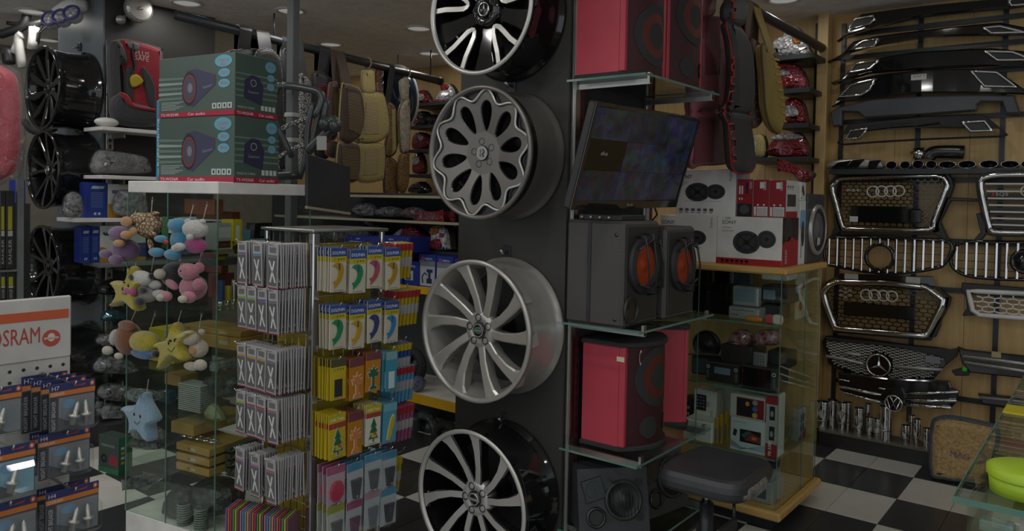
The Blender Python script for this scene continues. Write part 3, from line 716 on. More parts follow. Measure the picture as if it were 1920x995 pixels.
diffuser('bumper_diffuser', (60, 485, 130, 460, 200, 390, 270, 360, 560, 315, 1000, 290, 1190, 305, 1280, 370, 1180, 385, 900, 395, 600, 410, 380, 425, 280, 435, 150, 470, 75, 497), [(175, 430, 215, 380, 355, 360, 300, 410), (965, 310, 1120, 312, 1210, 345, 1190, 356, 1035, 360)], 'black bumper diffuser, third from the ceiling')
tg, zf = diffuser('bumper_diffuser', (65, 625, 130, 545, 200, 470, 330, 445, 600, 420, 880, 410, 1050, 430, 1182, 520, 1210, 555, 1000, 550, 600, 550, 300, 580, 120, 600), [(115, 570, 190, 500, 330, 470, 300, 530, 250, 560), (885, 425, 1030, 430, 1140, 512, 960, 510)], 'deep black bumper diffuser with large silver exhaust frames and a white name tag')
q = W2(e2, 540, 480, 630, 440); b = B('white'); b.M = FY(YW - .083); b.rect(q[0][0], q[0][1], q[1][0] - q[0][0], q[1][1] - q[0][1], '#bdbdb5'); b.text('GOLF 7', (q[0][0] + q[1][0]) / 2, (q[0][1] + q[1][1]) / 2, .014, '#303030', .001, al='c'); part('name_tag', b, tg)
diffuser('bumper_diffuser', (60, 655, 120, 625, 300, 590, 600, 570, 900, 560, 1130, 560, 1165, 665, 1080, 665, 1060, 600, 940, 600, 915, 620, 910, 650, 600, 675, 265, 692, 230, 660, 130, 655, 125, 735, 75, 742), [], 'dark grey bumper diffuser with two square exhaust cut-outs', 'dark_grey')

diffuser('bumper_diffuser', (95, 835, 165, 730, 400, 710, 600, 690, 960, 675, 1090, 785, 1060, 800, 600, 820, 330, 835, 120, 848), [(150, 815, 185, 765, 285, 755, 240, 808), (835, 720, 960, 710, 1000, 765, 880, 770)], 'flat matt black bumper diffuser above the exhaust tip shelf', 'black_m', [(410, 750, 555, 733, 560, 742, 415, 752), (575, 742, 700, 725, 705, 735, 580, 745)])

# exhaust tip shelf
zs = oY(*e3(700, 150), YW - .08).z; x0, x1 = oY(*e3(60, 150), YW - .08).x, oY(1960, 315, YW - .08).x
b = B('steel_black'); b.box((x0, YW - .08, zs - .03), (x1, 5.16, zs)); solo('wall_shelf', b, 'narrow black steel shelf carrying a row of oval exhaust tips', 'shelf')
for i, (cx, cy, rx, ry) in enumerate(((545, 102, 45, 33), (652, 102, 43, 33), (752, 92, 45, 38), (855, 90, 45, 36), (980, 86, 70, 35), (1132, 86, 72, 37), (1302, 80, 75, 38), (1467, 80, 75, 35), (1600, 92, 50, 35))):
    p = oY(*e3(cx, cy), YW - .07); w = oY(*e3(cx + rx, cy), YW - .07).x - p.x; h = w * ry / rx * (1.0 if rx < 50 else .95)
    nm = ('first', 'second', 'third', 'fourth', 'fifth', 'sixth', 'seventh', 'eighth', 'ninth')[i]
    M = frame((p.x, YW - .07, zs + h), (1, 0, 0), (0, 0, 1))
    t = thing('exhaust_tip', f'{"round" if rx < 50 else "oval"} chrome exhaust tip, {nm} along the narrow wall shelf', 'exhaust tip', (p.x, YW, zs), 0, 'exhaust tips on the wall shelf')
    b = B('chrome'); b.M = M; b.lathe([(w * .7, -.16), (w * .72, -.09), (w * .9, -.05), (w, 0), (w * .97, .006), (w * .9, .004), (w * .88, 0)], 26, cap=False, sy=h / w); part('shell', b, t)
    b = B('foil_dark'); b.M = M; b.lathe([(w * .88, 0), (w * .8, -.05), (w * .5, -.1), (0, -.1)], 26, cap=False, sy=h / w); part('inner_sleeve', b, t)
t = thing('exhaust_trim_set', 'black and chrome louvred exhaust trim at the end of the wall shelf', 'exhaust trim', (oY(*e3(270, 150), YW).x, YW, zs))
b = B('chrome'); b.M = FY(YW - .03); P = smooth(W2(e3, 50, 140, 110, 85, 300, 68, 480, 80, 500, 100, 490, 148, 300, 150, 110, 152), 3); dz = zs - min(p[1] for p in P); P = [(x, y + dz) for x, y in P]; pillow(b, P, 0, .05, 'silver', .02); part('shell', b, t)
for q in ((105, 145, 160, 100, 260, 85, 220, 140), (215, 145, 270, 85, 365, 75, 310, 140), (385, 145, 400, 90, 490, 82, 450, 145)):
    b = B('black'); b.M = FY(YW - .083); b.prism([(x, y + dz) for x, y in W2(e3, *q)], -.004, .0, 'gloss'); part('louvre', b, t)
for (pts, r, m, lab) in (([(760, 75), (760, -10)], .035, 'chrome', 'short upright chrome exhaust connector behind the tips'), ([(830, 70), (860, 30), (940, 18), (1110, 22)], .038, 'silver', 'bent exhaust pipe with chrome sleeve behind the tips')):
    P = [oY(*e3(*p), 5.1) for p in pts]; P = smooth(P, 4, False) if len(P) > 2 else P
    t = thing('exhaust_pipe', lab, 'exhaust pipe', (P[0].x if hasattr(P[0], 'x') else P[0][0], 5.12, zs))
    b = B(m); b.tube(P, r, 14, 'dark_metal' if len(P) > 2 else m); part('pipe', b, t)
    if len(P) > 2: b = B('chrome'); b.cyl(oY(*e3(945, 20), 5.12), oY(*e3(1112, 22), 5.12), r * 1.1, 14); part('sleeve', b, t)
    else:
        b = B('chrome'); b.cyl(oY(*e3(760, 35), 5.12), oY(*e3(760, 15), 5.12), r * 1.5, 14); part('flange', b, t)

# ---- grilles
def pipe(b, P, z, r, m, closed=False, flat=1.): b.tube([(p[0], p[1], z) for p in P], r, 6, m, closed, up=(0, 0, 1), flat=flat)
def hexmesh(b, poly, sx, sy, w, z, m):
    xs = [p[0] for p in poly]; ys = [p[1] for p in poly]; y = min(ys); r = 0
    while y < max(ys):
        x = min(xs) + (sx / 2 if r % 2 else 0)
        while x < max(xs):
            if inside((x, y), poly):
                c = [(x - sx / 2, y - sy / 3), (x, y - sy * .55), (x + sx / 2, y - sy / 3), (x + sx / 2, y + sy / 3), (x, y + sy * .55)]
                for a, d in ((c[0], c[1]), (c[1], c[2]), (c[2], c[3])):
                    A, D = V(a), V(d); n = (D - A); n = V((-n.y, n.x)).normalized() * w
                    b.add([(A.x - n.x, A.y - n.y, z), (D.x - n.x, D.y - n.y, z), (D.x + n.x, D.y + n.y, z), (A.x + n.x, A.y + n.y, z), (A.x, A.y, z - .012), (D.x, D.y, z - .012)], [(0, 1, 2, 3), (0, 4, 5, 1), (3, 2, 5, 4)], m)
            x += sx
        y += sy * .88; r += 1
def rings(t, k, cs, r):
    b = B('chrome'); b.M = FY(YW)
    for i, (x, y) in enumerate(cs):
        p = W2(k, x, y)[0]; q = W2(k, x + r, y)[0]; R = q[0] - p[0]; b.torus((p[0], p[1], .055 + .002 * (i % 2)), R, R * .15, 'machined', 28, 6)
    part('ring_emblem', b, t)
def gthing(k, pts, lab, name='grille'):
    P = W2(k, *pts); return thing('car_' + name, lab, 'car grille', (sum(p[0] for p in P) / len(P), YW, min(p[1] for p in P)), 0, 'car grilles on the oak wall'), P
# honeycomb grille with four rings
YW = 5.09
fr = (95, 300, 130, 255, 180, 225, 480, 215, 900, 205, 960, 225, 985, 270, 975, 320, 880, 560, 845, 620, 500, 625, 220, 618, 175, 595, 130, 430)
t, P = gthing(e3, fr, 'black honeycomb car grille with chrome frame and four rings, under the exhaust tip shelf')
b = B('chrome'); b.M = FY(YW); pipe(b, smooth(P, 3), .03, .016, 'chrome', True); part('chrome_frame', b, t)
b = B('gloss'); b.M = FY(YW); b.prism([tuple(p) for p in fill_inset(smooth(P, 3), -.03)], -.03, .02, 'black', [fill_inset(smooth(P, 3), .002)], .004); part('housing', b, t)
b = B('gloss'); b.M = FY(YW); hexmesh(b, fill_inset(P, .012), .036, .026, .0028, .015, 'gloss'); part('honeycomb_mesh', b, t, kind='stuff')
rings(t, e3, ((418, 330), (486, 328), (552, 327), (618, 325)), 44)
q = W2(e3, 240, 560, 700, 445, 790, 445); b = B('gloss'); b.M = FY(YW); b.box((q[0][0], q[0][1], .02), (q[1][0], q[1][1], .045), 'gloss', .004); b.box((q[1][0] + .002, q[0][1], .018), (q[2][0], q[1][1] - .01, .06), 'foil_dark', .01); part('plate_holder', b, t)
q = W2(e3, 235, 560, 300, 520); b = B('white'); b.M = FY(YW); b.rect(q[0][0], q[0][1], q[1][0] - q[0][0], q[1][1] - q[0][1], '#c9c9c9', .0455); part('paper_sticker', b, t)
q = W2(e3, 168, 328, 205, 308, 300, 312); b = B('silver'); b.M = FY(YW); b.poly([(q[0][0], q[0][1]), (q[0][0] + .012, q[0][1]), (q[1][0], q[1][1]), (q[1][0] - .012, q[1][1])], '#b0121c', .03); b.text('RS4', q[1][0] + .002, q[0][1] + .002, .016, '#c0c0c0', .03, w=q[2][0] - q[1][0]); part('badge', b, t)
for o in ((985, 355, 1012, 395, 960, 500, 930, 560, 985, 680, 998, 712, 975, 715, 885, 660, 862, 630, 905, 560, 940, 460), (100, 480, 128, 500, 140, 560, 170, 630, 75, 680, 105, 600), (1000, 372, 1225, 382, 1225, 405, 1000, 402)):
    b = B('black'); b.M = FY(YW); b.prism(W2(e3, *o), -.02, .02, 'black', (), .004); part('mounting_bracket', b, t)
# slatted grille partly out of frame
YW = 5.02
fr = (1242, 262, 1290, 215, 1420, 198, 1700, 195, 2000, 190, 2080, 205, 2120, 260, 2000, 560, 1950, 640, 1600, 645, 1340, 638, 1310, 600, 1270, 430)
t, P = gthing(e3, fr, 'car grille of horizontal chrome bars cut off by the picture edge')
b = B('chrome'); b.M = FY(YW); pipe(b, smooth(P, 3), .03, .016, 'chrome', True); part('chrome_frame', b, t)
b = B('gloss'); b.M = FY(YW); b.prism(fill_inset(smooth(P, 3), -.025), -.03, .02, 'black', [fill_inset(smooth(P, 3), .002)], .004); part('housing', b, t)
for i, y in enumerate((268, 325, 380, 432, 483, 533, 583)):
    b = B('silver'); b.M = FY(YW); q = W2(e3, 1275 + i * 9, y, 2080 - i * 22, y); b.box((q[0][0], q[0][1] - .006, .005), (q[1][0], q[0][1] + .006, .028), 'silver', .003); part('slat', b, t)
    b = B('black'); b.M = FY(YW); b.box((q[0][0], q[0][1] - .05, .0), (q[1][0], q[0][1] - .012, .004)) if i < 6 and i % 2 else b.box((q[0][0], q[0][1] - .02, .0), (q[1][0], q[0][1] - .014, .004)); part('backing_strip', b, t)
q = W2(e3, 1330, 362, 1352, 340, 1440, 345); b = B('silver'); b.M = FY(YW); b.poly([(q[0][0], q[0][1]), (q[0][0] + .012, q[0][1]), (q[1][0], q[1][1]), (q[1][0] - .012, q[1][1])], '#b0121c', .034); b.text('SQ5', q[1][0] + .004, q[0][1] + .002, .018, '#c0c0c0', .034, w=.06); part('badge', b, t)
rings(t, e3, ((1604, 325), (1680, 325), (1756, 325), (1832, 325)), 46)
b = B('black'); b.M = FY(YW); b.prism(W2(e3, 1205, 500, 1240, 490, 1300, 640, 1250, 700, 1175, 715, 1240, 640), -.02, .02, 'black', (), .004); part('mounting_bracket', b, t)
# vertical slat grilles
def vslat(fr, sl, ring, lab, ringfill=False):
    t, P = gthing(e3, fr, lab); S = smooth(P, 3)
    b = B('gloss'); b.M = FY(YW); pipe(b, S, .01, .011, 'gloss', True); part('frame', b, t)
    for x in sl:
        a = W2(e3, x, 480, x, 1200); xx = a[0][0]
        ys = [S[i][1] + (S[(i + 1) % len(S)][1] - S[i][1]) * (xx - S[i][0]) / ((S[(i + 1) % len(S)][0] - S[i][0]) or 1e-9) for i in range(len(S)) if (S[i][0] - xx) * (S[(i + 1) % len(S)][0] - xx) <= 0]
        if len(ys) < 2: continue
        lo, hi = min(ys), max(ys); segs = [(lo, hi)]
        c = W2(e3, *ring[:2])[0]; R = W2(e3, ring[0] + ring[2], ring[1])[0][0] - c[0]
        if abs(xx - c[0]) < R: h = math.sqrt(R * R - (xx - c[0]) ** 2); segs = [(lo, c[1] - h), (c[1] + h, hi)]
        for u, v in segs:
            if v - u > .01: b = B('chrome'); b.M = FY(YW); b.box((xx - .0065, u, .0), (xx + .0065, v, .03), 'chrome', .004); part('slat', b, t)
    b = B('black'); b.M = FY(YW)
    zz = sorted(p[1] for p in S); lo, hi = zz[0], zz[-1]
    for i in range(1, 5):
        z = lo + (hi - lo) * i / 5; xs = sorted(S[j][0] + (S[(j + 1) % len(S)][0] - S[j][0]) * (z - S[j][1]) / ((S[(j + 1) % len(S)][1] - S[j][1]) or 1e-9) for j in range(len(S)) if (S[j][1] - z) * (S[(j + 1) % len(S)][1] - z) <= 0)
        if len(xs) < 2: continue
        for u, v in (((xs[0], c[0] - R), (c[0] + R, xs[-1])) if abs(z - c[1]) < R else ((xs[0], xs[-1]),)):
            if v > u: b.box((u, z - .002, -.006), (v, z + .002, 0))
    part('cross_wires', b, t)
    b = B('gloss'); b.M = FY(YW); b.torus((c[0], c[1], .02), R, .012, 'gloss', 36)
    part('emblem_ring', b, t)
    if ringfill: b = B('black'); b.M = FY(YW); b.lathe([(R * .95, .01), (R * .5, .02), (0, .022)], 30, 'gloss', Matrix.Translation((c[0], c[1], 0)), cap=False); part('emblem_blank', b, t)
vslat((40, 700, 200, 688, 500, 690, 800, 700, 985, 715, 1015, 775, 960, 885, 880, 922, 600, 962, 330, 945, 120, 905, 35, 870), (75, 137, 200, 263, 328, 395, 465, 530, 595, 665, 737, 808, 882, 955), (460, 835, 108), 'vertical chrome slat grille with an empty round centre hole')
YW = 5.09
vslat((1005, 870, 1035, 780, 1110, 718, 1400, 722, 1700, 720, 1990, 715, 2060, 790, 2080, 880, 2000, 990, 1600, 1010, 1200, 990, 1060, 945), (1065, 1142, 1218, 1297, 1375, 1455, 1540, 1630, 1710, 1790, 1870, 1950, 2020), (1580, 870, 98), 'vertical chrome slat grille with a black centre disc, cut off by the picture edge', True)
# second honeycomb grille
fr = (60, 165, 100, 120, 150, 96, 480, 105, 740, 132, 855, 215, 842, 262, 742, 455, 480, 435, 140, 405, 75, 230)
t, P = gthing(e4, fr, 'black honeycomb car grille with four rings and two paper tags on its top edge')
b = B('chrome'); b.M = FY(YW); pipe(b, dens(P, .03), .035, .02, 'chrome', True); part('chrome_frame', b, t)
b = B('gloss'); b.M = FY(YW); b.prism(fill_inset(P, -.03), -.03, .02, 'black', [fill_inset(P, .004)], .004); b.prism(W2(e4, 150, 92, 165, 42, 780, 62, 800, 128, 740, 128, 480, 100), -.02, .03, 'gloss', (), .004); part('housing', b, t)
b = B('gloss'); b.M = FY(YW); hexmesh(b, fill_inset(P, .012), .046, .028, .003, .015, 'gloss'); part('honeycomb_mesh', b, t, kind='stuff')
rings(t, e4, ((350, 183), (406, 185), (463, 188), (520, 192)), 37)
b = B('gloss'); b.M = FY(YW); b.prism(W2(e4, 200, 232, 672, 262, 665, 350, 195, 318), .02, .045, 'gloss', (), .004); part('plate_holder', b, t)
b = B('silver'); b.M = FY(YW)
for x, y in ((205, 140), (175, 155), (235, 155), (205, 168), (175, 185), (235, 185), (205, 198)): q = W2(e4, x, y)[0]; b.disc(q[0], q[1], .014, .008, 'silver', .03, 6)
part('badge', b, t)
for o in ((200, 42, 290, 46, 290, 78, 198, 74), (608, 62, 703, 70, 700, 110, 603, 104)): b = B('white'); b.M = FY(YW); b.poly(W2(e4, *o), '#b8b8b2', .032); part('paper_tag', b, t)
for o in ((860, 190, 905, 205, 890, 260, 850, 300, 830, 400, 800, 465, 745, 470, 845, 262), (40, 180, 60, 165, 75, 230, 130, 405, 100, 400, 60, 330)):
    b = B('black'); b.M = FY(YW); b.prism(W2(e4, *o), -.02, .02, 'black', (), .004); part('mounting_bracket', b, t)
# white mesh grille
fr = (1020, 158, 1386, 175, 1700, 190, 1690, 300, 1640, 350, 1386, 338, 1095, 318, 1048, 285)
t, P = gthing(e4, fr, 'white framed lattice car grille cut off by the picture edge')
b = B('white_g'); b.M = FY(YW); pipe(b, dens(P, .04), .03, .014, 'white_g', True); part('white_frame', b, t)
b = B('white_g'); b.M = FY(YW); hexmesh(b, fill_inset(P, .01), .058, .03, .0035, .02, 'white_g'); part('lattice_mesh', b, t, kind='stuff')
b = B('black'); b.M = FY(YW); b.prism(W2(e4, 975, 105, 1700, 165, 1700, 188, 1386, 172, 1015, 155, 1030, 250, 1090, 322, 975, 325, 1008, 270, 1000, 200, 970, 150), -.03, .015, 'black', (), .004); part('housing', b, t)
# diamond stud grille with star
fr = (75, 470, 90, 590, 112, 650, 300, 722, 480, 752, 740, 748, 800, 705, 862, 630, 885, 560, 620, 530, 400, 500)
t, P = gthing(e4, fr, 'black car grille sprinkled with silver studs around a large star badge')
S = smooth(P, 3)
b = B('black'); b.M = FY(YW); b.prism(fill_inset(S, -.012), -.02, .012, 'gloss', (), .004); b.prism(W2(e4, 75, 465, 400, 495, 880, 550, 960, 535, 945, 590, 870, 650, 860, 600, 620, 545, 400, 515, 80, 490), .0, .03, 'black', (), .004); part('housing', b, t)
b = B('chrome'); b.M = FY(YW); c = W2(e4, 425, 650)[0]; R = W2(e4, 503, 650)[0][0] - c[0]
x = min(p[0] for p in S)
while x < max(p[0] for p in S):
    i = int(round(x / .0235)); z = min(p[1] for p in S) + (.0085 if i % 2 else 0)
    while z < max(p[1] for p in S):
        if inside((x, z), fill_inset(S, .012)) and math.hypot(x - c[0], z - c[1]) > R * 1.2: b.lathe([(.0062, .012), (.0062, .017), (0, .02)], 6, 'silver', Matrix.Translation((x, z, 0)), cap=False, sm=False)
        z += .017
    x += .0117
part('studs', b, t, kind='stuff')
for a in ((75, 590, 200, 612, 325, 640), (530, 660, 700, 672, 850, 680), (195, 570, 305, 582)):
    b = B('silver'); b.M = FY(YW); pipe(b, W2(e4, *a), .028, .011, 'silver'); part('chrome_bar', b, t)
b = B('chrome'); b.M = FY(YW) @ Matrix.Translation((c[0], c[1], .04)); b.torus((0, 0, 0), R, R * .09, 'chrome', 36); b.disc(0, 0, R, R, 'gloss', -.004, 30)
for k in range(3):
    a = PI / 2 + k * 2 * PI / 3 - .04; b.add([(*pol(R, a), 0), (*pol(R * .17, a + 1.05), 0), (0, 0, .012), (*pol(R * .17, a - 1.05), 0)], [(0, 1, 2), (0, 2, 3)], 'chrome')
part('star_emblem', b, t)
q = W2(e4, 735, 630, 835, 597); b = B('white'); b.M = FY(YW); b.rect(q[0][0], q[0][1], q[1][0] - q[0][0], q[1][1] - q[0][1], '#7e8088', .033); part('paper_tag', b, t)
# black grille with round VW badge
YW = 5.02
fr = (150, 700, 480, 740, 890, 760, 905, 800, 958, 830, 940, 895, 900, 940, 600, 922, 470, 905, 200, 850, 155, 800)
t, P = gthing(e4, fr, 'gloss black car grille with chrome bars and round lettered badge, lowest on the rack')
b = B('gloss'); b.M = FY(YW); b.prism(dens(P, .05), -.02, .02, 'gloss', (), .006); part('housing', b, t)
for a, r in (((160, 792, 300, 820, 440, 848), .01), ((180, 828, 320, 868, 460, 900), .008), ((600, 838, 760, 836, 952, 826), .009), ((605, 880, 760, 888, 940, 884), .01), ((600, 910, 760, 925, 905, 932), .011), ((160, 745, 230, 757), .006), ((420, 803, 490, 812), .006)):
    b = B('chrome'); b.M = FY(YW); pipe(b, W2(e4, *a), .024, r, 'chrome'); part('chrome_bar', b, t)
c = W2(e4, 527, 900)[0]; R = W2(e4, 583, 900)[0][0] - c[0]
b = B('chrome'); b.M = FY(YW) @ Matrix.Translation((c[0], c[1], .045)); b.torus((0, 0, 0), R, R * .1, 'chrome', 32); b.disc(0, 0, R, R, 'gloss', -.004, 30)
for a in ([(-.42, .85), (0, .12), (.42, .85)], [(-.8, .5), (-.38, -.75), (0, -.02), (.38, -.75), (.8, .5)]): b.tube([(x * R, y * R, 0) for x, y in a], R * .1, 5, 'chrome', up=(0, 0, 1))
part('round_emblem', b, t)
b = B('black'); b.M = FY(YW); b.prism(W2(e4, 440, 840, 470, 800, 580, 795, 610, 850, 590, 930, 470, 930), -.01, .035, 'gloss', (), .008); part('badge_mount', b, t)
# grilles at the right edge
fr = (945, 528, 1000, 548, 1386, 588, 1600, 610, 1600, 760, 1386, 740, 1030, 702, 975, 640)
t, P = gthing(e4, fr, 'black car grille with two chrome bars and a cream tag at the picture edge')
b = B('black'); b.M = FY(YW); b.prism(P, -.02, .015, 'gloss', (), .006); part('housing', b, t)
for a in ((985, 592, 1386, 642, 1600, 665), (995, 632, 1386, 690, 1600, 715)): b = B('silver'); b.M = FY(YW); pipe(b, W2(e4, *a), .02, .011, 'silver'); part('chrome_bar', b, t)
q = W2(e4, 1172, 597, 1236, 566); b = B('white'); b.M = FY(YW); b.rect(q[0][0], q[0][1], q[1][0] - q[0][0], q[1][1] - q[0][1], '#b0a070', .018); part('paper_tag', b, t)
b = B('black'); b.M = FY(YW); b.prism(W2(e4, 905, 690, 960, 675, 1030, 695, 1020, 722, 930, 722), -.02, .02, 'black', (), .004); q = W2(e4, 980, 688, 1010, 668); b.box((q[0][0], q[0][1], .02), (q[1][0], q[1][1], .028), '#2fbf2a'); part('clip_bracket', b, t)
fr = (1080, 840, 1386, 868, 1600, 885, 1600, 965, 1386, 945, 1110, 908)
t, P = gthing(e4, fr, 'short black grille strip behind the wrapped seat cushion')
b = B('gloss'); b.M = FY(YW); b.prism(P, -.02, .02, 'gloss', (), .006); part('housing', b, t)
b = B('silver'); b.M = FY(YW); pipe(b, W2(e4, 1090, 865, 1386, 893, 1600, 910), .022, .008, 'silver'); part('chrome_bar', b, t)

# ------------------------------------------------------------------ floor shelf with chrome exhaust tips
YS = 5.0
zs = oY(*e5(300, 400), YS).z; x0 = oY(1535, 812, YS).x; x1 = x0 + 2.2
t = thing('floor_shelf', 'low black shelf along the oak wall holding chrome exhaust tips', 'shelf', ((x0 + x1) / 2, 5.08, 0))
b = B('#6b675f'); b.box((x0, YS, zs - .012), (x1, 5.18, zs)); part('board', b, t)
b = B('black'); b.box((x0, YS + .005, 0), (x1, YS + .025, zs - .0125)); part('kick_panel', b, t)
tips = [(70, 175, 380, 38, .8), (135, 165, 375, 35, 1), (195, 182, 385, 34, .7), (232, 180, 370, 28, .9), (300, 215, 400, 34, .8), (358, 190, 345, 22, .9), (370, 275, 400, 24, .75), (418, 285, 420, 26, .7), (470, 205, 410, 42, 1), (598, 325, 450, 30, .7), (635, 262, 400, 24, .8), (668, 285, 455, 27, .6), (735, 345, 440, 30, .9)]
for i, (cx, y0, y1, r, tp) in enumerate(tips):
    back = y1 < 405 and i in (1, 3, 5, 8, 10); Y = YS + (.105 if back else .05); p = oY(*e5(cx, y1), Y); R = oY(*e5(cx + r, y1), Y).x - p.x; h = oY(*e5(cx, y0), Y).z - zs
    t = thing('exhaust_sleeve', 'upright chrome exhaust sleeve, ' + ('tenth eleventh twelfth last'.split()[i - 9] if i > 8 else 'first second third fourth fifth sixth seventh eighth ninth'.split()[i]) + ' from the display case on the low shelf', 'exhaust tip', (p.x, Y, zs), 0, 'chrome exhaust sleeves on the low shelf')
    b = B('chrome'); b.lathe([(R * tp, 0), (R * tp, h * .3), (R, h * .42), (R, h * .96), (R * .97, h)], 18, 'chrome', Matrix.Translation((p.x, Y, zs)), cap=False); part('shell', b, t)
    b = B('foil_dark'); b.lathe([(R * .97, h), (R * .85, h * .95), (R * .8, h * .6), (0, h * .6)], 18, 'foil_dark', Matrix.Translation((p.x, Y, zs)), cap=False); part('inner_sleeve', b, t)
    b = B('dark_metal'); b.torus((p.x, Y, zs + h * .3), R * tp * 1.02, .004, 'alu', 18); part('clamp_band', b, t)
# ------------------------------------------------------------------ wrapped seat cushion leaning by the wall
Yc = 4.82
P = on('Y', Yc, e5.l(765, 290, 800, 250, 900, 240, 1130, 285, 1185, 310, 1195, 400, 1150, 560, 1090, 650, 1050, 665, 800, 635, 755, 580, 752, 430)); dz = -min(p[1] for p in P) + .004; P = smooth([(x, y + dz) for x, y in P], 3)
t = thing('seat_cushion', 'tan wooden bead seat cushion in clear wrapping standing on the floor', 'seat cushion', (sum(p[0] for p in P) / len(P), Yc, 0))
df('beads', 'c9a050', .5, 0, 'cloth', ns=70)
b = B('beads'); b.M = FY(Yc); pillow(b, fill_inset(P, .015), 0, .045, 'beads', .03, both=True); part('cushion', b, t)
b = B('leather_b'); b.M = FY(Yc); b.tube([(x, y, 0) for x, y in fill_inset(P, .012)], .016, 6, '#46525a', True); part('piping', b, t)
c = on('Y', Yc, e5.l(890, 480, 1015, 470))
b = B('#5a3a78'); b.M = FY(Yc - .0535); q = c[0]; b.text('MAG', q[0], q[1] + dz, .032, '#5a3a78', 0, w=c[1][0] - q[0])
for i in range(3): b.tube([(q[0] + .13 + .012 * i, q[1] + dz + .05, .0), (q[0] + .165 + .012 * i, q[1] + dz + .02, .0), (q[0] + .12 + .01 * i, q[1] + dz - .012, 0)], .003, 4, '#5a3a78')
part('logo_print', b, t)
b = B('wrap'); b.M = FY(Yc); pillow(b, P, 0, .058, 'wrap_thick', .02, both=True); part('plastic_wrap', b, t)
# ------------------------------------------------------------------ glass display case
CX0, CX1, CY0, CY1, CT = -2.25, -1.20, 3.52, 4.09, 1.215
def pane(b, a, c, m='glass'): b.box(a, c, m)
t = thing('display_case', 'tall glass display case with oak top and base, full of car radios', 'display case', ((CX0 + CX1) / 2, (CY0 + CY1) / 2, 0))
b = B('oak_top'); b.box((CX0, CY0 - .03, CT - .032), (CX1 + .03, CY1 + .02, CT), None, .008); part('top_board', b, t)
b = B('oak_top'); b.box((CX0, CY0 - .03, .06), (CX1 + .03, CY1 + .02, .1), None, .008); part('base_board', b, t)
b = B('black_m'); b.box((CX0 + .03, CY0 + .03, 0), (CX1 - .03, CY1 - .03, .06)); part('plinth', b, t)
g = .006; xm = oY(1307, 700, CY0).x; ym = oX(1507, 700, CX1).y
for a, c in (((CX0, CY0, .1), (xm - .001, CY0 + g, CT - .032)), ((xm + .001, CY0, .1), (CX1, CY0 + g, CT - .032)), ((CX1 - g, CY0 + g, .1), (CX1, ym - .001, CT - .032)), ((CX1 - g, ym + .001, .1), (CX1, CY1, CT - .032))):
    b = B('glass'); pane(b, a, c); part('glass_pane', b, t)
for x, y in ((xm, CY0), (CX1, CY0), (CX1, ym), (CX1, CY1)):
    b = B('glass_e'); b.box((x - .002, y - .001, .1), (x + .001, y + .002, CT - .033)); part('glass_edge', b, t)
b = B('kraft'); b.box((CX0, CY1 - .01, .1), (CX1 - .008, CY1, CT - .032), 'oak'); part('back_panel', b, t)
CS = [.948, .633, .33]
for i, z in enumerate(CS):
    b = B('glass'); b.box((CX0, CY0 + .012, z - .007), (CX1 - .012, CY1 - .015, z - .0005)); s = part('glass_shelf', b, t)
    b = B('glass_e'); b.box((CX0, CY0 + .0105, z - .007), (CX1 - .012, CY0 + .012, z - .0005)); part('shelf_edge', b, s)
def case_box(name, k, r, Y, D, z0, m, label, cat='box', pr=None, group=None, bev=.002, side=None):
    """carton whose front face is the pixel rectangle r on plane Y; pr(b, w, h) prints on that face"""
    x0, x1, a, c = fbox(k, *r, Y, z0); h = c - a
    t = thing(name, label, cat, ((x0 + x1) / 2, Y + D / 2, a), 0, group)
    b = B(m); b.box((x0, Y, a), (x1, Y + D, c), m, bev); part('carton' if cat == 'box' else 'case', b, t)
    if pr: b = B('white'); b.M = FY(Y - .0008) @ Matrix.Translation((x0, a, 0)); pr(b, x1 - x0, h); part('face_print', b, t)
    if side: b = B('white'); b.M = frame((x1 + .0008, Y, a), (0, 1, 0), (0, 0, 1)); side(b, D, h); part('side_print', b, t)
    return t, (x0, x1, a, c)
def sp_print(b, cx, cy, r, ry=None, z=.0002, cross=True):
    """flat print of a round car speaker"""
    ry = ry or r; b.disc(cx, cy, r, ry, '#2b2b2d', z, 26); b.disc(cx, cy, r * .92, ry * .92, '#4a4a4c', z + .0001, 26, ri=.93); b.disc(cx, cy, r * .6, ry * .6, '#3a3a3c', z + .0001, 22); b.disc(cx, cy, r * .22, ry * .22, '#151515', z + .0003, 16)
    if cross:
        for s in (1, -1): b.poly([(cx - r * .7, cy - s * ry * .7 - r * .06), (cx - r * .7, cy - s * ry * .7 + r * .06), (cx + r * .7, cy + s * ry * .7 + r * .06), (cx + r * .7, cy + s * ry * .7 - r * .06)], '#19191a', z + .0002)
def icons(b, x, y, w, h, n, m='#5a5a5a'):
    for i in range(n): b.rect(x + w * i / n, y, w / n * .6, h * .45, m, .0002); b.rect(x + w * i / n, y - h * .3, w / n * .5, h * .12, m, .0002)
def sony_a(b, w, h):
    b.text('SONY', w * .03, h * .8, h * .09, '#1a1a1a', .0002, w=w * .24); b.rect(w * .03, h * .71, w * .17, h * .012, '#8a8a8a', .0002); b.rect(w * .03, h * .67, w * .12, h * .012, '#8a8a8a', .0002)
    b.rect(w * .15, h * .31, w * .62, h * .006, '#9a9a9a', .0001); sp_print(b, w * .67, h * .52, w * .16, h * .16, .0002, False); sp_print(b, w * .37, h * .51, w * .21, h * .2, .0006)
    icons(b, w * .06, h * .1, w * .62, h * .13, 6); b.text('Pieline', w * .93, h * .75, h * .06, '#5a5a5a', .0002, rot=PI / 2)
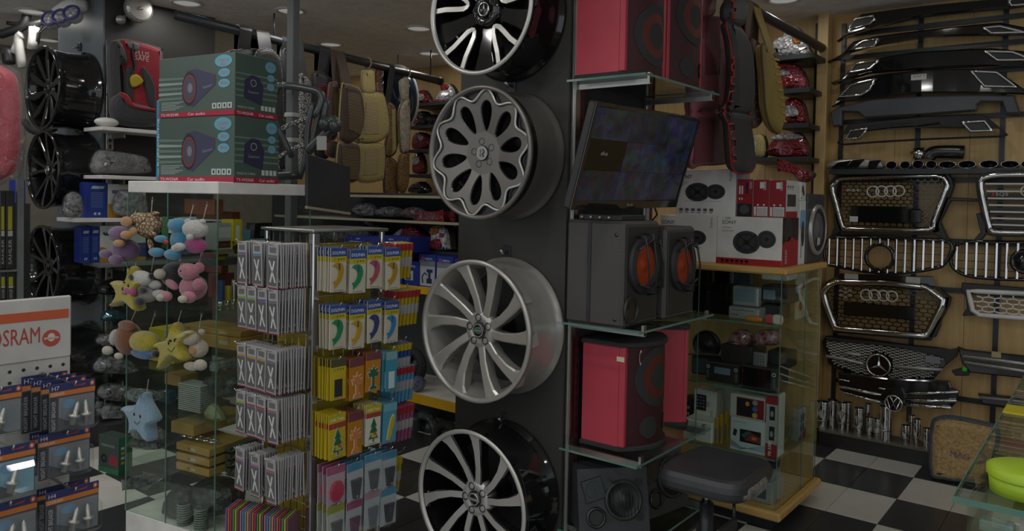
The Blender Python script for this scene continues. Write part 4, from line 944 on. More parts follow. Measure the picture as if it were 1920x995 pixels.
def sony_c(b, w, h):
    b.text('SONY', w * .08, h * .84, h * .08, '#1a1a1a', .0002, w=w * .23); b.text('1500', w * .12, h * .93, h * .05, '#3a3a3a', .0002, rot=.1); b.rect(w * .08, h * .76, w * .15, h * .012, '#8a8a8a', .0002); b.text('XS-GTF1639', w * .08, h * .68, h * .035, '#5a5a5a', .0002)
    sp_print(b, w * .77, h * .55, w * .14, h * .18, .0002, False); sp_print(b, w * .47, h * .47, w * .21, h * .24, .0006)
    b.rect(0, 0, w, h * .13, '#a31f26', .0002); icons(b, w * .08, h * .05, w * .45, h * .1, 6, '#e0e0e0')
def sony_red(b, w, h):
    b.rect(0, 0, w, h, '#8f1622', .0001); b.rect(w * .4, h * .77, w * .36, h * .17, '#d5d3d0', .0003); b.text('SONY', w * .8, h * .72, h * .07, '#e0e0e0', .0003, rot=PI / 2 * 1, w=h * .25); b.rect(w * .05, h * .03, w * .14, h * .25, '#d5d3d0', .0003); b.rect(w * .24, h * .03, w * .68, h * .25, '#d5d3d0', .0003)
    for i in range(6): b.rect(w * .27, h * (.05 + .035 * i), w * .6, h * .012, '#707070', .0004)
    b.disc(w * .3, h * .33, w * .06, w * .06, '#e0e0e0', .0003, 10); b.disc(w * .68, h * .33, w * .06, w * .06, '#e0e0e0', .0003, 10); b.poly([(w * .06, h * .03), (w * .16, h * .03), (w * .11, h * .08)], '#e0c020', .0005)
G = 'boxed car speakers on the display case'
def side_red(b, w, h): b.rect(0, 0, w, h, '#2a1416', .0001); b.poly([(0, 0), (w, 0), (w, h * .5), (w * .5, h * .62), (0, h * .45)], '#a3222a', .0002); sp_print(b, w * .35, h * .75, w * .25, h * .24); b.text('SONY', w * .3, h * .05, h * .12, '#e0e0e0', .0004, rot=PI / 2, w=h * .3)
def side_dk(b, w, h): b.rect(0, 0, w, h, '#8b8b8b', .0001); sp_print(b, w * .5, h * .5, w * .3, h * .3)
_, q = case_box('speaker_box', d7, (52, 365, 383, 630), 3.56, .22, CT, 'white', 'white printed speaker carton half hidden behind the rear subwoofer', pr=sony_a, group=G)
_, r = case_box('speaker_box', d7, (385, 355, 768, 636), 3.56, .22, CT, 'white', 'white speaker carton with a red bottom band on the display case', pr=sony_c, group=G, side=side_red)
_, s = case_box('speaker_box', d7, (150, 90, 497, 362), 3.57, .17, max(q[3], 0), 'white', 'white speaker carton stacked highest, two oval speakers printed on it', pr=sony_a, group=G, side=side_dk)
def sr2(b, w, h): b.rect(0, 0, w, h, '#8f1622', .0001); b.rect(w * .05, 0, w * .9, h * .35, '#1a1a1c', .0002); b.disc(w * .5, h * .2, w * .3, h * .12, '#4a4a4a', .0003, 18); b.rect(w * .55, h * .62, w * .16, h * .3, '#1a1a1a', .0003); b.text('SONY', w * .92, h * .75, h * .06, '#e0e0e0', .0003, rot=PI / 2, w=h * .2); icons(b, w * .15, h * .6, w * .3, h * .5, 2, '#e0c8c8')
def sidew(b, w, h): b.rect(0, 0, w, h, '#c9c8c6', .0001); b.rect(0, 0, w, h * .17, '#9a1c24', .0002); b.rect(w * .1, h * .3, w * .75, h * .33, '#3a3a3c', .0002); icons(b, w * .1, h * .8, w * .6, h * .15, 3)
for i, (x0, x1, pr, lab) in enumerate(((502, 597, sr2, 'red printed car stereo box beside the tall white carton'), (600, 692, sony_red, 'dark red stereo box, middle of three on the white carton'), (694, 790, sony_red, 'dark red stereo box nearest the ported black subwoofer'))):
    case_box('stereo_box', d7, (x0, 132, x1, 350), 3.585, .16, r[3], 'white', lab, pr=pr, group='red stereo boxes on the white carton', side=sidew if i == 2 else None)
def blue_side(b, w, h): b.rect(0, h * .55, w, h * .3, '#7fa6c8', .0001); sp_print(b, w * .5, h * .48, w * .3, h * .2); b.text('SONY', w * .35, h * .1, h * .06, '#303030', .0003, rot=PI / 2)
x0, x1 = r[1] + .0, r[1] + .001
t = thing('speaker_box', 'white and blue speaker carton seen from its printed end', 'box', (r[1] - .09, 3.92, CT), 0, G)
b = B('white'); b.box((r[1] - .2, 3.79, CT), (r[1] + .005, 3.87, CT + .31), 'white', .002); part('carton', b, t)
b = B('white'); b.M = frame((r[1] + .006, 3.79, CT), (0, 1, 0), (0, 0, 1)); blue_side(b, .08, .31); part('side_print', b, t)
def sx(b, w, h): b.disc(w * .4, h * .6, w * .18, h * .2, '#3a3a3c', .0002, 16); b.disc(w * .55, h * .4, w * .15, h * .16, '#3a3a3c', .0003, 16); b.rect(w * .1, h * .1, w * .2, h * .06, '#606060', .0002)
t = thing('speaker_box', 'small white speaker carton on top of the white and blue one', 'box', (r[1] - .09, 3.83, CT + .31), 0, G)
b = B('white'); b.box((r[1] - .2, 3.79, CT + .3105), (r[1] + .003, 3.87, CT + .40), 'white', .002); part('carton', b, t)
b = B('white'); b.M = frame((r[1] + .004, 3.79, CT + .3105), (0, 1, 0), (0, 0, 1)); sx(b, .08, .09); part('side_print', b, t)
# ported subwoofer at the case's end
t = thing('boxed_subwoofer', 'black subwoofer with a wide silver ring at the end of the display case', 'subwoofer', (-1.33, 4.0, CT))
b = B('leather_b'); b.box((-1.50, 3.875, CT), (-1.205, 4.15, CT + .345), 'leather_b', .006); part('cabinet', b, t)
M = frame((-1.204, 4.02, CT + .165), (0, 1, 0), (0, 0, 1)); R = .128
b = B('silver'); b.M = M; b.lathe([(R, 0), (R, .012), (R * .9, .018), (R * .84, .012), (R * .83, .004)], 36, 'silver', cap=False); part('trim_ring', b, t)
b = B('rubber'); b.M = M; b.lathe([(R * .83, .004), (R * .76, .016), (R * .66, .006)], 36, 'rubber', cap=False); part('surround', b, t)
b = B('dark_grey'); b.M = M; b.lathe([(R * .66, .006), (R * .4, .003), (R * .3, .01), (0, .014)], 36, '#6a6468', cap=False); b.box((-.02, -.075, .011), (.02, -.04, .0125), '#c0c0c0'); part('cone', b, t)
# tail lamp lying behind the boxes
df('lens_red', '8e1420', .12, 0, 'lens'); df('lens_clear', 'b9b9b9', .1, 0, 'lens', ns=50); df('lens_amber', 'b0662a', .1, 0, 'lens'); df('lens_smoke', '3a3436', .1, 0, 'lens'); df('lens_pink', '9c3c4c', .1, 0, 'lens')
def taillamp(name, plane, at, out, zones, label, t_=.05, dark='black', cat='tail lamp', group=None, z0=None, Yoff=0):
    """outline (2-D on a plane) as a domed lens body; zones = [(pts, material)] inlaid"""
    P = smooth(on(plane, at, out), 3); dz = 0
    if z0 is not None: dz = z0 - min(p[1] for p in P)
    F_ = FY(at) if plane == 'Y' else FX(at); P = [(x, y + dz) for x, y in P]
    c = (sum(p[0] for p in P) / len(P), min(p[1] for p in P))
    t = thing(name, label, cat, (c[0], at, c[1]) if plane == 'Y' else (at, c[0], c[1]), 0, group)
    b = B(dark); b.M = F_; b.prism(P, -.05, 0, dark, (), .004); part('housing', b, t)
    b = B(zones[0]); b.M = F_; pillow(b, fill_inset(P, .002), .0, t_ * .6, zones[0], t_ * .8); part('lens', b, t)
    for i, (z, m) in enumerate(zones[1:]):
        Z = [(x, y + dz) for x, y in on(plane, at, z)]
        b = B(m); b.M = F_; pillow(b, smooth(Z, 3) if len(Z) > 3 else Z, t_ * .5, t_ * .22, m, .006); part('lens_segment', b, t)
    return t
taillamp('tail_lamp', 'Y', 3.84, d7.l(720, 110, 760, 88, 860, 105, 948, 150, 905, 195, 860, 190, 800, 130), ['lens_red', (d7.l(865, 140, 900, 150, 885, 190, 860, 180), 'lens_pink')], 'shiny red tail lamp lying on the boxes by the oak pilaster', z0=CT + .4)

# ------------------------------------------------------------------ contents of the display case
Yf = CY0 + .05
def dev(name, r, Y, D, z0, m, lab, cat, scr=None, k=d8, pr=None, sm='screen_grey'):
    t, q = case_box(name, k, r, Y, D, z0, m, lab, cat, pr=pr, bev=.006)
    if scr:
        x0, x1, a, c = q; w, h = x1 - x0, c - a; b = B(sm); b.M = FY(Y - .002) @ Matrix.Translation((x0, a, 0)); b.prism([(w * scr[0], h * scr[1]), (w * scr[2], h * scr[1]), (w * scr[2], h * scr[3]), (w * scr[0], h * scr[3])], 0, .0015, sm); part('screen', b, t)
    return t
df('silver_pl', '9b9c9e', .35, .2); df('screen_grey', '4b5560', .12); df('screen_blue', '6e7f8c', .12); df('grey_pl', '6f7274', .4); df('screen_black', '101114', .1)
def knobs(b, w, h):
    for x in (.09, .91): b.disc(w * x, h * .75, h * .09, h * .09, '#b8b8b8', .0006, 14, ri=.6)
    for i in range(4): b.rect(w * .05, h * (.2 + .1 * i), w * .05, h * .06, '#707070', .0005); b.rect(w * .9, h * (.2 + .1 * i), w * .05, h * .06, '#707070', .0005)
def dvdprint(b, w, h): b.disc(w * .4, h * .28, h * .16, h * .16, '#8a8a8a', .0005, 16, ri=.7); b.rect(w * .1, h * .72, w * .75, h * .05, '#4a4a4a', .0005); icons(b, w * .1, h * .3, w * .25, h * .3, 3); b.disc(w * .48, h * .84, w * .015, w * .015, '#202020', .0005, 8)
z1, z2, z3 = CS
dev('car_monitor', (105, 45, 180, 140), Yf + .25, .03, z1 + .125, 'black', 'black headrest monitor at the far end of the top case shelf', 'monitor', (.1, .2, .9, .9), sm='screen_black')
dev('portable_player', (188, 50, 285, 152), Yf + .2, .04, z1 + .12, 'grey_pl', 'grey portable player with dark screen on the top case shelf', 'media player', (.12, .3, .85, .95), sm='screen_black')
dev('long_receiver', (92, 155, 272, 298), Yf + .12, .15, z1, 'gloss', 'long black car receiver on the top case shelf', 'car radio', (.1, .5, .75, .9), sm='screen_black')
dev('car_monitor', (290, 76, 374, 148), Yf + .22, .03, z1 + .145, 'grey_pl', 'square grey framed monitor above the silver player', 'monitor', (.12, .1, .88, .9), sm='screen_grey')
dev('dvd_player', (262, 250, 404, 308), Yf + .03, .16, z1, 'silver_pl', 'silver slot disc player on the top case shelf', 'disc player', pr=dvdprint)
dev('car_monitor', (281, 150, 401, 242), Yf + .05, .05, z1 + .063, 'silver_pl', 'silver framed monitor standing on the slot disc player', 'monitor', (.1, .25, .88, .88), sm='screen_blue')
dev('car_radio', (416, 152, 548, 232), Yf + .1, .14, z1 + .085, 'black', 'black car radio with small light screen in the top of the case', 'car radio', (.08, .2, .5, .75), sm='screen_blue')
dev('black_carton', (416, 232, 505, 305), Yf + .12, .14, z1, 'black', 'plain black carton carrying the small-screen radio', 'box')
dev('flat_box', (414, 116, 540, 148), Yf + .1, .14, z1 + .195, 'white', 'flat white box on top of the small-screen radio', 'box')
b = B('oak'); x0, x1, a, c = fbox(d8, 655, 90, 685, 290, 3.9); 
t = thing('booklet', 'white booklet with red and yellow emblem leaning in the case corner', 'booklet', (CX1 - .03, 3.86, z1)); b = B('#b9b3a2'); b.box((CX1 - .03, 3.80, z1), (CX1 - .022, 3.95, z1 + .22), '#b9b3a2'); part('cover', b, t)
b = B('white'); b.M = frame((CX1 - .0215, 3.80, z1), (0, 1, 0), (0, 0, 1)); b.disc(.06, .06, .035, .03, '#c9a43a', .0002, 16); b.disc(.06, .06, .025, .02, '#9a2a2a', .0003, 16); b.disc(.1, .16, .02, .02, '#9a2a2a', .0002, 16); part('emblem_print', b, t)
for i, (r, c) in enumerate((((338, 296, 408, 318), '#c8782a'), ((430, 280, 470, 318), '#b04a4a'), ((465, 285, 508, 325), '#c9c3b9'))):
    x0, x1, a, d = fbox(d8, *r, Yf, z1); b = B(c); pillow(b, smooth([(x0, a), (x1, a), (x1, d), (x0, d)], 3), 0, .012, c, .01, FY(Yf + .02), True); o = solo('small_packet', b, ('orange accessory packet', 'red accessory packet', 'pale accessory packet')[i] + ' at the front of the top case shelf', 'packet')
# middle shelf
df('bag_red', '8a1828', .2, 0, 'foil', ns=30, b='c0b0b4')
for (o, lab) in (((270, 405, 290, 350, 345, 340, 382, 375, 370, 400, 340, 422), 'red plastic wrapped bundle in the middle of the case'), ((385, 412, 392, 355, 440, 340, 500, 350, 502, 408, 440, 418), 'red wrapped bundle with a white tag in the case')):
    P = on('Y', Yf + .1, d8.l(*o)); b = B('bag_red'); b.M = FY(Yf + .1); pillow(b, smooth(P, 3), 0, .05, 'bag_red', .03, both=True)
    o = solo('wrapped_bundle', b, lab, 'bundle'); 
x0, x1, a, c = fbox(d8, 270, 405, 500, 640, Yf + .1, z2)
dev('black_carton', (225, 415, 372, 520), Yf + .06, .2, z2 + .07, 'black', 'black carton under the red wrapped bundles', 'box')
dev('control_unit', (376, 420, 440, 503), Yf + .02, .02, z2 + .085, 'grey_pl', 'grey perforated metal plate leaning in the case', 'plate', pr=lambda b, w, h: [b.disc(w * (.2 + .2 * (i % 4)), h * (.2 + .15 * (i // 4)), .003, .003, '#3a3a3a', .0005, 6) for i in range(20)])
dev('car_radio', (445, 420, 540, 500), Yf + .12, .14, z2 + .085, 'black', 'dark car radio with a green light in the middle of the case', 'car radio', pr=lambda b, w, h: b.rect(w * .65, h * .75, w * .12, h * .1, '#1f7a4a', .0005))
t = dev('car_radio', (90, 462, 240, 548), Yf + .1, .12, z2, 'black', 'screen radio with a silver trim rail in the case', 'car radio', (.05, .1, .95, .9), sm='screen_grey')
b = B('alu'); P = [oY(*d8(*p), Yf + .09) for p in ((62, 458), (150, 455), (240, 470), (285, 505))]; b.tube(smooth(P, 4, False), .006, 6); part('trim_rail', b, t)
dev('car_radio', (155, 512, 312, 606), Yf, .16, z2 - .0, 'black', 'black car stereo with pale display and two round knobs', 'car radio', (.28, .45, .75, .78), pr=knobs, sm='screen_blue')
dev('car_radio', (322, 538, 490, 645), Yf - .01, .16, z2, 'black', 'black wide-screen car radio with knobs along one side', 'car radio', (.05, .12, .82, .92), pr=knobs, sm='screen_black')
t = thing('round_speaker', 'small round black car speaker standing in the case', 'speaker', oY(*d8(165, 455), Yf + .2)); c = oY(*d8(165, 412), Yf + .2); R = .075
b = B('black'); b.M = frame(c, (1, 0, 0), (0, 0, 1)); b.lathe([(R, 0), (R, .015), (R * .9, .02), (R * .8, .01), (R * .3, .0), (R * .25, .012), (0, .014)], 26, 'black', cap=False); part('cone', b, t)
b = B('silver'); b.M = frame(c, (1, 0, 0), (0, 0, 1)); b.torus((0, 0, .018), R * .9, .004, 'dark_metal'); part('ring', b, t)
# lower shelf
def p_icons(b, w, h):
    b.rect(w * .12, h * .42, w * .45, h * .45, '#1c1c1e', .0003)
    for i in range(12): b.rect(w * (.15 + .13 * (i % 3)), h * (.5 + .09 * (i // 3)), w * .08, h * .05, '#5a6a9a' if i % 2 else '#8a8a8a', .0004)
    b.text('9.0', w * .7, h * .55, h * .09, '#b02a2a', .0004, rot=PI / 2); b.poly([(w * .2, h * .12), (w * .5, h * .28), (w * .6, h * .18), (w * .4, h * .08)], '#3a3a3a', .0003); b.disc(w * .4, h * .2, w * .06, w * .06, '#9ab03a', .0004, 8)
    for i in range(6): b.rect(w * .75, h * (.12 + .06 * i), w * .12, h * .02, '#7a7a7a', .0003)
def p_white(b, w, h): b.text('O TULLUX O', w * .2, h * .35, h * .09, '#404040', .0003, w=w * .5)
def p_red(b, w, h):
    b.rect(0, 0, w, h, '#b7b5b2', .0001); b.rect(w * .18, h * .05, w * .8, h * .85, '#7c1420', .0002); b.rect(w * .2, h * .1, w * .55, h * .75, '#1a1a1c', .0003); b.disc(w * .5, h * .65, w * .06, w * .07, '#d0882a', .0004, 8)
    for i, c in enumerate(('#8a8a8a', '#5a5a9a', '#b0a040')): b.disc(w * .72, h * (.75 - .28 * i), w * .08, h * .12, c, .0004, 14)
def p_car(b, w, h):
    b.rect(0, 0, w, h, '#b9c2c6', .0001); b.rect(w * .27, h * .28, w * .6, h * .4, '#15161a', .0003); b.poly([(w * .4, h * .35), (w * .85, h * .33), (w * .85, h * .5), (w * .6, h * .6)], '#7a3a30', .0004); b.disc(w * .68, h * .45, w * .08, h * .05, '#d06a40', .0005, 12); b.poly([(w * .3, h * .5), (w * .5, h * .65), (w * .6, h * .62), (w * .4, h * .4)], '#3c5a58', .0004)
    b.poly([(w * .06, h * .45), (w * .16, h * .42), (w * .2, h * .62), (w * .1, h * .66)], '#303438', .0004)
    for i in range(5): b.tube([(0, h * (.3 - .04 * i), .0005), (w * .3, h * (.12 - .02 * i), .0005), (w, h * (.1 + .05 * i), .0005)], .0012, 4, '#5f8ea0')
    b.text('CAR MP5 PLAYER', w * .2, h * .1, h * .05, '#f0f0f0', .0008); b.text('BLUETOOTH', w * .08, h * .86, h * .05, '#3a6a80', .0004)
def p_tall(b, w, h):
    b.rect(0, 0, w, h, '#9a9896', .0001); b.rect(0, 0, w, h * .22, '#8a1a24', .0002); b.rect(0, h * .85, w, h * .15, '#8a1a24', .0002)
    for y in (.28, .6): b.rect(w * .3, h * y, w * .45, h * .22, '#151515', .0003); b.disc(w * .5, h * (y + .1), w * .14, h * .05, '#8a8a8a', .0004, 10)
    b.text('FB-338P', w * .5, h * .03, h * .05, '#e0e0e0', .0004, rot=PI / 2)
dev('white_sheet', (195, 618, 490, 800), Yf + .3, .01, z3 + .05, 'white', 'large pale cardboard sheet standing behind the boxes in the case', 'sheet')
dev('dark_carton', (32, 655, 88, 800), Yf + .12, .12, z3, 'black', 'dark carton at the hidden end of the lower case shelf', 'box', pr=lambda b, w, h: [b.rect(w * .55, h * (.1 + .2 * i), w * .35, h * .1, '#8a8a8a', .0004) for i in range(4)])
dev('gadget_box', (100, 637, 205, 800), Yf + .1, .1, z3 + .05, 'white', 'white box with a black app grid printed on it', 'box', pr=p_icons)
dev('gadget_box', (50, 805, 187, 902), Yf - .02, .13, z3, 'white', 'small plain white box on the lower case shelf', 'box', pr=p_white)
for i, x in enumerate((195, 215, 240)):
    dev('screwdriver_pack', (x, 770 + (2 - i) * 15, x + 18, 925), Yf + .02 * i, .012, z3, '#b08a1c', 'yellow slim accessory pack, ' + ('first', 'second', 'third')[i] + ' beside the small white box', 'packet', pr=lambda b, w, h: b.rect(w * .2, h * .1, w * .6, h * .5, '#6a6a60', .0004))
dev('gadget_box', (272, 797, 436, 948), Yf - .01, .14, z3, 'white', 'white blue box picturing a racing car screen', 'box', pr=p_car)
dev('gadget_box', (272, 692, 432, 797), Yf, .13, z3 + .156, 'white', 'red and white box stacked on the racing car screen box', 'box', pr=p_red)
dev('gadget_box', (437, 668, 492, 962), Yf - .02, .1, z3, 'white', 'tall red and silver box at the case corner', 'box', pr=p_tall)
P = [(CX1 - .03, 3.68), (CX1 - .03, 3.86), (CX1 - .13, 3.86), (CX1 - .13, 3.68)]
b = B('foil_gold'); df('foil_gold', 'a08a52', .3, 0, 'foil', ns=26, b='6a5a34'); b.M = frame((CX1 - .08, 3.78, z3 + .017), (0, 1, 0), (0, 0, 1)); pillow(b, smooth([(-.1, 0), (.1, 0), (.11, .15), (.1, .27), (-.1, .27), (-.11, .15)], 3), 0, .035, 'foil_gold', .03, both=True); solo('wrapped_bundle', b, 'tan bundle in clear film at the case side pane', 'bundle')
t = thing('gadget_box', 'grey and red device box by the side pane of the case', 'box', (CX1 - .04, 3.93, z3)); b = B('white'); b.box((CX1 - .06, 3.885, z3), (CX1 - .02, 3.99, z3 + .16), '#9a9a9a', .002); part('carton', b, t)
b = B('white'); b.M = frame((CX1 - .0192, 3.885, z3), (0, 1, 0), (0, 0, 1)); b.poly([(0, 0), (.105, 0), (.105, .05), (0, .02)], '#8a2430', .0002); b.rect(.02, .09, .06, .04, '#3a4450', .0002); b.rect(.02, .045, .06, .035, '#2a3038', .0003); part('side_print', b, t)
# base level
zb = .1
dev('car_radio', (785, 790, 1050, 975), Yf + .0, .16, zb, 'silver_pl', 'silver car radio on the case base board, lower of two', 'car radio', (.2, .25, .8, .75), k=e6, sm='screen_grey')
dev('car_radio', (800, 672, 1030, 795), Yf + .02, .15, zb + .083, 'silver_pl', 'silver car radio with dark display stacked on another', 'car radio', (.05, .35, .7, .9), k=e6, pr=knobs, sm='screen_black')
dev('car_radio', (440, 770, 725, 915), Yf + .02, .15, zb, 'black', 'black button car radio under the stool on the case base', 'car radio', k=e6, pr=lambda b, w, h: [b.rect(w * (.1 + .1 * (i % 8)), h * (.2 + .2 * (i // 8)), w * .05, h * .08, '#5a5f60', .0004) for i in range(24)] and b.disc(w * .5, h * .5, h * .2, h * .2, '#3a3f40', .0006, 16, ri=.6))
dev('keypad_unit', (1000, 425, 1090, 690), Yf + .04, .05, zb + .16, 'black', 'black keypad unit standing in the corner of the case', 'control unit', k=e6, pr=lambda b, w, h: [b.rect(w * (.2 + .2 * (i % 4)), h * (.3 + .09 * (i // 4)), w * .1, h * .04, '#6a6f70', .0004) for i in range(28)])

# ------------------------------------------------------------------ stool
t = thing('stool', 'black padded stool with a torn edge in front of the display case', 'stool', (-1.2, 2.82, 0))
zz = .51; b = B('leather_b'); P = smooth([(-1.35, 2.65), (-1.34, 2.98), (-1.2, 3.00), (-1.04, 2.99), (-1.01, 2.82), (-1.03, 2.64), (-1.2, 2.61)], 4)
pillow(b, P, zz - .04, .04, 'leather_b', .03, both=True); part('seat', b, t)
b = B('foil_silver'); df('foil_silver', 'a9a9a5', .3, 0, 'foil', ns=30, b='5a5a58'); pillow(b, smooth([(-1.03, 2.66), (-1.0, 2.72), (-1.0, 2.84), (-1.025, 2.86)], 3), zz - .045, .022, 'foil_silver', .01, both=True); part('torn_padding', b, t)
b = B('steel_black'); b.cyl((-1.22, 2.80, .05), (-1.22, 2.80, zz - .16), .026, 14); part('post', b, t)
b = B('chrome'); b.cyl((-1.22, 2.80, zz - .16), (-1.22, 2.80, zz - .09), .018, 14); part('gas_column', b, t)
for k in range(5):
    x, y = pol(.15, k * 2 * PI / 5); b = B('steel_black'); b.tube([(-1.22, 2.80, .085), (-1.22 + x, 2.80 + y, .05)], [.022, .014], 8); f = part('foot', b, t)
    b = B('rubber'); b.ell((-1.22 + x, 2.80 + y, .026), (.02, .02, .026)); part('caster', b, f)
b = B('black'); b.tube([(-1.06, 2.67, zz - .08), (-1.05, 2.65, zz - .13)], .006, 5); b.box((-1.062, 2.515, zz - .17), (-1.04, 2.66, zz - .13), 'black', .004); part('height_lever', b, t)

# ------------------------------------------------------------------ glass counter at the picture edge
t = thing('glass_counter', 'greenish glass sales counter at the picture corner', 'counter', (.3, 2.4, 0))
kx, ky, kz = -.235, 1.685, .95
b = B('glass'); b.box((kx, ky, kz - .012), (.75, 3.25, kz), 'glass'); part('glass_top', b, t)
b = B('glass_e'); b.box((kx - .002, ky - .002, kz - .012), (.75, ky, kz)); b.box((kx - .002, ky, kz - .012), (kx, 3.25, kz)); part('glass_edge', b, t)
b = B('glass'); b.box((kx + .02, ky + .02, .12), (.75, ky + .026, kz - .013)); part('front_pane', b, t)
b = B('glass'); b.box((kx + .02, ky + .03, .12), (kx + .026, 3.23, kz - .013)); part('side_pane', b, t)
for z in (.62, .36): b = B('glass'); b.box((kx + .03, ky + .03, z - .007), (.75, 3.22, z), 'glass'); part('glass_shelf', b, t)
b = B('dark_grey'); b.box((kx + .015, ky + .015, 0), (.75, 3.25, .12), '#3a4446'); part('base', b, t)
b = B('dark_grey'); b.box((.4, ky + .05, .12), (.75, 3.2, kz - .02), '#4a5254'); part('back_cabinet', b, t)
b = B('silver'); b.M = frame((kx + .11, ky + .019, kz - .07), (1, 0, 0), (0, 0, 1)); b.lathe([(.012, 0), (.013, .012), (.006, .016), (0, .016)], 14, 'chrome'); b.box((-.004, 0, .0), (.004, .05, .006), 'silver'); part('lock', b, t)
for i, (px, py, lab) in enumerate(((1893, 857, 'four ring chrome badge lying inside the glass counter'), )):
    p = oZ(px, py, .625); tt = thing('ring_badge', lab, 'badge', (p.x, p.y, .621)); 
    b = B('chrome')
    for j in range(4): b.torus((p.x - .02 + .045 * j * .79, p.y - .045 * j * .2, .626), .03, .004, 'chrome', 24)
    part('rings', b, tt)
p = oZ(1925, 925, kz); t = thing('plastic_tub', 'round yellow-green plastic tub on the glass counter', 'tub', (p.x, p.y, kz)); b = B('lime'); df('lime', 'a3c22a', .4); b.lathe([(.0, 0), (.062, 0), (.066, .035)], 26, 'lime', Matrix.Translation((p.x, p.y, kz))); part('body', b, t)
b = B('lime'); b.lathe([(.069, .033), (.069, .048), (.06, .052), (0, .05)], 26, 'lime', Matrix.Translation((p.x, p.y, kz)), cap=False); part('lid', b, t)
b = B('yellow_edge'); p = oZ(1908, 770, kz); b.box((p.x - .03, p.y - .05, kz), (p.x + .06, p.y + .05, kz + .004), '#c9b81a'); solo('yellow_card', b, 'yellow card lying on the glass counter', 'card')
b = B('clear'); p = oZ(1858, 912, kz - .2); 
for i, (px, py, s, c, lab) in enumerate(((1895, 985, .05, '#b9b6a6', 'cream packet inside the glass counter front'), (1870, 990, .04, '#9aa6a8', 'pale card box inside the glass counter front'), (1905, 835, .04, '#a0304a', 'crimson strip packet inside the glass counter'), (1897, 872, .03, '#7d9aa4', 'pale blue packet beside the ring badge in the glass counter'))):
    p = oZ(px, py, .63); b = B(c); b.box((p.x - s, p.y - s * .6, .621), (p.x + s, p.y + s * .6, .65), c, .003); solo('small_packet', b, lab, 'packet')
# ------------------------------------------------------------------ hanging seat covers
df('rib_maroon', '8a4a50', .7, 0, 'stripes', ns=55, b='5e2c32'); df('cover_black', '38393b', .6, 0, 'leather'); df('rib_black', '343436', .7, 0, 'stripes', ns=60, b='1e1e1f'); df('brown_l', '5a4636', .55, 0, 'leather', ns=90)
df('mustard', '8f7a3c', .6, 0, 'leather', ns=80); df('zig_red', 'a0302c', .6); df('slat_brown', '8a7a58', .6, 0, 'stripes', ns=30, b='3a2c20'); df('dark_brown', '4a372b', .7, 0, 'cloth'); df('straw', 'b3a468', .7, 0, 'cloth', ns=140)
df('straw_s', 'b8a986', .7, 0, 'stripes', ns=26, b='9a8a5e'); df('bead_brown', '7a4a30', .5, 0, 'lens', ns=70); df('tan_weave', '94754a', .7, 0, 'spots', ns=70, b='5e4628'); df('linen', 'a39a88', .8, 0, 'cloth', ns=40); df('mesh_bw', 'b0b0ac', .7, 0, 'spots', ns=70, b='3a3a3a')
df('red_rows', 'a03040', .7, 0, 'stripes', ns=22, b='232324', lo=.55, hi=.6); df('yel_rows', '8f7c30', .7, 0, 'stripes', ns=22, b='3a2a26', lo=.55, hi=.6)
XPR, XPLL = -1.515, -4.5
def seat_cover(X, panels, label, group, t_=.03, strap=None, extra=(), pipe_at=None):
    """panels: [(pixel outline, material, piping or None)] on the plane X; extra: flat trims [(pts, material)]"""
    allp = [q for P, _, _ in panels for q in on('X', X, P)]
    t = thing('seat_cover', label, 'seat cover', (X, sum(p[0] for p in allp) / len(allp), min(p[1] for p in allp)), 0, group)
    for i, (P, m, pip) in enumerate(panels):
        S = smooth(on('X', X, P), 4); b = B(m); b.M = FX(X); pillow(b, S, 0, t_, m, t_ * 1.1, both=True); o = part(('headrest_pad', 'back_pad', 'seat_pad')[i + 3 - len(panels)] if len(panels) <= 3 else 'pad', b, t)
        if pip: b = B(pip); b.M = FX(X); b.tube([(x, y, t_ * .3) for x, y in S], .005, 5, pip, True); part('piping', b, o)
    for P, m in extra:
        S = on('X', X, P); b = B(m); b.M = FX(X + t_); b.prism(S, -.004, .003, m); part('inlay', b, t)
    if strap:
        P, m = strap; a, c = oX(*P[0], X), oX(*P[1], X); w = abs(a.y - c.y) / 2; y = (a.y + c.y) / 2; z0 = min(a.z, c.z) if len(P) < 3 else oX(*P[2], X).z; zt = pipe_at
        b = B(m); n = 8; pts = [(X, z0)] + [(pX_(X) + .035 * math.cos(PI * i / n), zt + .035 * math.sin(PI * i / n)) for i in range(n + 1)] + [(pX_(X) - .035, zt - .25)]
        vs = [(x, y + s * w, z) for s in (-1, 1) for x, z in pts]; k = len(pts)
        vs += [(x - .008 if i < 2 else x * 1, yy, z - (.008 if 1 < i % k < k - 1 else 0)) for i, (x, yy, z) in enumerate(vs)]
        fs = [(i, i + 1, k + i + 1, k + i) for i in range(k - 1)]; fs += [tuple(2 * k + q for q in f[::-1]) for f in fs]
        fs += [(i, 2 * k + i, 2 * k + i + 1, i + 1) for i in range(k - 1)] + [(k + i + 1, 3 * k + i + 1, 3 * k + i, k + i) for i in range(k - 1)]
        b.add(vs, fs, m, False); part('strap', b, t)
    return t
def pX_(X): return XPR if X > -3 else XPLL
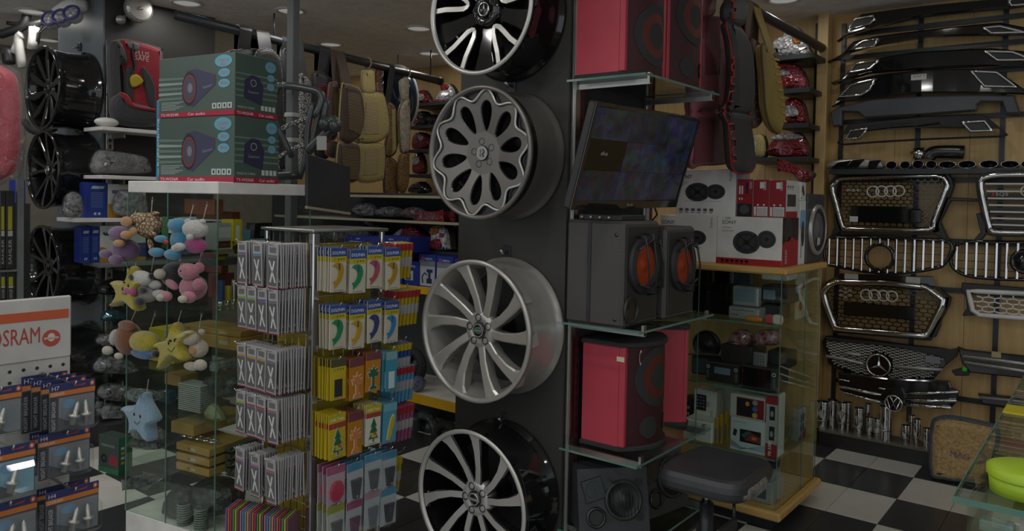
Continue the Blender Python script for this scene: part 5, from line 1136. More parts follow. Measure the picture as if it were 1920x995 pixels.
# pipes
b = B('steel_black'); zr = 2.5; b.cyl((XPR, 2.9, zr), (XPR, 5.18, zr), .026, 14); solo('ceiling_pipe', b, 'black hanging pipe near the oak pilaster carrying leather seat covers', 'pipe')
pa, pb = oX(330, 28, XPLL), oX(824, 152, XPLL); ZL = lambda y: pa.z + (pb.z - pa.z) * (y - pa.y) / (pb.y - pa.y)
t = thing('ceiling_pipe', 'long dark pipe under the ceiling carrying woven seat covers', 'pipe', (XPLL, (pa.y + pb.y) / 2, pa.z))
b = B('steel_black'); b.cyl(pa, pb, .03, 14); part('tube', b, t)
b = B('steel_black'); b.cyl(pb, V((XPLL, pb.y + .02, pb.z)), .034, 14); part('end_cap', b, t)
for y in (3.1, 4.6): b = B('steel_black'); b.cyl((XPLL, y, ZL(y)), (XPLL, y, CEIL), .006, 6); part('hanger_rod', b, t)
G = 'leather seat covers on the pipe'
seat_cover(-1.55, [(e1.l(60, -20, 130, -20, 132, 70, 115, 96, 60, 96), 'maroon', None), (e1.l(0, 100, 60, 98, 140, 94, 190, 118, 213, 240, 230, 390, 212, 530, 190, 595, 60, 605, 0, 600), 'maroon', 'maroon_d'), (e1.l(0, 620, 60, 612, 188, 615, 212, 690, 220, 800, 215, 890, 60, 905, 0, 903), 'maroon', 'maroon_d')], 'maroon leather seat cover with ribbed middle beside the red loudspeakers', G, extra=[(e1.l(60, 105, 142, 98, 138, 410, 60, 415), 'rib_maroon'), (e1.l(2, 645, 112, 645, 100, 890, 2, 900), 'rib_maroon'), (e1.l(145, 270, 185, 275, 190, 360, 150, 500, 122, 528), 'maroon_d'), (e1.l(112, 650, 160, 655, 165, 885, 102, 890), 'maroon_d')])
z_ = lambda *f: e1.l(*f)
seat_cover(-1.41, [(z_(208, 5, 300, -10, 292, 125, 272, 152, 204, 122), 'cover_black', None), (z_(200, 122, 270, 150, 310, 210, 335, 300, 346, 440, 344, 540, 324, 628, 190, 605, 215, 540, 232, 400, 222, 250), 'cover_black', 'zig_red'), (z_(190, 612, 324, 632, 330, 700, 346, 820, 342, 940, 240, 935, 220, 800, 212, 690), 'cover_black', 'zig_red')], 'black leather seat cover with red zigzag trim and red piping', G, strap=(z_(215, 20, 295, 20), 'cover_black'), pipe_at=zr)
t = bpy.data.objects[[o.name for o in COL.objects if o.get('label', '').startswith('black leather seat cover with red')][0]]
for pts in ([(238, 318), (250, 318), (250, 350), (240, 355), (240, 385), (250, 390), (250, 420), (238, 425), (238, 460), (250, 465), (250, 500), (228, 505), (220, 555), (245, 560)], [(222, 680), (250, 680), (255, 720), (232, 725), (234, 760), (258, 765), (260, 805), (240, 810), (240, 850), (262, 855), (264, 885), (246, 885)], [(238, 5), (250, 5), (246, 40), (262, 44), (258, 72), (238, 72), (236, 98), (262, 100)]):
    P = [oX(*e1(*p), -1.378) for p in pts]; b = B('zig_red'); b.tube(P, .006, 5, 'zig_red'); part('zigzag_trim', b, t)
b = B('rib_black'); b.M = FX(-1.379); b.prism(on('X', -1.379, z_(255, 320, 282, 320, 282, 560, 235, 570)), -.003, .002, 'rib_black'); part('inlay', b, t)
seat_cover(-1.48, [(z_(325, 225, 375, 232, 384, 300, 388, 620, 380, 690, 340, 690, 335, 500), 'brown_l', None)], 'brown ribbed leather seat cover hanging between the black and mustard ones', G, strap=(z_(318, 180, 388, 190, 350, 250), 'brown_l'), pipe_at=zr, extra=[(z_(340, y, 380, y + 4, 380, y + 14, 340, y + 10), 'dark_brown') for y in range(290, 660, 45)])
seat_cover(-1.4, [(z_(392, 262, 410, 250, 445, 300, 480, 380, 505, 520, 515, 630, 500, 700, 480, 735, 440, 690, 415, 600, 405, 450), 'mustard', 'brown_l')], 'mustard yellow leather seat cover hanging nearest the oak pilaster', G, strap=(z_(440, 200, 480, 200, 450, 280), 'mustard'), pipe_at=zr, extra=[(z_(430 + i * 7, y, 465 + i * 5, y + 6, 468 + i * 5, y + 18, 434 + i * 7, y + 12), 'kraft') for i, y in enumerate(range(320, 660, 42))])
# left pipe
G = 'woven seat covers on the long pipe'
def lc(X, panels, label, strap=None, extra=(), t_=.03):
    y = oX(*panels[0][0][0], X).y; return seat_cover(X, panels, label, G, t_, strap, extra, ZL(y) + .0)
lc(-4.50, [(c2.l(420, 300, 690, 290, 700, 500, 560, 560, 430, 520), 'cover_black', 'mesh_bw')], 'black seat cover with pale edging behind the boxed car audio', (c2.l(510, 290, 575, 290, 540, 330), 'black'))
lc(-4.42, [(c2.l(600, 330, 640, 270, 715, 290, 750, 400, 760, 700, 740, 860, 620, 850, 600, 600), 'cover_black', 'mesh_bw')], 'black seat cover with pale edging next to the upright pole', (c2.l(640, 280, 712, 300, 660, 330), 'black'))
lc(-4.50, [(c2.l(742, 300, 785, 310, 790, 600, 760, 900, 735, 880), 'cover_black', 'mesh_bw')], 'narrow black seat cover hanging behind the upright pole', (c2.l(745, 300, 788, 310, 760, 330), 'cover_black'))
lc(-4.42, [(c3.l(50, 415, 75, 405, 115, 440, 125, 480, 115, 640, 75, 755, 50, 740), 'mesh_bw', 'cover_black'), (c3.l(50, 770, 80, 765, 75, 900, 50, 950), 'mesh_bw', 'cover_black')], 'white and black mesh seat cover beside the bicycle carrier', (c3.l(68, 400, 105, 405, 80, 430), 'cover_black'))
lc(-4.50, [(c3.l(130, 420, 160, 395, 215, 420, 238, 460, 235, 620, 215, 690, 145, 650), 'cover_black', 'dark_brown'), (c3.l(150, 700, 215, 710, 215, 860, 150, 850), 'cover_black', 'dark_brown')], 'black seat cover with rows of red stripes', (c3.l(160, 395, 218, 405, 180, 430), 'cover_black'), [(c3.l(150, 460, 215, 470, 215, 640, 155, 620), 'red_rows')])
lc(-4.43, [(c3.l(220, 480, 240, 455, 268, 462, 272, 600, 262, 740, 230, 770, 210, 740), 'dark_brown', 'maroon'), (c3.l(205, 800, 225, 780, 268, 785, 262, 860, 210, 850), 'dark_brown', 'maroon')], 'dark brown seat cover with yellow dashes', (c3.l(250, 440, 290, 450, 255, 480), 'dark_brown'), [(c3.l(240, 510, 268, 512, 266, 640, 244, 660), 'yel_rows')])
lc(-4.36, [(c3.l(290, 480, 310, 462, 380, 485, 405, 540, 415, 650, 395, 740, 340, 782, 280, 770, 275, 700), 'dark_brown', 'straw'), (c3.l(268, 810, 290, 785, 370, 790, 392, 830, 385, 960, 350, 1000, 268, 985), 'dark_brown', 'straw')], 'dark brown bamboo slat seat cover in front of the straw one', (c3.l(312, 460, 362, 465, 330, 500), 'dark_brown'), [(c3.l(312, 502, 378, 520, 400, 655, 385, 740, 320, 710), 'slat_brown'), (c3.l(282, 808, 365, 815, 378, 850, 372, 985, 290, 980), 'slat_brown')])
lc(-4.44, [(c3.l(405, 395, 425, 385, 465, 390, 472, 450, 470, 508, 405, 510), 'straw', None), (c3.l(400, 520, 450, 508, 510, 515, 530, 560, 548, 680, 530, 750, 470, 782, 360, 775, 390, 700), 'straw', 'straw_s'), (c3.l(370, 800, 420, 785, 510, 788, 525, 830, 520, 950, 500, 990, 370, 985), 'straw', 'straw_s')], 'pale yellow straw seat mat hanging from the long pipe', None, [(c3.l(415, 560, 478, 558, 485, 735, 400, 735), 'straw_s'), (c3.l(410, 820, 482, 818, 478, 955, 400, 960), 'straw_s')])
lc(-4.52, [(c3.l(478, 385, 505, 378, 512, 480, 530, 540, 515, 560, 478, 510), 'bead_brown', None)], 'reddish brown bead seat cover behind the straw mat', None)
lc(-4.52, [(c3.l(535, 575, 560, 565, 590, 610, 602, 720, 590, 820, 560, 858, 525, 840, 545, 700), 'tan_weave', 'cover_black'), (c3.l(527, 880, 560, 866, 595, 900, 602, 985, 590, 1080, 530, 1080), 'tan_weave', 'cover_black')], 'tan woven seat cover with a plaited middle band', (c3.l(530, 560, 558, 560, 545, 600), 'cover_black'), [(c3.l(555, 600, 572, 600, 578, 820, 560, 840), 'straw')])
lc(-4.45, [(c3.l(612, 450, 640, 425, 658, 440, 655, 550, 625, 545), 'linen', None), (c3.l(605, 620, 630, 555, 660, 550, 662, 800, 640, 835, 615, 820), 'linen', 'tan_weave'), (c3.l(610, 860, 640, 838, 658, 840, 655, 1000, 625, 1060, 600, 1000), 'tan_weave', 'tan_weave')], 'folded linen and tan seat cover at the end of the long pipe', None)
for px, py, lab in ((437, 376, 'pale cord tying the straw mat to the pipe'), (652, 425, 'pale cord tying the linen cover to the pipe')):
    p = oX(*c3(px, py), XPLL); b = B('linen'); b.torus((p.x, p.y, ZL(p.y)), .038, .006, 'linen', 14, 5, Matrix.Rotation(PI / 2, 4, 'X')); solo('cord_tie', b, lab, 'cord')
b = B('gloss'); c = PD(*c3(600, 545), 6.6)
t = thing('steering_wheel_cover', 'round dark helmet-like dish hanging behind the linen seat cover', 'dish', (c.x, c.y, c.z - .28)); M = frame(c, (CR @ V((1, 0, 0))), (0, 0, 1)); b.M = M; b.lathe([(.28, 0), (.26, .05), (.2, .07), (.1, .04), (0, .03)], 36, 'dark_navy', cap=False, sx=.62); df('dark_navy', '1c2430', .15, .2); part('dish', b, t)
b = B('grey_pl'); b.M = M; b.torus((0, 0, 0), .28, .02, '#8f9294', 36, 6, sx=.62); part('rim_ring', b, t)
b = B('black'); b.cyl(c + V((0, 0, .27)), (c.x, c.y, CEIL), .004, 6); part('hanging_wire', b, t)

# ------------------------------------------------------------------ tail lamp shelves
def bracket_shelf(P, Y, y1, label, m='steel_black'):
    a, c = oY(*P[0], Y), oY(*P[1], Y); z = a.z; b = B(m); b.box((min(a.x, c.x), Y, z - .03), (max(a.x, c.x), y1, z), m, .002); solo('tail_lamp_shelf', b, label, 'shelf'); return z
YT = 4.85
G = 'boxed-off tail lamps on the oak shelves'; o_ = ('topmost', 'second', 'third', 'fourth', 'fifth')
E = [((465, 310), (690, 335), [(466, 300, 500, 230, 560, 135, 620, 160, 665, 260, 670, 300), 'lens_clear', ((560, 145, 590, 150, 600, 190, 565, 185), 'lens_pink'), ((580, 205, 620, 200, 625, 235, 590, 240), 'lens_amber'), ((490, 215, 560, 200, 565, 260, 480, 265), 'lens_clear')], 'clear triangular tail lamp with amber spot by the oak pilaster'),
     ((500, 490), (668, 515), [(480, 362, 600, 358, 655, 485, 505, 485), 'lens_pink', ((490, 362, 590, 362, 590, 385, 492, 385), 'lens_red'), ((490, 395, 560, 395, 560, 420, 495, 425), 'lens_clear'), ((500, 430, 580, 430, 590, 480, 510, 480), 'lens_red')], 'pink and clear tail lamp on the second shelf by the pilaster'),
     ((500, 680), (658, 695), [(505, 670, 520, 560, 580, 530, 630, 560, 652, 640, 650, 675), 'lens_red', ((520, 585, 590, 578, 615, 630, 520, 640), 'lens_clear'), ((525, 595, 550, 592, 552, 615, 527, 618), 'lens_red')], 'dotted red tail lamp with grey window on the third shelf'),
     ((300, 865), (655, 865), [(440, 850, 470, 760, 560, 728, 625, 735, 655, 850), 'lens_red', ((480, 745, 560, 728, 625, 738, 630, 760, 475, 765), 'lens_clear'), ((515, 800, 575, 798, 578, 848, 515, 850), 'lens_pink')], 'red tail lamp with clear top band on the fourth shelf')]
for i, (a, c, Z, lab) in enumerate(E):
    z = bracket_shelf((e1(*a), e1(*c)), YT - .02, 5.18, f'short black shelf by the oak pilaster, {o_[i]} of the column')
    taillamp('tail_lamp', 'Y', YT + .08, e1.l(*Z[0]), [Z[1]] + [(e1.l(*p), m) for p, m in Z[2:]], lab, .06, z0=z, group=G)
    if i == 3: taillamp('tail_lamp', 'Y', YT + .08, e1.l(345, 850, 350, 745, 415, 738, 425, 850), ['straw', (e1.l(348, 760, 380, 755, 380, 845, 348, 848), 'lens_clear')], 'cream edged tail lamp beside the clear topped red one', .05, z0=z, group=G)
b = B('steel_black'); x = oY(*e1(690, 300), 5.1).x; b.box((x - .012, 5.16, 1.1), (x + .012, 5.183, 2.68)); solo('shelf_upright', b, 'black slotted upright beside the oak pilaster', 'upright')
# left group at the far wall
YT2 = 4.95; G = 'tail lamps on the far oak wall'
def zz_(*f): return e7.l(*f)
L = [((640, 420), (880, 395), [[(675, 390, 685, 330, 730, 305, 770, 370, 760, 385, 690, 395), 'lens_red', ((705, 335, 740, 330, 745, 365, 700, 370), 'lens_clear')], [(790, 385, 830, 320, 865, 275, 900, 300, 915, 350, 870, 388), 'lens_clear', ((845, 290, 885, 285, 885, 315, 848, 318), 'lens_red'), ((800, 375, 860, 370, 860, 385, 800, 388), 'lens_pink')]], ['small dark red tail lamp on the far top shelf', 'clear tail lamp with a red dome on the far top shelf']),
     ((640, 548), (850, 528), [[(675, 520, 680, 455, 715, 435, 750, 450, 740, 520), 'lens_smoke', ((685, 475, 710, 470, 715, 510, 688, 512), 'lens_red')], [(755, 520, 760, 465, 800, 458, 815, 515), 'lens_smoke']], ['dark smoked tail lamp on the second far shelf', 'half-hidden brown tail lamp on the second far shelf']),
     ((640, 685), (800, 675), [[(668, 672, 672, 590, 710, 572, 755, 600, 745, 668), 'lens_red', ((685, 600, 705, 590, 710, 640, 690, 645), 'lens_pink'), ((715, 590, 740, 600, 735, 625, 718, 620), 'lens_clear')]], ['rounded bright red tail lamp on the third far shelf']),
     ((640, 828), (790, 820), [[(668, 818, 675, 720, 715, 715, 728, 815), 'lens_red', ((678, 725, 712, 722, 715, 765, 680, 770), 'lens_clear')]], ['upright red and white tail lamp on the fourth far shelf']),
     ((640, 940), (780, 932), [[(645, 930, 660, 880, 720, 865, 755, 925), 'lens_smoke']], ['dark glittering lamp on the fifth far shelf'])]
for i, (a, c, items, labs) in enumerate(L):
    z = bracket_shelf((e7(*a), e7(*c)), YT2 - .05, 5.18, f'black shelf on the far oak wall beside the wheels, {o_[i]}')
    for Z, lab in zip(items, labs): taillamp('tail_lamp', 'Y', YT2 + .06, e7.l(*Z[0]), [Z[1]] + [(e7.l(*p), m) for p, m in Z[2:]], lab, .06, z0=z, group=G)
# ------------------------------------------------------------------ long shelving along the far wall
YS2 = 3.4
def longshelf(y, x0, x1, label, edge='oak_edge', th=.025, k=e8, top='white'):
    a = oY(*k(x0, y), YS2); c = oY(*k(x1, y), YS2); t = thing('long_shelf', label, 'shelf', ((a.x + c.x) / 2, 3.6, a.z - th), 0, 'long shelves along the far wall')
    b = B(top); b.box((a.x, YS2 + .006, a.z - th), (c.x, 3.84, a.z), top); part('board', b, t)
    b = B(edge); b.box((a.x, YS2, a.z - th - .002), (c.x, YS2 + .006, a.z + .002), edge); part('edge_strip', b, t)
    return a.z
sA = longshelf(8, -110, 480, 'pale-edged shelf below the hanging seat covers', '#a39d80', .012, top='black')
sB = longshelf(88, -260, 480, 'pale-edged shelf holding wrapped headlamps', '#a39d80', .012, top='black')
sC = longshelf(325, -60, 480, 'yellow-edged shelf holding blue compressor boxes', 'yellow_edge', .04)
sD = longshelf(700, -60, 480, 'white shelf with yellow edge half way behind the silver wheel', 'yellow_edge', .055)
sE = longshelf(925, -60, 480, 'lowest white shelf with a broad yellow edge', 'yellow_edge', .12)
sBB = oY(*e8(300, 195), YS2).z
a = oY(*e8(-240, 100), 3.85); c = oY(*e8(470, 100), 3.85); b = B('black_m'); b.box((a.x - .1, 3.845, 0), (c.x, 3.865, sA + .02), 'wall_dark'); solo('shelf_back_panel', b, 'dark back panel of the long shelving behind the spinner rack', 'panel')
b = B('steel_black'); a = oY(*e8(-100, 195), YS2 + .05); c = oY(*e8(480, 195), YS2 + .05); b.box((a.x, YS2 + .1, a.z - .02), (c.x, 3.84, a.z)); solo('long_shelf', b, 'dark shelf holding loose tail lamps above the blue boxes', 'shelf', 'long shelves along the far wall'); sBB = a.z
df('wrapped_lamp', 'b4b6b8', .2, 0, 'foil', ns=26, b='3c3e42'); df('wrapped_dark', '6c6e72', .2, 0, 'foil', ns=22, b='17181a'); df('wrapped_red', '8a4850', .2, 0, 'foil', ns=30, b='b0b0b0')
def wrapped(name, k, o, Y, z0, m, label, cat, group, t_=.06):
    P = smooth(on('Y', Y, k.l(*o)), 3); dz = 0 if z0 is None else z0 - min(p[1] for p in P); P = [(x, y + dz) for x, y in P]
    t = thing(name, label, cat, (sum(p[0] for p in P) / len(P), Y, min(p[1] for p in P)), 0, group)
    b = B(m); b.M = FY(Y); pillow(b, fill_inset(P, .008), 0, t_ * .85, m, t_ * .8, both=True); part('lamp_unit', b, t)
    b = B('wrap'); b.M = FY(Y); pillow(b, P, 0, t_, 'wrap', t_ * .8, both=True); part('plastic_wrap', b, t)
    return t
G = 'wrapped headlamps on the far shelves'
for i, (o, m, lab) in enumerate((((50, 75, 60, 28, 110, 18, 140, 40, 138, 80), 'wrapped_lamp', 'clear headlamp in film, first along the pale-edged shelf'), ((140, 80, 150, 40, 200, 30, 240, 45, 242, 80), 'wrapped_lamp', 'clear headlamp in film, second along the pale-edged shelf'), ((240, 80, 248, 40, 290, 28, 325, 45, 325, 82), 'wrapped_red', 'pink headlamp in film on the pale-edged shelf'), ((295, 82, 300, 58, 350, 50, 400, 70, 398, 84), 'lens_red', 'long low red lamp lying behind the petal wheel'))):
    wrapped('headlamp', e8, o, YS2 + .12, sB + .003, m, lab, 'headlamp', G)
for i, (o, m, lab) in enumerate((((-70, 190, -65, 140, -20, 125, 40, 135, 45, 190), 'wrapped_dark', 'dark wrapped lamp behind the spinner rack top'), ((40, 190, 48, 140, 85, 110, 118, 150, 112, 190), 'wrapped_dark', 'smoked lamp in film above the blue boxes, first'), ((90, 190, 95, 110, 125, 100, 155, 140, 158, 190), 'wrapped_lamp', 'silver lamp in film above the blue boxes, second'))):
    wrapped('headlamp', e8, o, YS2 + .14 + (i == 2) * .13, sBB, m, lab, 'headlamp', G, .05)
taillamp('tail_lamp', 'Y', YS2 + .16, e8.l(180, 190, 200, 150, 255, 112, 290, 115, 345, 188), ['lens_red', (e8.l(195, 175, 215, 145, 250, 120, 240, 150, 205, 188), 'lens_clear')] + [(e8.l(258, y, 300 + (y - 110) * .5, y, 302 + (y - 110) * .5, y + 6, 255, y + 6), 'lens_pink') for y in (130, 148, 166)], 'large red striped tail lamp above the blue boxes', z0=sBB)
taillamp('tail_lamp', 'Y', YS2 + .12, e8.l(352, 190, 355, 112, 372, 98, 412, 112, 425, 180, 420, 194), ['lens_clear', (e8.l(358, 110, 385, 105, 390, 130, 360, 135), 'lens_amber'), (e8.l(360, 160, 395, 150, 400, 185, 360, 188), 'lens_red'), (e8.l(395, 130, 408, 130, 408, 145, 395, 145), 'lens_pink')], 'chrome tail lamp with amber and red domes', z0=sBB)
def p_comp(b, w, h):
    b.rect(0, 0, w, h, '#1d2f86', .0001); b.rect(w * .02, h * .02, w * .93, h * .61, '#b5b8be', .0002); b.rect(w * .02, h * .63, w * .93, h * .17, '#80848c', .0002); b.disc(w * .22, h * .86, h * .06, h * .06, '#c05070', .0003, 12, ri=.5); b.text('NEBOA', w * .34, h * .83, h * .07, '#d8dae8', .0003); b.text('TIRE INFLATOR', w * .1, h * .75, h * .035, '#2a2c34', .0004)
    b.tube([(w * .25, h * .1, .001), (w * .2, h * .3, .001), (w * .35, h * .42, .001), (w * .5, h * .36, .001)], .004, 5, '#23264a'); b.rect(w * .56, h * .14, w * .14, h * .38, '#2a2f5c', .0004); b.rect(w * .46, h * .44, w * .36, h * .1, '#2a2f5c', .0005); b.rect(w * .46, h * .1, w * .32, h * .15, '#23264a', .0006)
def p_comp2(b, w, h): b.rect(0, 0, w, h, '#1d2f86', .0001); b.rect(w * .1, h * .2, w * .55, h * .4, '#b5b8be', .0002); b.rect(w * .2, h * .22, w * .3, h * .25, '#23264a', .0003); b.text('NEBOA', w * .3, h * .75, h * .1, '#d8dae8', .0003); b.disc(w * .15, h * .8, h * .06, h * .06, '#c05070', .0003, 12, ri=.5)
df('blue_box', '22348a', .45)
G = 'blue compressor boxes on the yellow-edged shelf'
for i, (r, pr, lab, dz, dy) in enumerate((((240, 230, 302, 322), p_comp2, 'blue compressor box nearest the spinner rack', 0, .02), ((303, 197, 368, 322), p_comp, 'tall blue compressor box, first beside the silver wheel', 0, .03), ((371, 197, 436, 322), p_comp, 'tall blue compressor box, second beside the silver wheel', 0, .03), ((440, 200, 500, 322), p_comp, 'tall blue compressor box mostly hidden by the silver wheel', 0, .03), ((150, 145, 266, 205), p_comp2, 'wide blue box stacked high behind the spinner rack', .21, -.09), ((20, 175, 150, 225), p_comp2, 'low blue box behind the spinner rack', .21, -.09))):
    case_box('compressor_box', e8, r, YS2 + dy, .18, sC + dz + .003, 'blue_box', lab, pr=pr, group=G)
b = B('blue_box'); a = oY(*e8(20, 300), YS2); c = oY(*e8(236, 300), YS2); b.box((a.x, YS2 - .0, sC + .003), (c.x, YS2 + .12, sC + .212), 'blue_box', .003); solo('compressor_box', b, 'long blue carton carrying the stacked blue boxes', 'box', G)
# covered wheels / balls on the lower shelves
df('tyre', '2a2a2b', .7); df('ball', '8a8f9a', .25, .3, 'foil', ns=20, b='2c3c7c')
for i, (cx, cy, r, z0, m, lab) in enumerate(((275, 640, 55, sD, 'tyre', 'black wheel cover leaning on the shelf behind the silver wheel'), (255, 830, 60, sE, 'tyre', 'black rubber ring standing on the lowest yellow-edged shelf'), (325, 820, 58, sE, 'wrapped_dark', 'foil wrapped ring standing on the lowest yellow-edged shelf'), (410, 840, 55, sE, 'tyre', 'steering wheel cover standing by the column on the lowest shelf'))):
    c = oY(*e8(cx, cy), YS2 + .15); R = abs(oY(*e8(cx + r, cy), YS2 + .15).x - c.x) * .8
    t = thing('wheel_cover', lab, 'wheel cover', (c.x, c.y, z0)); b = B(m); M = frame((c.x, c.y, z0 + R + .02 + .003), (1, 0, 0), (0, 0, 1)); b.M = M; b.torus((0, 0, 0), R - .01, .03, m, 28, 8); part('ring', b, t)
    b = B('dark_metal'); b.M = M; b.lathe([(R - .03, -.01), (R * .3, .01), (0, .012)], 20, 'wrapped_dark' if i % 2 else 'foil_dark', cap=False); part('centre', b, t)
b = B('ball'); c = oY(*e8(300, 610), YS2 + .05); b.ell((c.x, c.y, sD + .052), .05, 'ball'); solo('foil_ball', b, 'blue and silver foil ball on the shelf beside the silver wheel', 'ball')
# ------------------------------------------------------------------ spinner rack with hanging packs
rc = PD(589, 470, 2.92); RX, RY = rc.x, rc.y            # near corner post
RW, RD, RT = .30, .34, oX(589, 436, RX).z                # left face width (X), right face depth (Y), top height
t = thing('spinner_rack', 'chrome wire spinner rack in front of the toy case hung with packets', 'display rack', (RX - RW / 2, RY + RD / 2, 0))
for x, y, r in ((RX, RY, .016), (RX - RW, RY, .010), (RX, RY + RD, .010), (RX - RW, RY + RD, .010)):
    b = B('chrome'); b.box((x - r, y - r, .06), (x + r, y + r, RT), 'chrome', .004); part('post', b, t)
b = B('alu'); b.box((RX - RW - .02, RY - .02, RT), (RX + .02, RY + RD + .02, RT + .012), 'alu', .003); part('top_plate', b, t)
b = B('chrome'); b.lathe([(.0, .0), (.2, 0), (.2, .02), (.03, .05), (.02, .06)], 28, 'black', Matrix.Translation((RX - RW / 2, RY + RD / 2, 0))); part('base', b, t)
b = B('yellow_panel'); df('yellow_panel', 'b39a1e', .5); b.box((RX - RW + .03, RY + .03, .1), (RX - .03, RY + RD - .03, RT - .05), 'yellow_panel'); part('inner_panel', b, t)
def grid(b, o, u, w, n):
    for i in range(n + 1): b.cyl(V(o) + V(u) * (w * i / n) + V((0, 0, .1)), V(o) + V(u) * (w * i / n) + V((0, 0, RT)), .0018, 4)
    z = .12
    while z < RT: b.cyl(V(o) + V((0, 0, z)), V(o) + V(u) * w + V((0, 0, z)), .0018, 4); z += .05
for o, u, w in (((RX - RW, RY, 0), (1, 0, 0), RW), ((RX, RY, 0), (0, 1, 0), RD)):
    b = B('alu'); grid(b, o, u, w, 7); part('wire_grid', b, t, kind='stuff')
df('card_w', 'a5a3a4', .5); df('card_edge', '8f5a62', .5)
def edge_print(b, w, h, d): pass
def xpack(col, col2='#5f5f60'):
    w, h, d = .058, .165, .005; t = thing('sachet', 'x', 'sachet'); b = B('card_w'); b.box((-w / 2, 0, -h), (w / 2, d, 0), 'card_w', .001); part('sleeve', b, t, True)
    b = B('white'); b.M = frame((-w / 2, -.0006, -h), (1, 0, 0), (0, 0, 1))
    b.rect(w * .06, h * .06, w * .88, h * .64, col2, 0); b.rect(w * .06, h * .71, w * .88, h * .04, col, .0002); b.rect(w * .18, h * .8, w * .64, h * .12, '#6b6b6d', .0002); b.rect(0, 0, w, h * .03, '#8a3040', .0003)
    for s in (1, -1): b.poly([(w * (.5 - s * .25), h * .14), (w * (.5 - s * .25) + w * .14, h * .14), (w * (.5 + s * .25), h * .62), (w * (.5 + s * .25) - w * .14, h * .62)], '#d2d2d0', .0004)
    part('face_print', b, t, True); return t
def finish(t, M, label, group): t.matrix_world = M; MW[t.name] = M; t['label'] = label; t['group'] = group
HK = []
def hook(p, dirv, L):
    q = V(p) + V(dirv) * L; b = B('chrome'); b.tube([p, q, q + V(dirv) * .012 + V((0, 0, .016))], .0022, 5); HK.append(b)
rows_l = [(362, ['#7a5a9a', '#4a8aa8'], 9, 'top'), (600, ['#7aa03a', '#7aa03a', '#6a4a9a'], 8, 'second'), (915, ['#b8862a', '#b8862a', '#b8862a'], 7, 'third')]
def row_left(pytop, cols, n, nm, x_off=0., w=.058):
    """hooks along the -Y face; the nearest pack of each hook shows its face"""
    z = oY(480, pytop, RY - .1).z; m = len(cols); protos = {}
    for j, c in enumerate(cols):
        x = RX - RW + .05 + (RW - .10) * j / max(1, m - 1) - .0 + x_off
        hook((x, RY, z - .004), (0, -1, 0), .16)
        for k in range(n + (4 if j == m - 1 else 0)):
            lean = random.uniform(-.05, .05); M = T(x + random.uniform(-.003, .003), RY - .145 + k * (.135 / (n + 4)), z, random.uniform(-.05, .05)) @ Matrix.Rotation(lean, 4, 'Y')
            hk_ = ('first', 'second', 'third', 'fourth')[j]; lab = f'grey X-printed sachet, {nm} rack row, {hk_} hook, ' + ('foremost' if k == 0 else 'behind the foremost'); g = f'grey sachets, {nm} row, {hk_} hook'
            if c not in protos: protos[c] = xpack(c); finish(protos[c], M, lab, g); continue
            dup(protos[c], M, lab, g)
row_left(452, ['#7a5a9a', '#4a8aa8', '#6b6b6d'], 8, 'top')
row_left(534, ['#7aa03a', '#7aa03a', '#6a4a9a', '#6b6b6d'], 7, 'second')
row_left(642, ['#b8862a', '#b8862a', '#b8862a', '#6b6b6d'], 7, 'third')
row_left(730, ['#8aa83a', '#a03a48', '#a03a48', '#a05a62'], 8, 'fourth')
row_left(838, ['#a8609a', '#a8609a', '#a05a62'], 8, 'fifth')
# fan of coloured cards at the bottom of that side
p0 = oY(470, 940, RY - .1); cl = ['#7a5a9a', '#b06a40', '#a03a48', '#3a8a6a', '#b9a03a', '#6a4a5a', '#a8708a', '#4a8aa8', '#8a8a8a', '#c08a50']
cn = 'violet orange crimson green yellow plum pink blue grey apricot'.split()
for k in range(26):
    x = RX - RW + .02 + k * .0105; b = B('card_w'); w, h = .10, .17; c = cl[k % 10]; M = T(x, RY - .155 + k * .0035, p0.z - .0, -1.05)
    t = thing('card_pack', f'{cn[k % 10]} scent card in the bottom fan of the rack, {("first", "second", "third")[k // 10]} of that colour', 'scent card', M.translation, 0, 'fan of scent cards at the rack bottom'); MW[t.name] = M; t.matrix_world = M
    b = B(c); b.box((-w / 2, -.003, -h), (w / 2, .003, 0), c, .001); part('card', b, t, True)
    if k < 3:
        b = B('white'); b.M = frame((-w / 2, -.0036, -h), (1, 0, 0), (0, 0, 1)); b.rect(w * .05, h * .62, w * .9, h * .3, '#c9c4c0', 0)
        for i in range(3): b.disc(w * (.25 + .25 * i), h * .62, w * .16, h * .06, '#c9c4c0', .0001, 12)
        b.text('3 PIECE', w * .25, h * .7, h * .08, '#303030', .0003); b.disc(w * .4, h * .3, w * .25, h * .15, ('#a04a7a', '#4a6a8a', '#3a7a4a')[k], .0001, 14); part('face_print', b, t, True)
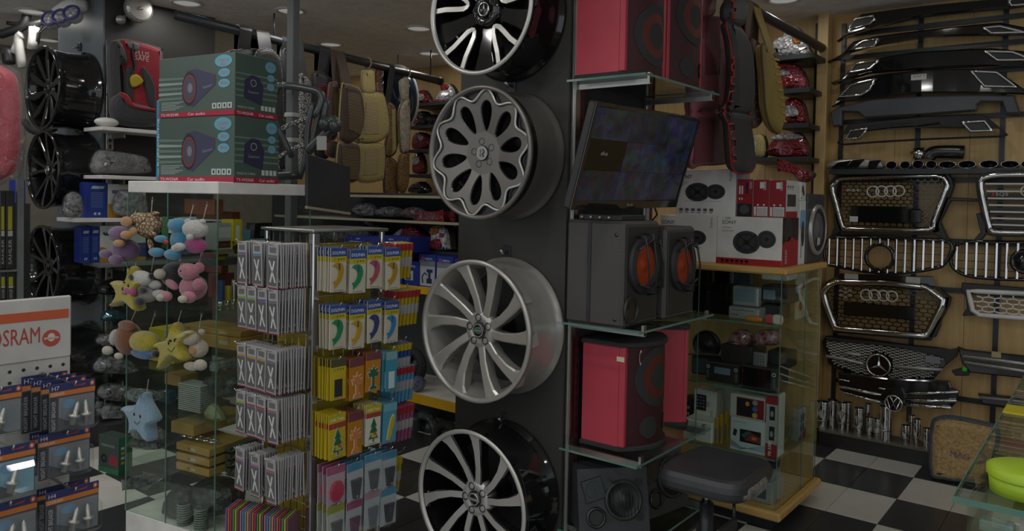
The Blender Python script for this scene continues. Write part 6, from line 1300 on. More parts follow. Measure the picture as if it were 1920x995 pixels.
# --- right face: bagged and blistered fresheners, faces towards +X
def shape_pts(kind, w, h):
    if kind == 'dolphin': P = [(.2, .08), (.42, .16), (.64, .26), (.78, .42), (.8, .5), (.74, .6), (.6, .66), (.44, .67), (.26, .66), (.1, .6), (.28, .57), (.42, .52), (.46, .44), (.4, .34), (.3, .26), (.14, .24), (.22, .17)]
    elif kind == 'tree': P = [(.46, .08), (.54, .08), (.54, .16), (.82, .16), (.64, .32), (.76, .32), (.6, .46), (.7, .46), (.5, .68), (.3, .46), (.4, .46), (.24, .32), (.36, .32), (.18, .16), (.46, .16)]
    elif kind == 'palm': P = [(.25, .06), (.75, .06), (.68, .14), (.58, .15), (.58, .38), (.8, .38), (.86, .5), (.7, .48), (.78, .6), (.6, .55), (.5, .66), (.4, .55), (.22, .6), (.3, .48), (.14, .5), (.2, .38), (.42, .38), (.42, .15), (.32, .14)]
    elif kind == 'flipflop': P = [(.3, .1), (.5, .08), (.62, .2), (.8, .5), (.84, .66), (.7, .7), (.55, .6), (.4, .35)]
    elif kind == 'box': P = [(.25, .08), (.75, .08), (.75, .5), (.25, .5)]
    elif kind == 'vent': P = [(.34, .1), (.66, .1), (.8, .58), (.2, .58)]
    else: P = [(.2, .2), (.35, .12), (.6, .14), (.82, .25), (.86, .45), (.7, .6), (.45, .62), (.25, .55), (.15, .38)]
    return [(x * w, y * h) for x, y in P]
def rpack(kind, w, h, d, card, head, band, col, name, cat, txt=None, clear=False):
    t = thing(name, 'x', cat); b = B(card); b.box((-w / 2, 0, -h), (w / 2, d, 0), card, .001); part('card', b, t, True)
    b = B('white'); b.M = frame((-w / 2, -.0006, -h), (1, 0, 0), (0, 0, 1))
    b.rect(0, h * .8, w, h * .2, head, 0); b.rect(0, h * .68, w, h * .12, band, 0) if band else None
    if txt: b.text(txt, w * .08, h * .85, h * .075, '#e8e0e0', .0003, w=w * .8)
    b.disc(w * .25, h * .74, h * .035, h * .035, '#7a7a30', .0003, 10, ri=.7) if band else None
    for i in range(3): b.rect(w * (.42 + .17 * i), h * .72, w * .1, h * .04, '#6a6420', .0002) if band else None
    b.rect(w * .2, h * .03, w * .6, h * .015, '#7a7a7a', .0002); part('face_print', b, t, True)
    b = B(col); b.M = frame((-w / 2, -.0007, -h), (1, 0, 0), (0, 0, 1)); P = shape_pts(kind, w, h)
    if kind in ('palm', 'flipflop', 'tree'): b.prism(fill_inset(P, -.0022), -.0001, .0005, '#d0ccc2')
    b.prism(P, 0, .003 if kind not in ('vent', 'cloud') else .012, col, (), .001); part('freshener', b, t, True)
    if kind == 'dolphin':
        b = B('#4a4a48'); b.M = frame((-w / 2, -.0042, -h), (1, 0, 0), (0, 0, 1)); b.rect(w * .45, h * .5, w * .1, h * .14, '#3c4660'); b.disc(w * .42, h * .7, w * .02, w * .02, '#101010', .0002, 8); part('rider_print', b, t, True)
    if kind == 'tree':
        b = B('#b03a2a'); b.M = frame((-w / 2, -.0042, -h), (1, 0, 0), (0, 0, 1)); b.disc(w * .42, h * .27, w * .1, w * .1, '#a8b02a', 0, 12); b.disc(w * .58, h * .28, w * .09, w * .09, '#b0522a', .0002, 12); b.disc(w * .5, h * .22, w * .2, h * .03, '#b0a060', .0003, 12); part('fruit_print', b, t, True)
    if clear: b = B('clear'); b.box((-w / 2 - .001, -.016 if kind in ('vent', 'cloud') else -.006, -h - .001), (w / 2 + .001, -.0008, .0), 'clear', .004); part('clear_blister', b, t, True)
    return t
Rz = PI / 2                                            # packs built facing -Y are turned to face +X
def row_right(pytop, packs, n, nm, dz=0.):
    """packs: [(proto args, label word)], hooks along the +X face"""
    z = oX(660, pytop, RX + .08).z; m = len(packs)
    for j, (a, word) in enumerate(packs):
        y = RY + .035 + (RD - .07) * j / max(1, m - 1); hook((RX, y, z - .004), (1, 0, 0), .11); proto = None
        for k in range(n):
            M = T(RX + .105 - k * (.09 / n), y + random.uniform(-.003, .003), z - (.012 if j % 2 else 0), Rz + random.uniform(-.06, .06)) @ Matrix.Rotation(random.uniform(-.03, .03), 4, 'Y')
            lab = f'{word}, {nm} row of the spinner rack, ' + ('front of its hook' if k == 0 else 'behind others')
            g = f'{word}s, {nm} row'
            if proto is None: proto = rpack(*a); finish(proto, M, lab, g)
            else: dup(proto, M, lab, g)
df('dol_card', 'b9b2a0', .5); df('yl', 'b39e1c', .5)
def dol(c): return ('dolphin', .078, .165, .004, 'dol_card', '#2b4a8a', '#b3a11c', c, 'dolphin_freshener', 'air freshener', 'DOLPHIN', False)
row_right(462, [(dol('#a8841c'), 'yellow dolphin air freshener'), (dol('#1c7a50'), 'green dolphin air freshener'), (dol('#9c4a58'), 'pink dolphin air freshener'), (dol('#a08018'), 'mustard dolphin air freshener')], 6, 'top')
row_right(566, [(dol('#1f7a48'), 'emerald dolphin air freshener'), (dol('#b08e1c'), 'golden dolphin air freshener'), (dol('#34386a'), 'navy dolphin air freshener'), (dol('#2c78a8'), 'sky blue dolphin air freshener')], 4, 'second')
row_right(664, [(('box', .07, .155, .004, 'yl', '#4a4630', '#b3a11c', '#2a2a2a', 'scent_card', 'air freshener', None, False), 'black and yellow scent card'), (('palm', .075, .16, .005, '#b0741c', '#6a3a40', None, '#c07a48', 'palm_freshener', 'air freshener', None, False), 'orange palm air freshener'), (('palm', .075, .155, .005, '#b0741c', '#6a3a40', None, '#2f5a40', 'palm_freshener', 'air freshener', None, False), 'green palm air freshener'), (('box', .06, .16, .004, '#3c8aa0', '#7aa0a8', None, '#c2ccd0', 'scent_card', 'air freshener', None, False), 'blue robe scent card')], 6, 'third')
row_right(764, [(('tree', .08, .17, .005, 'yl', '#b3a11c', '#a03038', '#25603a', 'tree_freshener', 'air freshener', 'Little Trees', False), 'green tree air freshener'), (('palm', .075, .165, .005, '#b0741c', '#6a3a40', None, '#c07a48', 'palm_freshener', 'air freshener', None, False), 'peach palm air freshener'), (('tree', .075, .16, .005, '#c9c6b6', '#b3a11c', '#a03038', '#25603a', 'tree_freshener', 'air freshener', 'Little Trees', False), 'fruit basket tree air freshener'), (('flipflop', .07, .16, .005, '#4a90a8', '#6aa0b0', None, '#b8a020', 'sandal_freshener', 'air freshener', None, False), 'yellow sandal air freshener')], 7, 'fourth')
def bl(c, k='vent', card='#b0b2b6', hd='#4a88a8'): return (k, .082, .15, .004, card, hd, None, c, 'blister_freshener', 'air freshener', None, True)
row_right(858, [(bl('#a8344c', 'cloud', '#b09aa4', '#a04a70'), 'crimson cloud blister freshener'), (bl('#4c4e52'), 'grey vent blister freshener'), (bl('#55575c'), 'steel vent blister freshener'), (bl('#3c3e42'), 'charcoal vent blister freshener')], 3, 'fifth')
row_right(928, [(bl('#55575a', card='#b0b0a8', hd='#98983a'), 'lime topped vent blister freshener'), (bl('#6a4a58', hd='#a04a70'), 'plum vent blister freshener'), (bl('#707278', hd='#b08a94'), 'pale vent blister freshener'), (bl('#404246'), 'dark vent blister freshener')], 3, 'sixth')
# packs on the far (+Y) side seen edge-on
for r, (py, ca, cb, n) in enumerate(((455, '#a8921c', '#a03038', 5), (545, '#a8921c', '#a03038', 7), (645, '#2b4a8a', '#b3a11c', 5), (690, '#4a88a8', '#a03038', 6), (765, '#8a4a6a', '#a03038', 6), (860, '#a8921c', '#b3a11c', 3))):
    z = oY(755, py, RY + RD + .05).z; proto = None; nm = ('top', 'second', 'third', 'fourth', 'fifth', 'sixth')[r]
    hook((RX + .02, RY + RD, z), (0, 1, 0), .12)
    for k in range(n):
        M = T(RX + .035, RY + RD + .02 + k * .022, z, 0.25) @ Matrix.Rotation(.10, 4, 'Y'); lab = f'slim scent pack hanging edge-on at the rack corner by the wheels, {nm} bunch'; g = f'slim scent packs, {nm} bunch'
        if proto is None:
            t = thing('slim_pack', lab, 'scent pack'); b = B(ca); b.box((-.03, -.006, -.15), (.03, .006, 0), ca, .002); part('pack', b, t, True)
            b = B(cb); b.box((-.031, -.007, -.03), (.031, .007, -.002), cb); part('header', b, t, True); b = B('card_w'); b.box((-.0305, -.0065, -.10), (.0305, .0065, -.06), 'card_w'); part('band', b, t, True)
            proto = t; finish(t, M, lab, g)
        else: dup(proto, M, lab, g)
rk = [o for o in COL.objects if o.name.startswith('spinner_rack')][0]
for b in HK: part('hook', b, rk)
# ------------------------------------------------------------------ toy display case
cc = PD(403, 900, 3.14); DL = math.radians(10); CM = T(cc.x, cc.y, 0, DL); CI = CM.inverted(); KW, KD, KT = .56, .53, 1.552
def oP(px, py, v=None, u=None):
    """pixel -> toy-case coordinates on the plane y = v or x = u"""
    r = CI.to_3x3() @ ray(px, py); o = CI @ CAMP
    return o + r * ((v - o.y) / r.y if v is not None else (u - o.x) / r.x)
t = thing('toy_case', 'glass showcase with white header and base, plush toys hung on its side', 'display case', (0, 0, 0)); t.matrix_world = CM; MW[t.name] = CM
b = B('white'); b.box((-KW, 0, KT - .05), (0, KD, KT), 'white', .003); part('header', b, t, True)
b = B('white'); b.box((-KW, 0, 0), (0, KD, .10), 'white', .003); part('base', b, t, True)
zt = KT - .051
for a, c in (((-KW, 0, .101), (-.30, .006, zt)), ((-.297, 0, .101), (-.001, .006, zt)), ((-.006, .007, .101), (0, KD, zt)), ((-KW, .007, .101), (-KW + .006, KD, zt))):
    b = B('glass'); b.box(a, c, 'glass'); part('glass_pane', b, t, True)
for x, y in ((-KW, 0), (-.2985, 0), (0, 0), (0, KD)): b = B('glass_e'); b.box((x - .0025, y - .0015, .101), (x + .0015, y + .0025, zt), 'glass_e'); part('glass_edge', b, t, True)
TS = [1.27, 1.03, .745, .55, .33]
for z in TS: b = B('glass'); b.box((-KW + .01, .012, z - .006), (-.01, KD - .01, z - .0005), 'glass'); part('glass_shelf', b, t, True)
def tbox(name, k, r, v, D, z0, m, lab, cat='box', pr=None, group=None, u=None):
    """box in the toy case: pixel rectangle on the plane y = v (or the side plane x = u)"""
    x0, y0, x1, y1 = r; f = (lambda x, y: oP(*k(x, y), v=v)) if u is None else (lambda x, y: oP(*k(x, y), u=u))
    a, c = f(x0, (y0 + y1) / 2), f(x1, (y0 + y1) / 2); h = f((x0 + x1) / 2, y0).z - f((x0 + x1) / 2, y1).z; zb = f((x0 + x1) / 2, y1).z if z0 is None else z0
    if u is None: lo, hi = (a.x, v, zb), (c.x, v + D, zb + h); F = frame((a.x, v - .0007, zb), (1, 0, 0), (0, 0, 1)); w = c.x - a.x
    else: lo, hi = (u - D, a.y, zb), (u, c.y, zb + h); F = frame((u + .0007, a.y, zb), (0, 1, 0), (0, 0, 1)); w = c.y - a.y
    o = thing(name, lab, cat, (0, 0, 0), 0, group); M = CM @ Matrix.Translation(((lo[0] + hi[0]) / 2, (lo[1] + hi[1]) / 2, zb)); o.matrix_world = M; MW[o.name] = M
    b = B(m); b.M = CM; b.box(lo, hi, m, .002); part('body', b, o)
    if pr: b = B('white'); b.M = CM @ F; pr(b, w, h); part('face_print', b, o)
    return zb + h
# boxed car audio on the header
df('teal', '4a5a53', .4, 0, 'plain', ns=2); df('teal_l', '71857c', .4)
def p_audio(wt, a, c):
    def f(b, w, h):
        b.rect(0, 0, w, h * .08, '#a5213c', .0002); b.text(c, w * .03, h * .02, h * .045, '#e4d4d6', .0004, w=w * .25); b.text('Car audio', w * .4, h * .02, h * .045, '#e4d4d6', .0004, w=w * .23)
        for i in range(5): b.poly([(0, h * (.28 + .085 * i)), (w * .5, h * (.3 + .08 * i)), (w * .5, h * (.32 + .08 * i)), (0, h * (.33 + .085 * i))], '#8b9c94' if i % 2 else '#647a70', .0001)
        b.poly([(w * .32, h * .3), (w * .47, h * .16), (w * .76, h * .5), (w * .76, h * .66), (w * .5, h * .78), (w * .38, h * .75)], '#3c3c55', .0004); b.disc(w * .42, h * .46, w * .1, h * .28, '#26262c', .0006, 24); b.disc(w * .42, h * .46, w * .085, h * .23, '#8a3238', .0007, 24, ri=.86); b.disc(w * .42, h * .46, w * .07, h * .19, '#4a4658', .0007, 20); b.disc(w * .43, h * .47, w * .032, h * .08, '#7a7884', .0008, 16)
        b.text('Seanoor', w * .6, h * .44, h * .05, '#8a8aa0', .0008, rot=.18)
        for (x, y, rx, ry, s) in ((.86, .87, .11, .1, wt), (.87, .68, .075, .07, a), (.87, .51, .075, .07, '4in')):
            b.disc(w * x, h * y, w * rx, h * ry, '#5aa3b4', .0004, 20); b.text(s, w * x, h * (y - .02), h * .06, '#c04060', .0006, al='c', w=w * rx * 1.3)
        b.text('MAX', w * .86, h * .79, h * .045, '#c04060', .0007, al='c')
        for i in range(4): b.rect(w * (.72 + .065 * i), h * .11, w * .055, h * .09, '#b9c2bc', .0004); b.rect(w * (.738 + .065 * i), h * .13, w * .02, h * .05, '#303834', .0006)
        for i in range(6): b.rect(w * .04, h * (.12 + .025 * i), w * (.2 + .05 * ((i * 7) % 3)), h * .008, '#b0bab4', .0004)
    return f
def p_side(wt, a, c):
    def f(b, w, h):
        b.rect(0, 0, w, h * .08, '#a5213c', .0002); b.text(c, w * .05, h * .02, h * .045, '#e4d4d6', .0004, w=w * .38); b.text('Car audio', w * .55, h * .02, h * .045, '#e4d4d6', .0004, w=w * .35)
        for i in range(5): b.rect(0, h * (.3 + .09 * i), w, h * .03, '#647a70', .0001)
        P = [(.2, .3), (.62, .2), (.66, .5), (.55, .66), (.38, .68), (.22, .58)]; b.poly([(x * w, y * h) for x, y in P], '#33334a', .0004); b.disc(w * .42, h * .55, w * .07, h * .06, '#9a9aa8', .0006, 16, ri=.8); b.text('Seanoor', w * .3, h * .38, h * .05, '#8a8aa0', .0006)
        for (x, y, rx, ry, s) in ((.82, .86, .13, .09, wt), (.83, .68, .09, .06, a), (.83, .53, .09, .06, '4in')): b.disc(w * x, h * y, w * rx, h * ry, '#5aa3b4', .0004, 18); b.text(s, w * x, h * (y - .02), h * .05, '#c04060', .0006, al='c', w=w * rx * 1.3)
        b.text('MADE IN CHINA', w * .06, h * .12, h * .035, '#b9c2bc', .0004); [b.rect(w * (.6 + .09 * i), h * .12, w * .07, h * .08, '#b9c2bc', .0004) for i in range(4)]
    return f
bw, bd = .466, .237; z = KT
for (h, wt, a, c, lab, dx) in ((.277, '1500W', '34cm', 'TS-W256R', 'green printed car audio carton, lower of two on the toy case', .012), (.257, '1300W', '30cm', 'TS-W254R', 'green printed car audio carton, upper of two on the toy case', 0)):
    o = thing('audio_carton', lab, 'box', (0, 0, 0), 0, 'green car audio cartons'); M = CM @ Matrix.Translation((-bw / 2, .08 + bd / 2, z)); o.matrix_world = M; MW[o.name] = M
    b = B('teal'); b.M = CM; b.box((-bw, .08, z), (0, .08 + bd + dx, z + h), 'teal', .003); part('carton', b, o)
    b = B('white'); b.M = CM @ frame((-bw, .0792, z), (1, 0, 0), (0, 0, 1)); p_audio(wt, a, c)(b, bw, h); part('front_print', b, o)
    b = B('white'); b.M = CM @ frame((.0008, .08, z), (0, 1, 0), (0, 0, 1)); p_side(wt, a, c)(b, bd + dx, h); part('side_print', b, o)
    z += h + .001
o = thing('blue_card_box', 'narrow blue lettered box behind the green car audio cartons', 'box', (0, 0, 0)); M = CM @ Matrix.Translation((-.47, .25, KT)); o.matrix_world = M; MW[o.name] = M
b = B('#2f86a8'); b.M = CM; b.box((-.51, .1, KT), (-.469, .22, KT + .36), '#2f86a8', .003); part('carton', b, o)
b = B('white'); b.M = CM @ frame((-.51, .0993, KT), (1, 0, 0), (0, 0, 1)); b.text('PROTECTOR', .03, .12, .02, '#d8e4e8', .0003, rot=PI / 2); b.text('car PLUS', .028, .03, .018, '#d8e4e8', .0003, rot=PI / 2); part('face_print', b, o)
# --- plush toys on the glass
def plush(label, k, parts, hang=None, v=-.075, name='plush_toy'):
    """parts: (name, x, y, rx, ry, material, depth offset, roll)"""
    c = [oP(*k(p[1], p[2]), v=v) for p in parts]; zb = min(q.z for q in c)
    o = thing(name, label, 'plush toy', (0, 0, 0), 0, 'plush toys on the toy case'); M = CM @ Matrix.Translation((c[0].x, v, zb)); o.matrix_world = M; MW[o.name] = M
    for p, q in zip(parts, c):
        nm, x, y, rx, ry, m = p[:6]; dz = p[6] if len(p) > 6 else 0; ro = p[7] if len(p) > 7 else 0
        e = oP(*k(x + rx, y), v=v).x - q.x; g = q.z - oP(*k(x, y + ry), v=v).z
        b = B(m); b.M = CM; ry_ = min(e, g) * (.95 if nm not in ('eye', 'nose', 'belly_patch', 'muzzle', 'heart', 'cheek') else .5)
        b.ell((q.x, v - dz, q.z), (e, ry_, g), m, 14, 10, Matrix.Rotation(ro, 4, 'Y')); part(nm, b, o)
    if hang:
        p, q = oP(*k(*hang[:2]), v=v + .02), oP(*k(*hang[2:]), v=-.006); b = B('linen'); b.M = CM; b.tube([p, q], .0018, 5, 'linen'); part('hanging_loop', b, o); b = B('clear'); b.M = CM; b.lathe([(.012, .004), (.008, .0), (.003, -.008), (0, -.008)], 12, 'clear', Matrix.Translation((q.x, -.001, q.z)) @ Matrix.Rotation(PI / 2, 4, 'X')); part('suction_hook', b, o)
    return o
for kk, h in (('purple', '6a4a72'), ('orange', 'b08048'), ('blue', '2a7fa0'), ('cream', 'b3ab98'), ('pink', 'b0707e'), ('hot_pink', 'a83a78'), ('yellow', 'a89a1e'), ('whitep', 'b4b2ac'), ('blackp', '1e1e20'), ('brownp', '7c4a26'), ('ltblue', '7f9fb4'), ('denim', '2f5f90')): df('pl_' + kk, h, .9, 0, 'plush')
df('pl_giraffe', 'a89a80', .9, 0, 'spots', ns=60, b='6a4a30'); df('bead', '151515', .15)
S = 1
plush('purple plush bear with amber paws hanging on the toy case', c4, [('body', 690, 405, 62, 62, 'pl_purple'), ('head', 690, 318, 52, 46, 'pl_purple', .03), ('ear', 640, 305, 16, 16, 'pl_purple', .02), ('ear', 735, 300, 17, 17, 'pl_purple'), ('arm', 620, 425, 36, 26, 'pl_purple', .03), ('leg', 695, 455, 34, 28, 'pl_purple', .05), ('arm', 725, 365, 28, 20, 'pl_orange', .06), ('nose', 648, 312, 11, 9, 'bead', .06), ('eye', 684, 318, 5, 5, 'bead', .075)], (700, 275, 745, 190))
plush('spotted giraffe plush with orange muzzle on the toy case', c4, [('body', 815, 270, 52, 70, 'pl_giraffe'), ('head', 800, 235, 48, 36, 'pl_giraffe', .03), ('muzzle', 765, 248, 32, 28, 'pl_orange', .06), ('arm', 765, 320, 28, 24, 'pl_orange', .06), ('ear', 850, 205, 26, 12, 'pl_giraffe'), ('leg', 860, 310, 32, 14, 'pl_giraffe', .03, .2), ('tail', 850, 375, 10, 36, 'pl_giraffe', .02, -.4), ('belly_patch', 790, 300, 22, 22, 'pl_orange', .05)], (830, 205, 835, 130))
plush('bright blue plush bear with a small heart on the toy case', c5, [('body', 430, 350, 55, 78, 'pl_blue'), ('head', 425, 270, 48, 42, 'pl_blue', .03), ('ear', 385, 250, 14, 16, 'pl_blue'), ('ear', 465, 240, 16, 16, 'pl_blue'), ('arm', 345, 342, 36, 20, 'pl_blue', .04), ('leg', 322, 415, 42, 26, 'pl_blue', .04), ('leg', 432, 425, 42, 30, 'pl_blue', .06), ('eye', 402, 272, 5, 5, 'bead', .075), ('heart', 413, 357, 14, 14, '#9a3a3a', .075), ('nose', 390, 282, 7, 5, 'bead', .075)], (455, 238, 475, 160))
plush('plain white and pink plush doll beside the bright blue bear', c5, [('body', 510, 378, 55, 44, 'pl_hot_pink', .02), ('head', 520, 290, 62, 52, 'pl_whitep', .03), ('ear', 480, 248, 16, 16, 'pl_whitep', .03), ('ear', 560, 250, 16, 16, 'pl_whitep', .03), ('arm', 538, 332, 16, 18, 'pl_whitep', .07), ('leg', 452, 393, 24, 22, 'pl_whitep', .06), ('leg', 495, 382, 28, 22, 'pl_whitep', .08)], (530, 235, 550, 155))
plush('black and white plush behind the pink bear', c5, [('body', 370, 540, 52, 70, 'pl_blackp'), ('tag', 362, 530, 26, 28, 'pl_cream', .06), ('leg', 310, 590, 36, 24, 'pl_whitep', .04), ('leg', 350, 640, 38, 24, 'pl_whitep', .05)], (395, 470, 405, 455), v=-.05)
plush('sitting pink plush bear on the toy case', c5, [('body', 475, 610, 58, 70, 'pl_pink'), ('head', 485, 520, 50, 46, 'pl_pink', .03), ('ear', 445, 490, 17, 17, 'pl_pink', .02), ('ear', 530, 500, 20, 30, 'pl_pink', .02), ('arm', 405, 590, 34, 22, 'pl_pink', .04, .4), ('arm', 540, 590, 24, 34, 'pl_pink', .03), ('leg', 395, 650, 30, 28, 'pl_pink', .06), ('leg', 520, 655, 34, 32, 'pl_pink', .06), ('paw_pad', 392, 655, 18, 20, 'pl_cream', .082), ('paw_pad', 522, 662, 22, 20, 'pl_cream', .09), ('eye', 465, 512, 4, 5, 'bead', .08), ('eye', 500, 512, 4, 5, 'bead', .08), ('nose', 465, 528, 8, 6, 'bead', .085)], (505, 475, 520, 420))
plush('panda plush holding a pink heart on the toy case', c4, [('body', 800, 635, 58, 58, 'pl_whitep'), ('head', 808, 560, 56, 46, 'pl_whitep', .03), ('ear', 865, 545, 10, 18, 'pl_blackp', .03), ('heart', 778, 622, 42, 32, 'pl_hot_pink', .06), ('eye', 798, 546, 12, 16, 'pl_blackp', .068, .4), ('arm', 840, 618, 22, 20, 'pl_blackp', .05), ('leg', 742, 673, 32, 18, 'pl_blackp', .05), ('leg', 835, 678, 24, 26, 'pl_blackp', .06), ('nose', 765, 575, 7, 5, 'bead', .07)], (830, 520, 845, 435))
plush('brown and white plush dog on the toy case', c4, [('body', 705, 890, 48, 90, 'pl_brownp'), ('head', 720, 815, 44, 28, 'pl_brownp', .02), ('chest', 655, 880, 20, 46, 'pl_whitep', .02, .25), ('leg', 650, 945, 24, 24, 'pl_cream', .05), ('leg', 710, 975, 20, 18, 'pl_cream', .05)], (720, 795, 745, 735))
plush('round yellow plush with blue shorts on the toy case', c4, [('body', 795, 910, 75, 62, 'pl_yellow'), ('shorts', 800, 970, 66, 30, 'pl_denim', .012), ('arm', 875, 970, 20, 22, 'pl_blackp', .02), ('arm', 718, 915, 12, 26, 'pl_blackp', .02)], (820, 850, 850, 750))
plush('small cream plush bear beside the lower yellow star', c5, [('body', 505, 945, 38, 50, 'pl_cream'), ('head', 490, 880, 44, 40, 'pl_cream', .03), ('ear', 520, 855, 14, 18, 'pl_cream'), ('muzzle', 445, 895, 20, 18, 'pl_cream', .05), ('nose', 432, 888, 9, 7, 'bead', .07), ('eye', 462, 878, 4, 4, 'bead', .07), ('leg', 500, 1035, 40, 24, 'pl_cream', .03), ('leg', 560, 1025, 30, 30, 'pl_cream', .04), ('belly_patch', 505, 950, 20, 22, 'pl_orange', .03)], (505, 845, 520, 755))
def star(label, k, pts, m, face, hang, v=-.115):
    P = [oP(*k(*p), v=v) for p in pts]; c = sum((V((p.x, p.z)) for p in P), V((0, 0))) / len(P)
    o = thing('plush_star', label, 'plush toy', (0, 0, 0), 0, 'plush stars on the toy case'); M = CM @ Matrix.Translation((c.x, v, min(p.z for p in P))); o.matrix_world = M; MW[o.name] = M
    b = B(m); b.M = CM @ frame((0, v, 0), (1, 0, 0), (0, 0, 1)); S = smooth([(p.x, p.z) for p in P], 4); pillow(b, S, 0, .03, m, .013, both=True, rings=4); part('body', b, o)
    for (x, y, r) in face[:2]: q = oP(*k(x, y), v=v - .03); b = B('bead'); b.M = CM; b.ell((q.x, v - .029, q.z), (.006, .003, .008), 'bead'); part('eye', b, o)
    q = [oP(*k(*p), v=v - .03) for p in face[2]]; b = B('bead'); b.M = CM; b.tube([(p.x, v - .03, p.z) for p in q], .0016, 5, 'bead'); part('mouth', b, o)
    p, q = oP(*k(*hang[:2]), v=v), oP(*k(*hang[2:]), v=-.006); b = B('linen'); b.M = CM; b.tube([p, q], .0018, 5, 'linen'); part('hanging_loop', b, o)
star('smiling yellow plush star, upper one beside the panda', c4, [(738, 492), (752, 560), (790, 585), (755, 640), (778, 725), (755, 735), (700, 690), (640, 715), (632, 700), (660, 640), (632, 590), (640, 572), (705, 575)], 'pl_yellow', [(672, 618, 5), (703, 600, 5), [(668, 640), (690, 650), (705, 632)]], (742, 500, 752, 430))
star('smiling yellow plush star, lower one beside the cream bear', c5, [(385, 800), (410, 860), (465, 852), (470, 870), (425, 925), (450, 990), (430, 1010), (375, 985), (320, 1050), (300, 1045), (315, 960), (282, 930), (290, 910), (350, 890)], 'pl_yellow', [(340, 915, 5), (372, 900, 5), [(335, 945), (355, 965), (375, 935)]], (390, 805, 410, 735))
star('pale blue plush star hanging low on the toy case', c8, [(340, 220), (352, 270), (395, 345), (402, 385), (372, 405), (380, 480), (362, 490), (310, 430), (275, 450), (268, 430), (265, 365), (228, 310), (235, 298), (290, 300)], 'pl_ltblue', [(272, 345, 5), (305, 358, 5), [(272, 385), (290, 402), (305, 385)]], (342, 225, 352, 150))
# --- contents of the toy case
def lab_(b, w, h): b.rect(w * .1, h * .45, w * .8, h * .4, '#a8a8a8', .0002); b.rect(w * .1, h * .08, w * .8, h * .25, '#1a1a1a', .0002); b.text('CARLED', w * .15, h * .14, h * .12, '#a04030', .0004)
def lab_y(b, w, h): b.rect(w * .3, h * .3, w * .4, h * .5, '#b9b9ae', .0002); b.poly([(0, 0), (w, 0), (0, h * .3)], '#1a1a1a', .0002); b.text('BRIGHT', w * .1, h * .1, h * .1, '#b3a11c', .0004, rot=.4)
def pl_(b, w, h): b.rect(w * .65, h * .35, w * .15, h * .3, '#b0a890', .0003); b.rect(w * .1, h * .4, w * .06, h * .12, '#3a3a6a', .0003)
z1, z2, z3, z4, z5 = TS
tbox('orange_carton', c5, (425, 105, 590, 190), .12, .05, KT - .14, '#8a4426', 'long orange carton hung under the toy case header'); 
tbox('orange_carton', c5, (490, 160, 685, 205), .25, .05, KT - .165, '#7a3a22', 'rust coloured flat carton behind the orange one in the toy case')
tbox('bulb_box', c5, (604, 245, 690, 392), None, .07, z1, '#8c8c88', 'grey bulb box with a black label in the toy case', u=-.06, pr=lab_)
tbox('bulb_box', c5, (690, 228, 745, 392), None, .07, z1, 'yl', 'yellow bulb box on the top shelf of the toy case', u=-.05, pr=lab_y)
tbox('bulb_box', c5, (746, 250, 790, 350), None, .05, z1, '#5f88a0', 'blue and white bulb box in the toy case', u=-.09, pr=lambda b, w, h: b.disc(w * .4, h * .3, w * .25, h * .1, '#a04030', .0003, 12))
tbox('camera_unit', c5, (810, 165, 910, 270), None, .05, z1 + .02, 'gloss', 'black camera unit in clear packing in the toy case', u=-.12, pr=lambda b, w, h: b.rect(w * .3, h * .3, w * .3, h * .3, '#3c3c40', .0003))
tbox('clear_pack', c5, (785, 300, 900, 345), None, .06, z1 - .0, '#8a9296', 'pale clear pack beside the spinner rack in the toy case', u=-.1)
tbox('green_carton', c5, (300, 235, 332, 380), .2, .06, z1, '#2f6a3a', 'green carton on the top toy case shelf'); tbox('white_carton', c5, (332, 235, 372, 310), .18, .06, z1 + .05, 'white', 'small white carton on the top toy case shelf')
tbox('dark_carton', c5, (600, 402, 790, 440), None, .08, z1 - .07, 'dark_grey', 'dark flat tray in the toy case above the knobs', u=-.1)
df('ornament_red', '6a2a2c', .6)
tbox('ornament', c5, (520, 415, 630, 520), .3, .04, z2 + .11, 'ornament_red', 'dark red oriental ornament in the toy case')
tbox('tray', c5, (555, 560, 605, 690), .28, .1, z2, 'ornament_red', 'maroon tin standing among the gear knobs')
for i, (x, r, y0, y1, m, lab) in enumerate(((628, 20, 565, 700, '#2a3f78', 'blue gear knob sleeve in the toy case'), (665, 17, 600, 700, 'yl', 'yellow and black gear knob sleeve in the toy case'), (698, 15, 575, 705, 'alu', 'tall aluminium gear knob tube in the toy case'), (735, 22, 605, 695, 'black', 'black gear knob tube in the toy case'))):
    a = oP(*c5(x, y1), u=-.1); R = abs(oP(*c5(x + r, y1), u=-.1).y - a.y) * .75; h = oP(*c5(x, y0), u=-.1).z - a.z
    o = thing('gear_knob', lab, 'gear knob', CM @ V((a.x, a.y, z2)), 0, 'gear knobs in the toy case'); b = B(m); b.M = CM @ Matrix.Translation((a.x, a.y, z2)); b.lathe([(R, .02), (R, h), (R * .8, h + .004), (0, h + .004)], 16, m, cap=False); part('sleeve', b, o); b = B('chrome'); b.M = CM @ Matrix.Translation((a.x, a.y, z2)); b.lathe([(R * 1.05, 0), (R * 1.05, .02), (R, .021)], 16, 'chrome'); part('base_ring', b, o)
for i, (r, tx) in enumerate((((605, 520, 652, 560), 'CAR KNOB'), ((700, 488, 762, 520), 'CAR KNOB'))):
    tbox('knob_sign', c5, r, None, .003, z2 + .19 + .03 * i, 'black', ('small black and yellow sign over the blue gear knob', 'small black and yellow sign over the tall aluminium tube')[i], 'sign', u=-.07, pr=lambda b, w, h: (b.rect(0, h * .1, w, h * .8, '#3a3420', .0002), b.text(tx, w * .06, h * .3, h * .4, '#b3a11c', .0004, w=w * .85)))
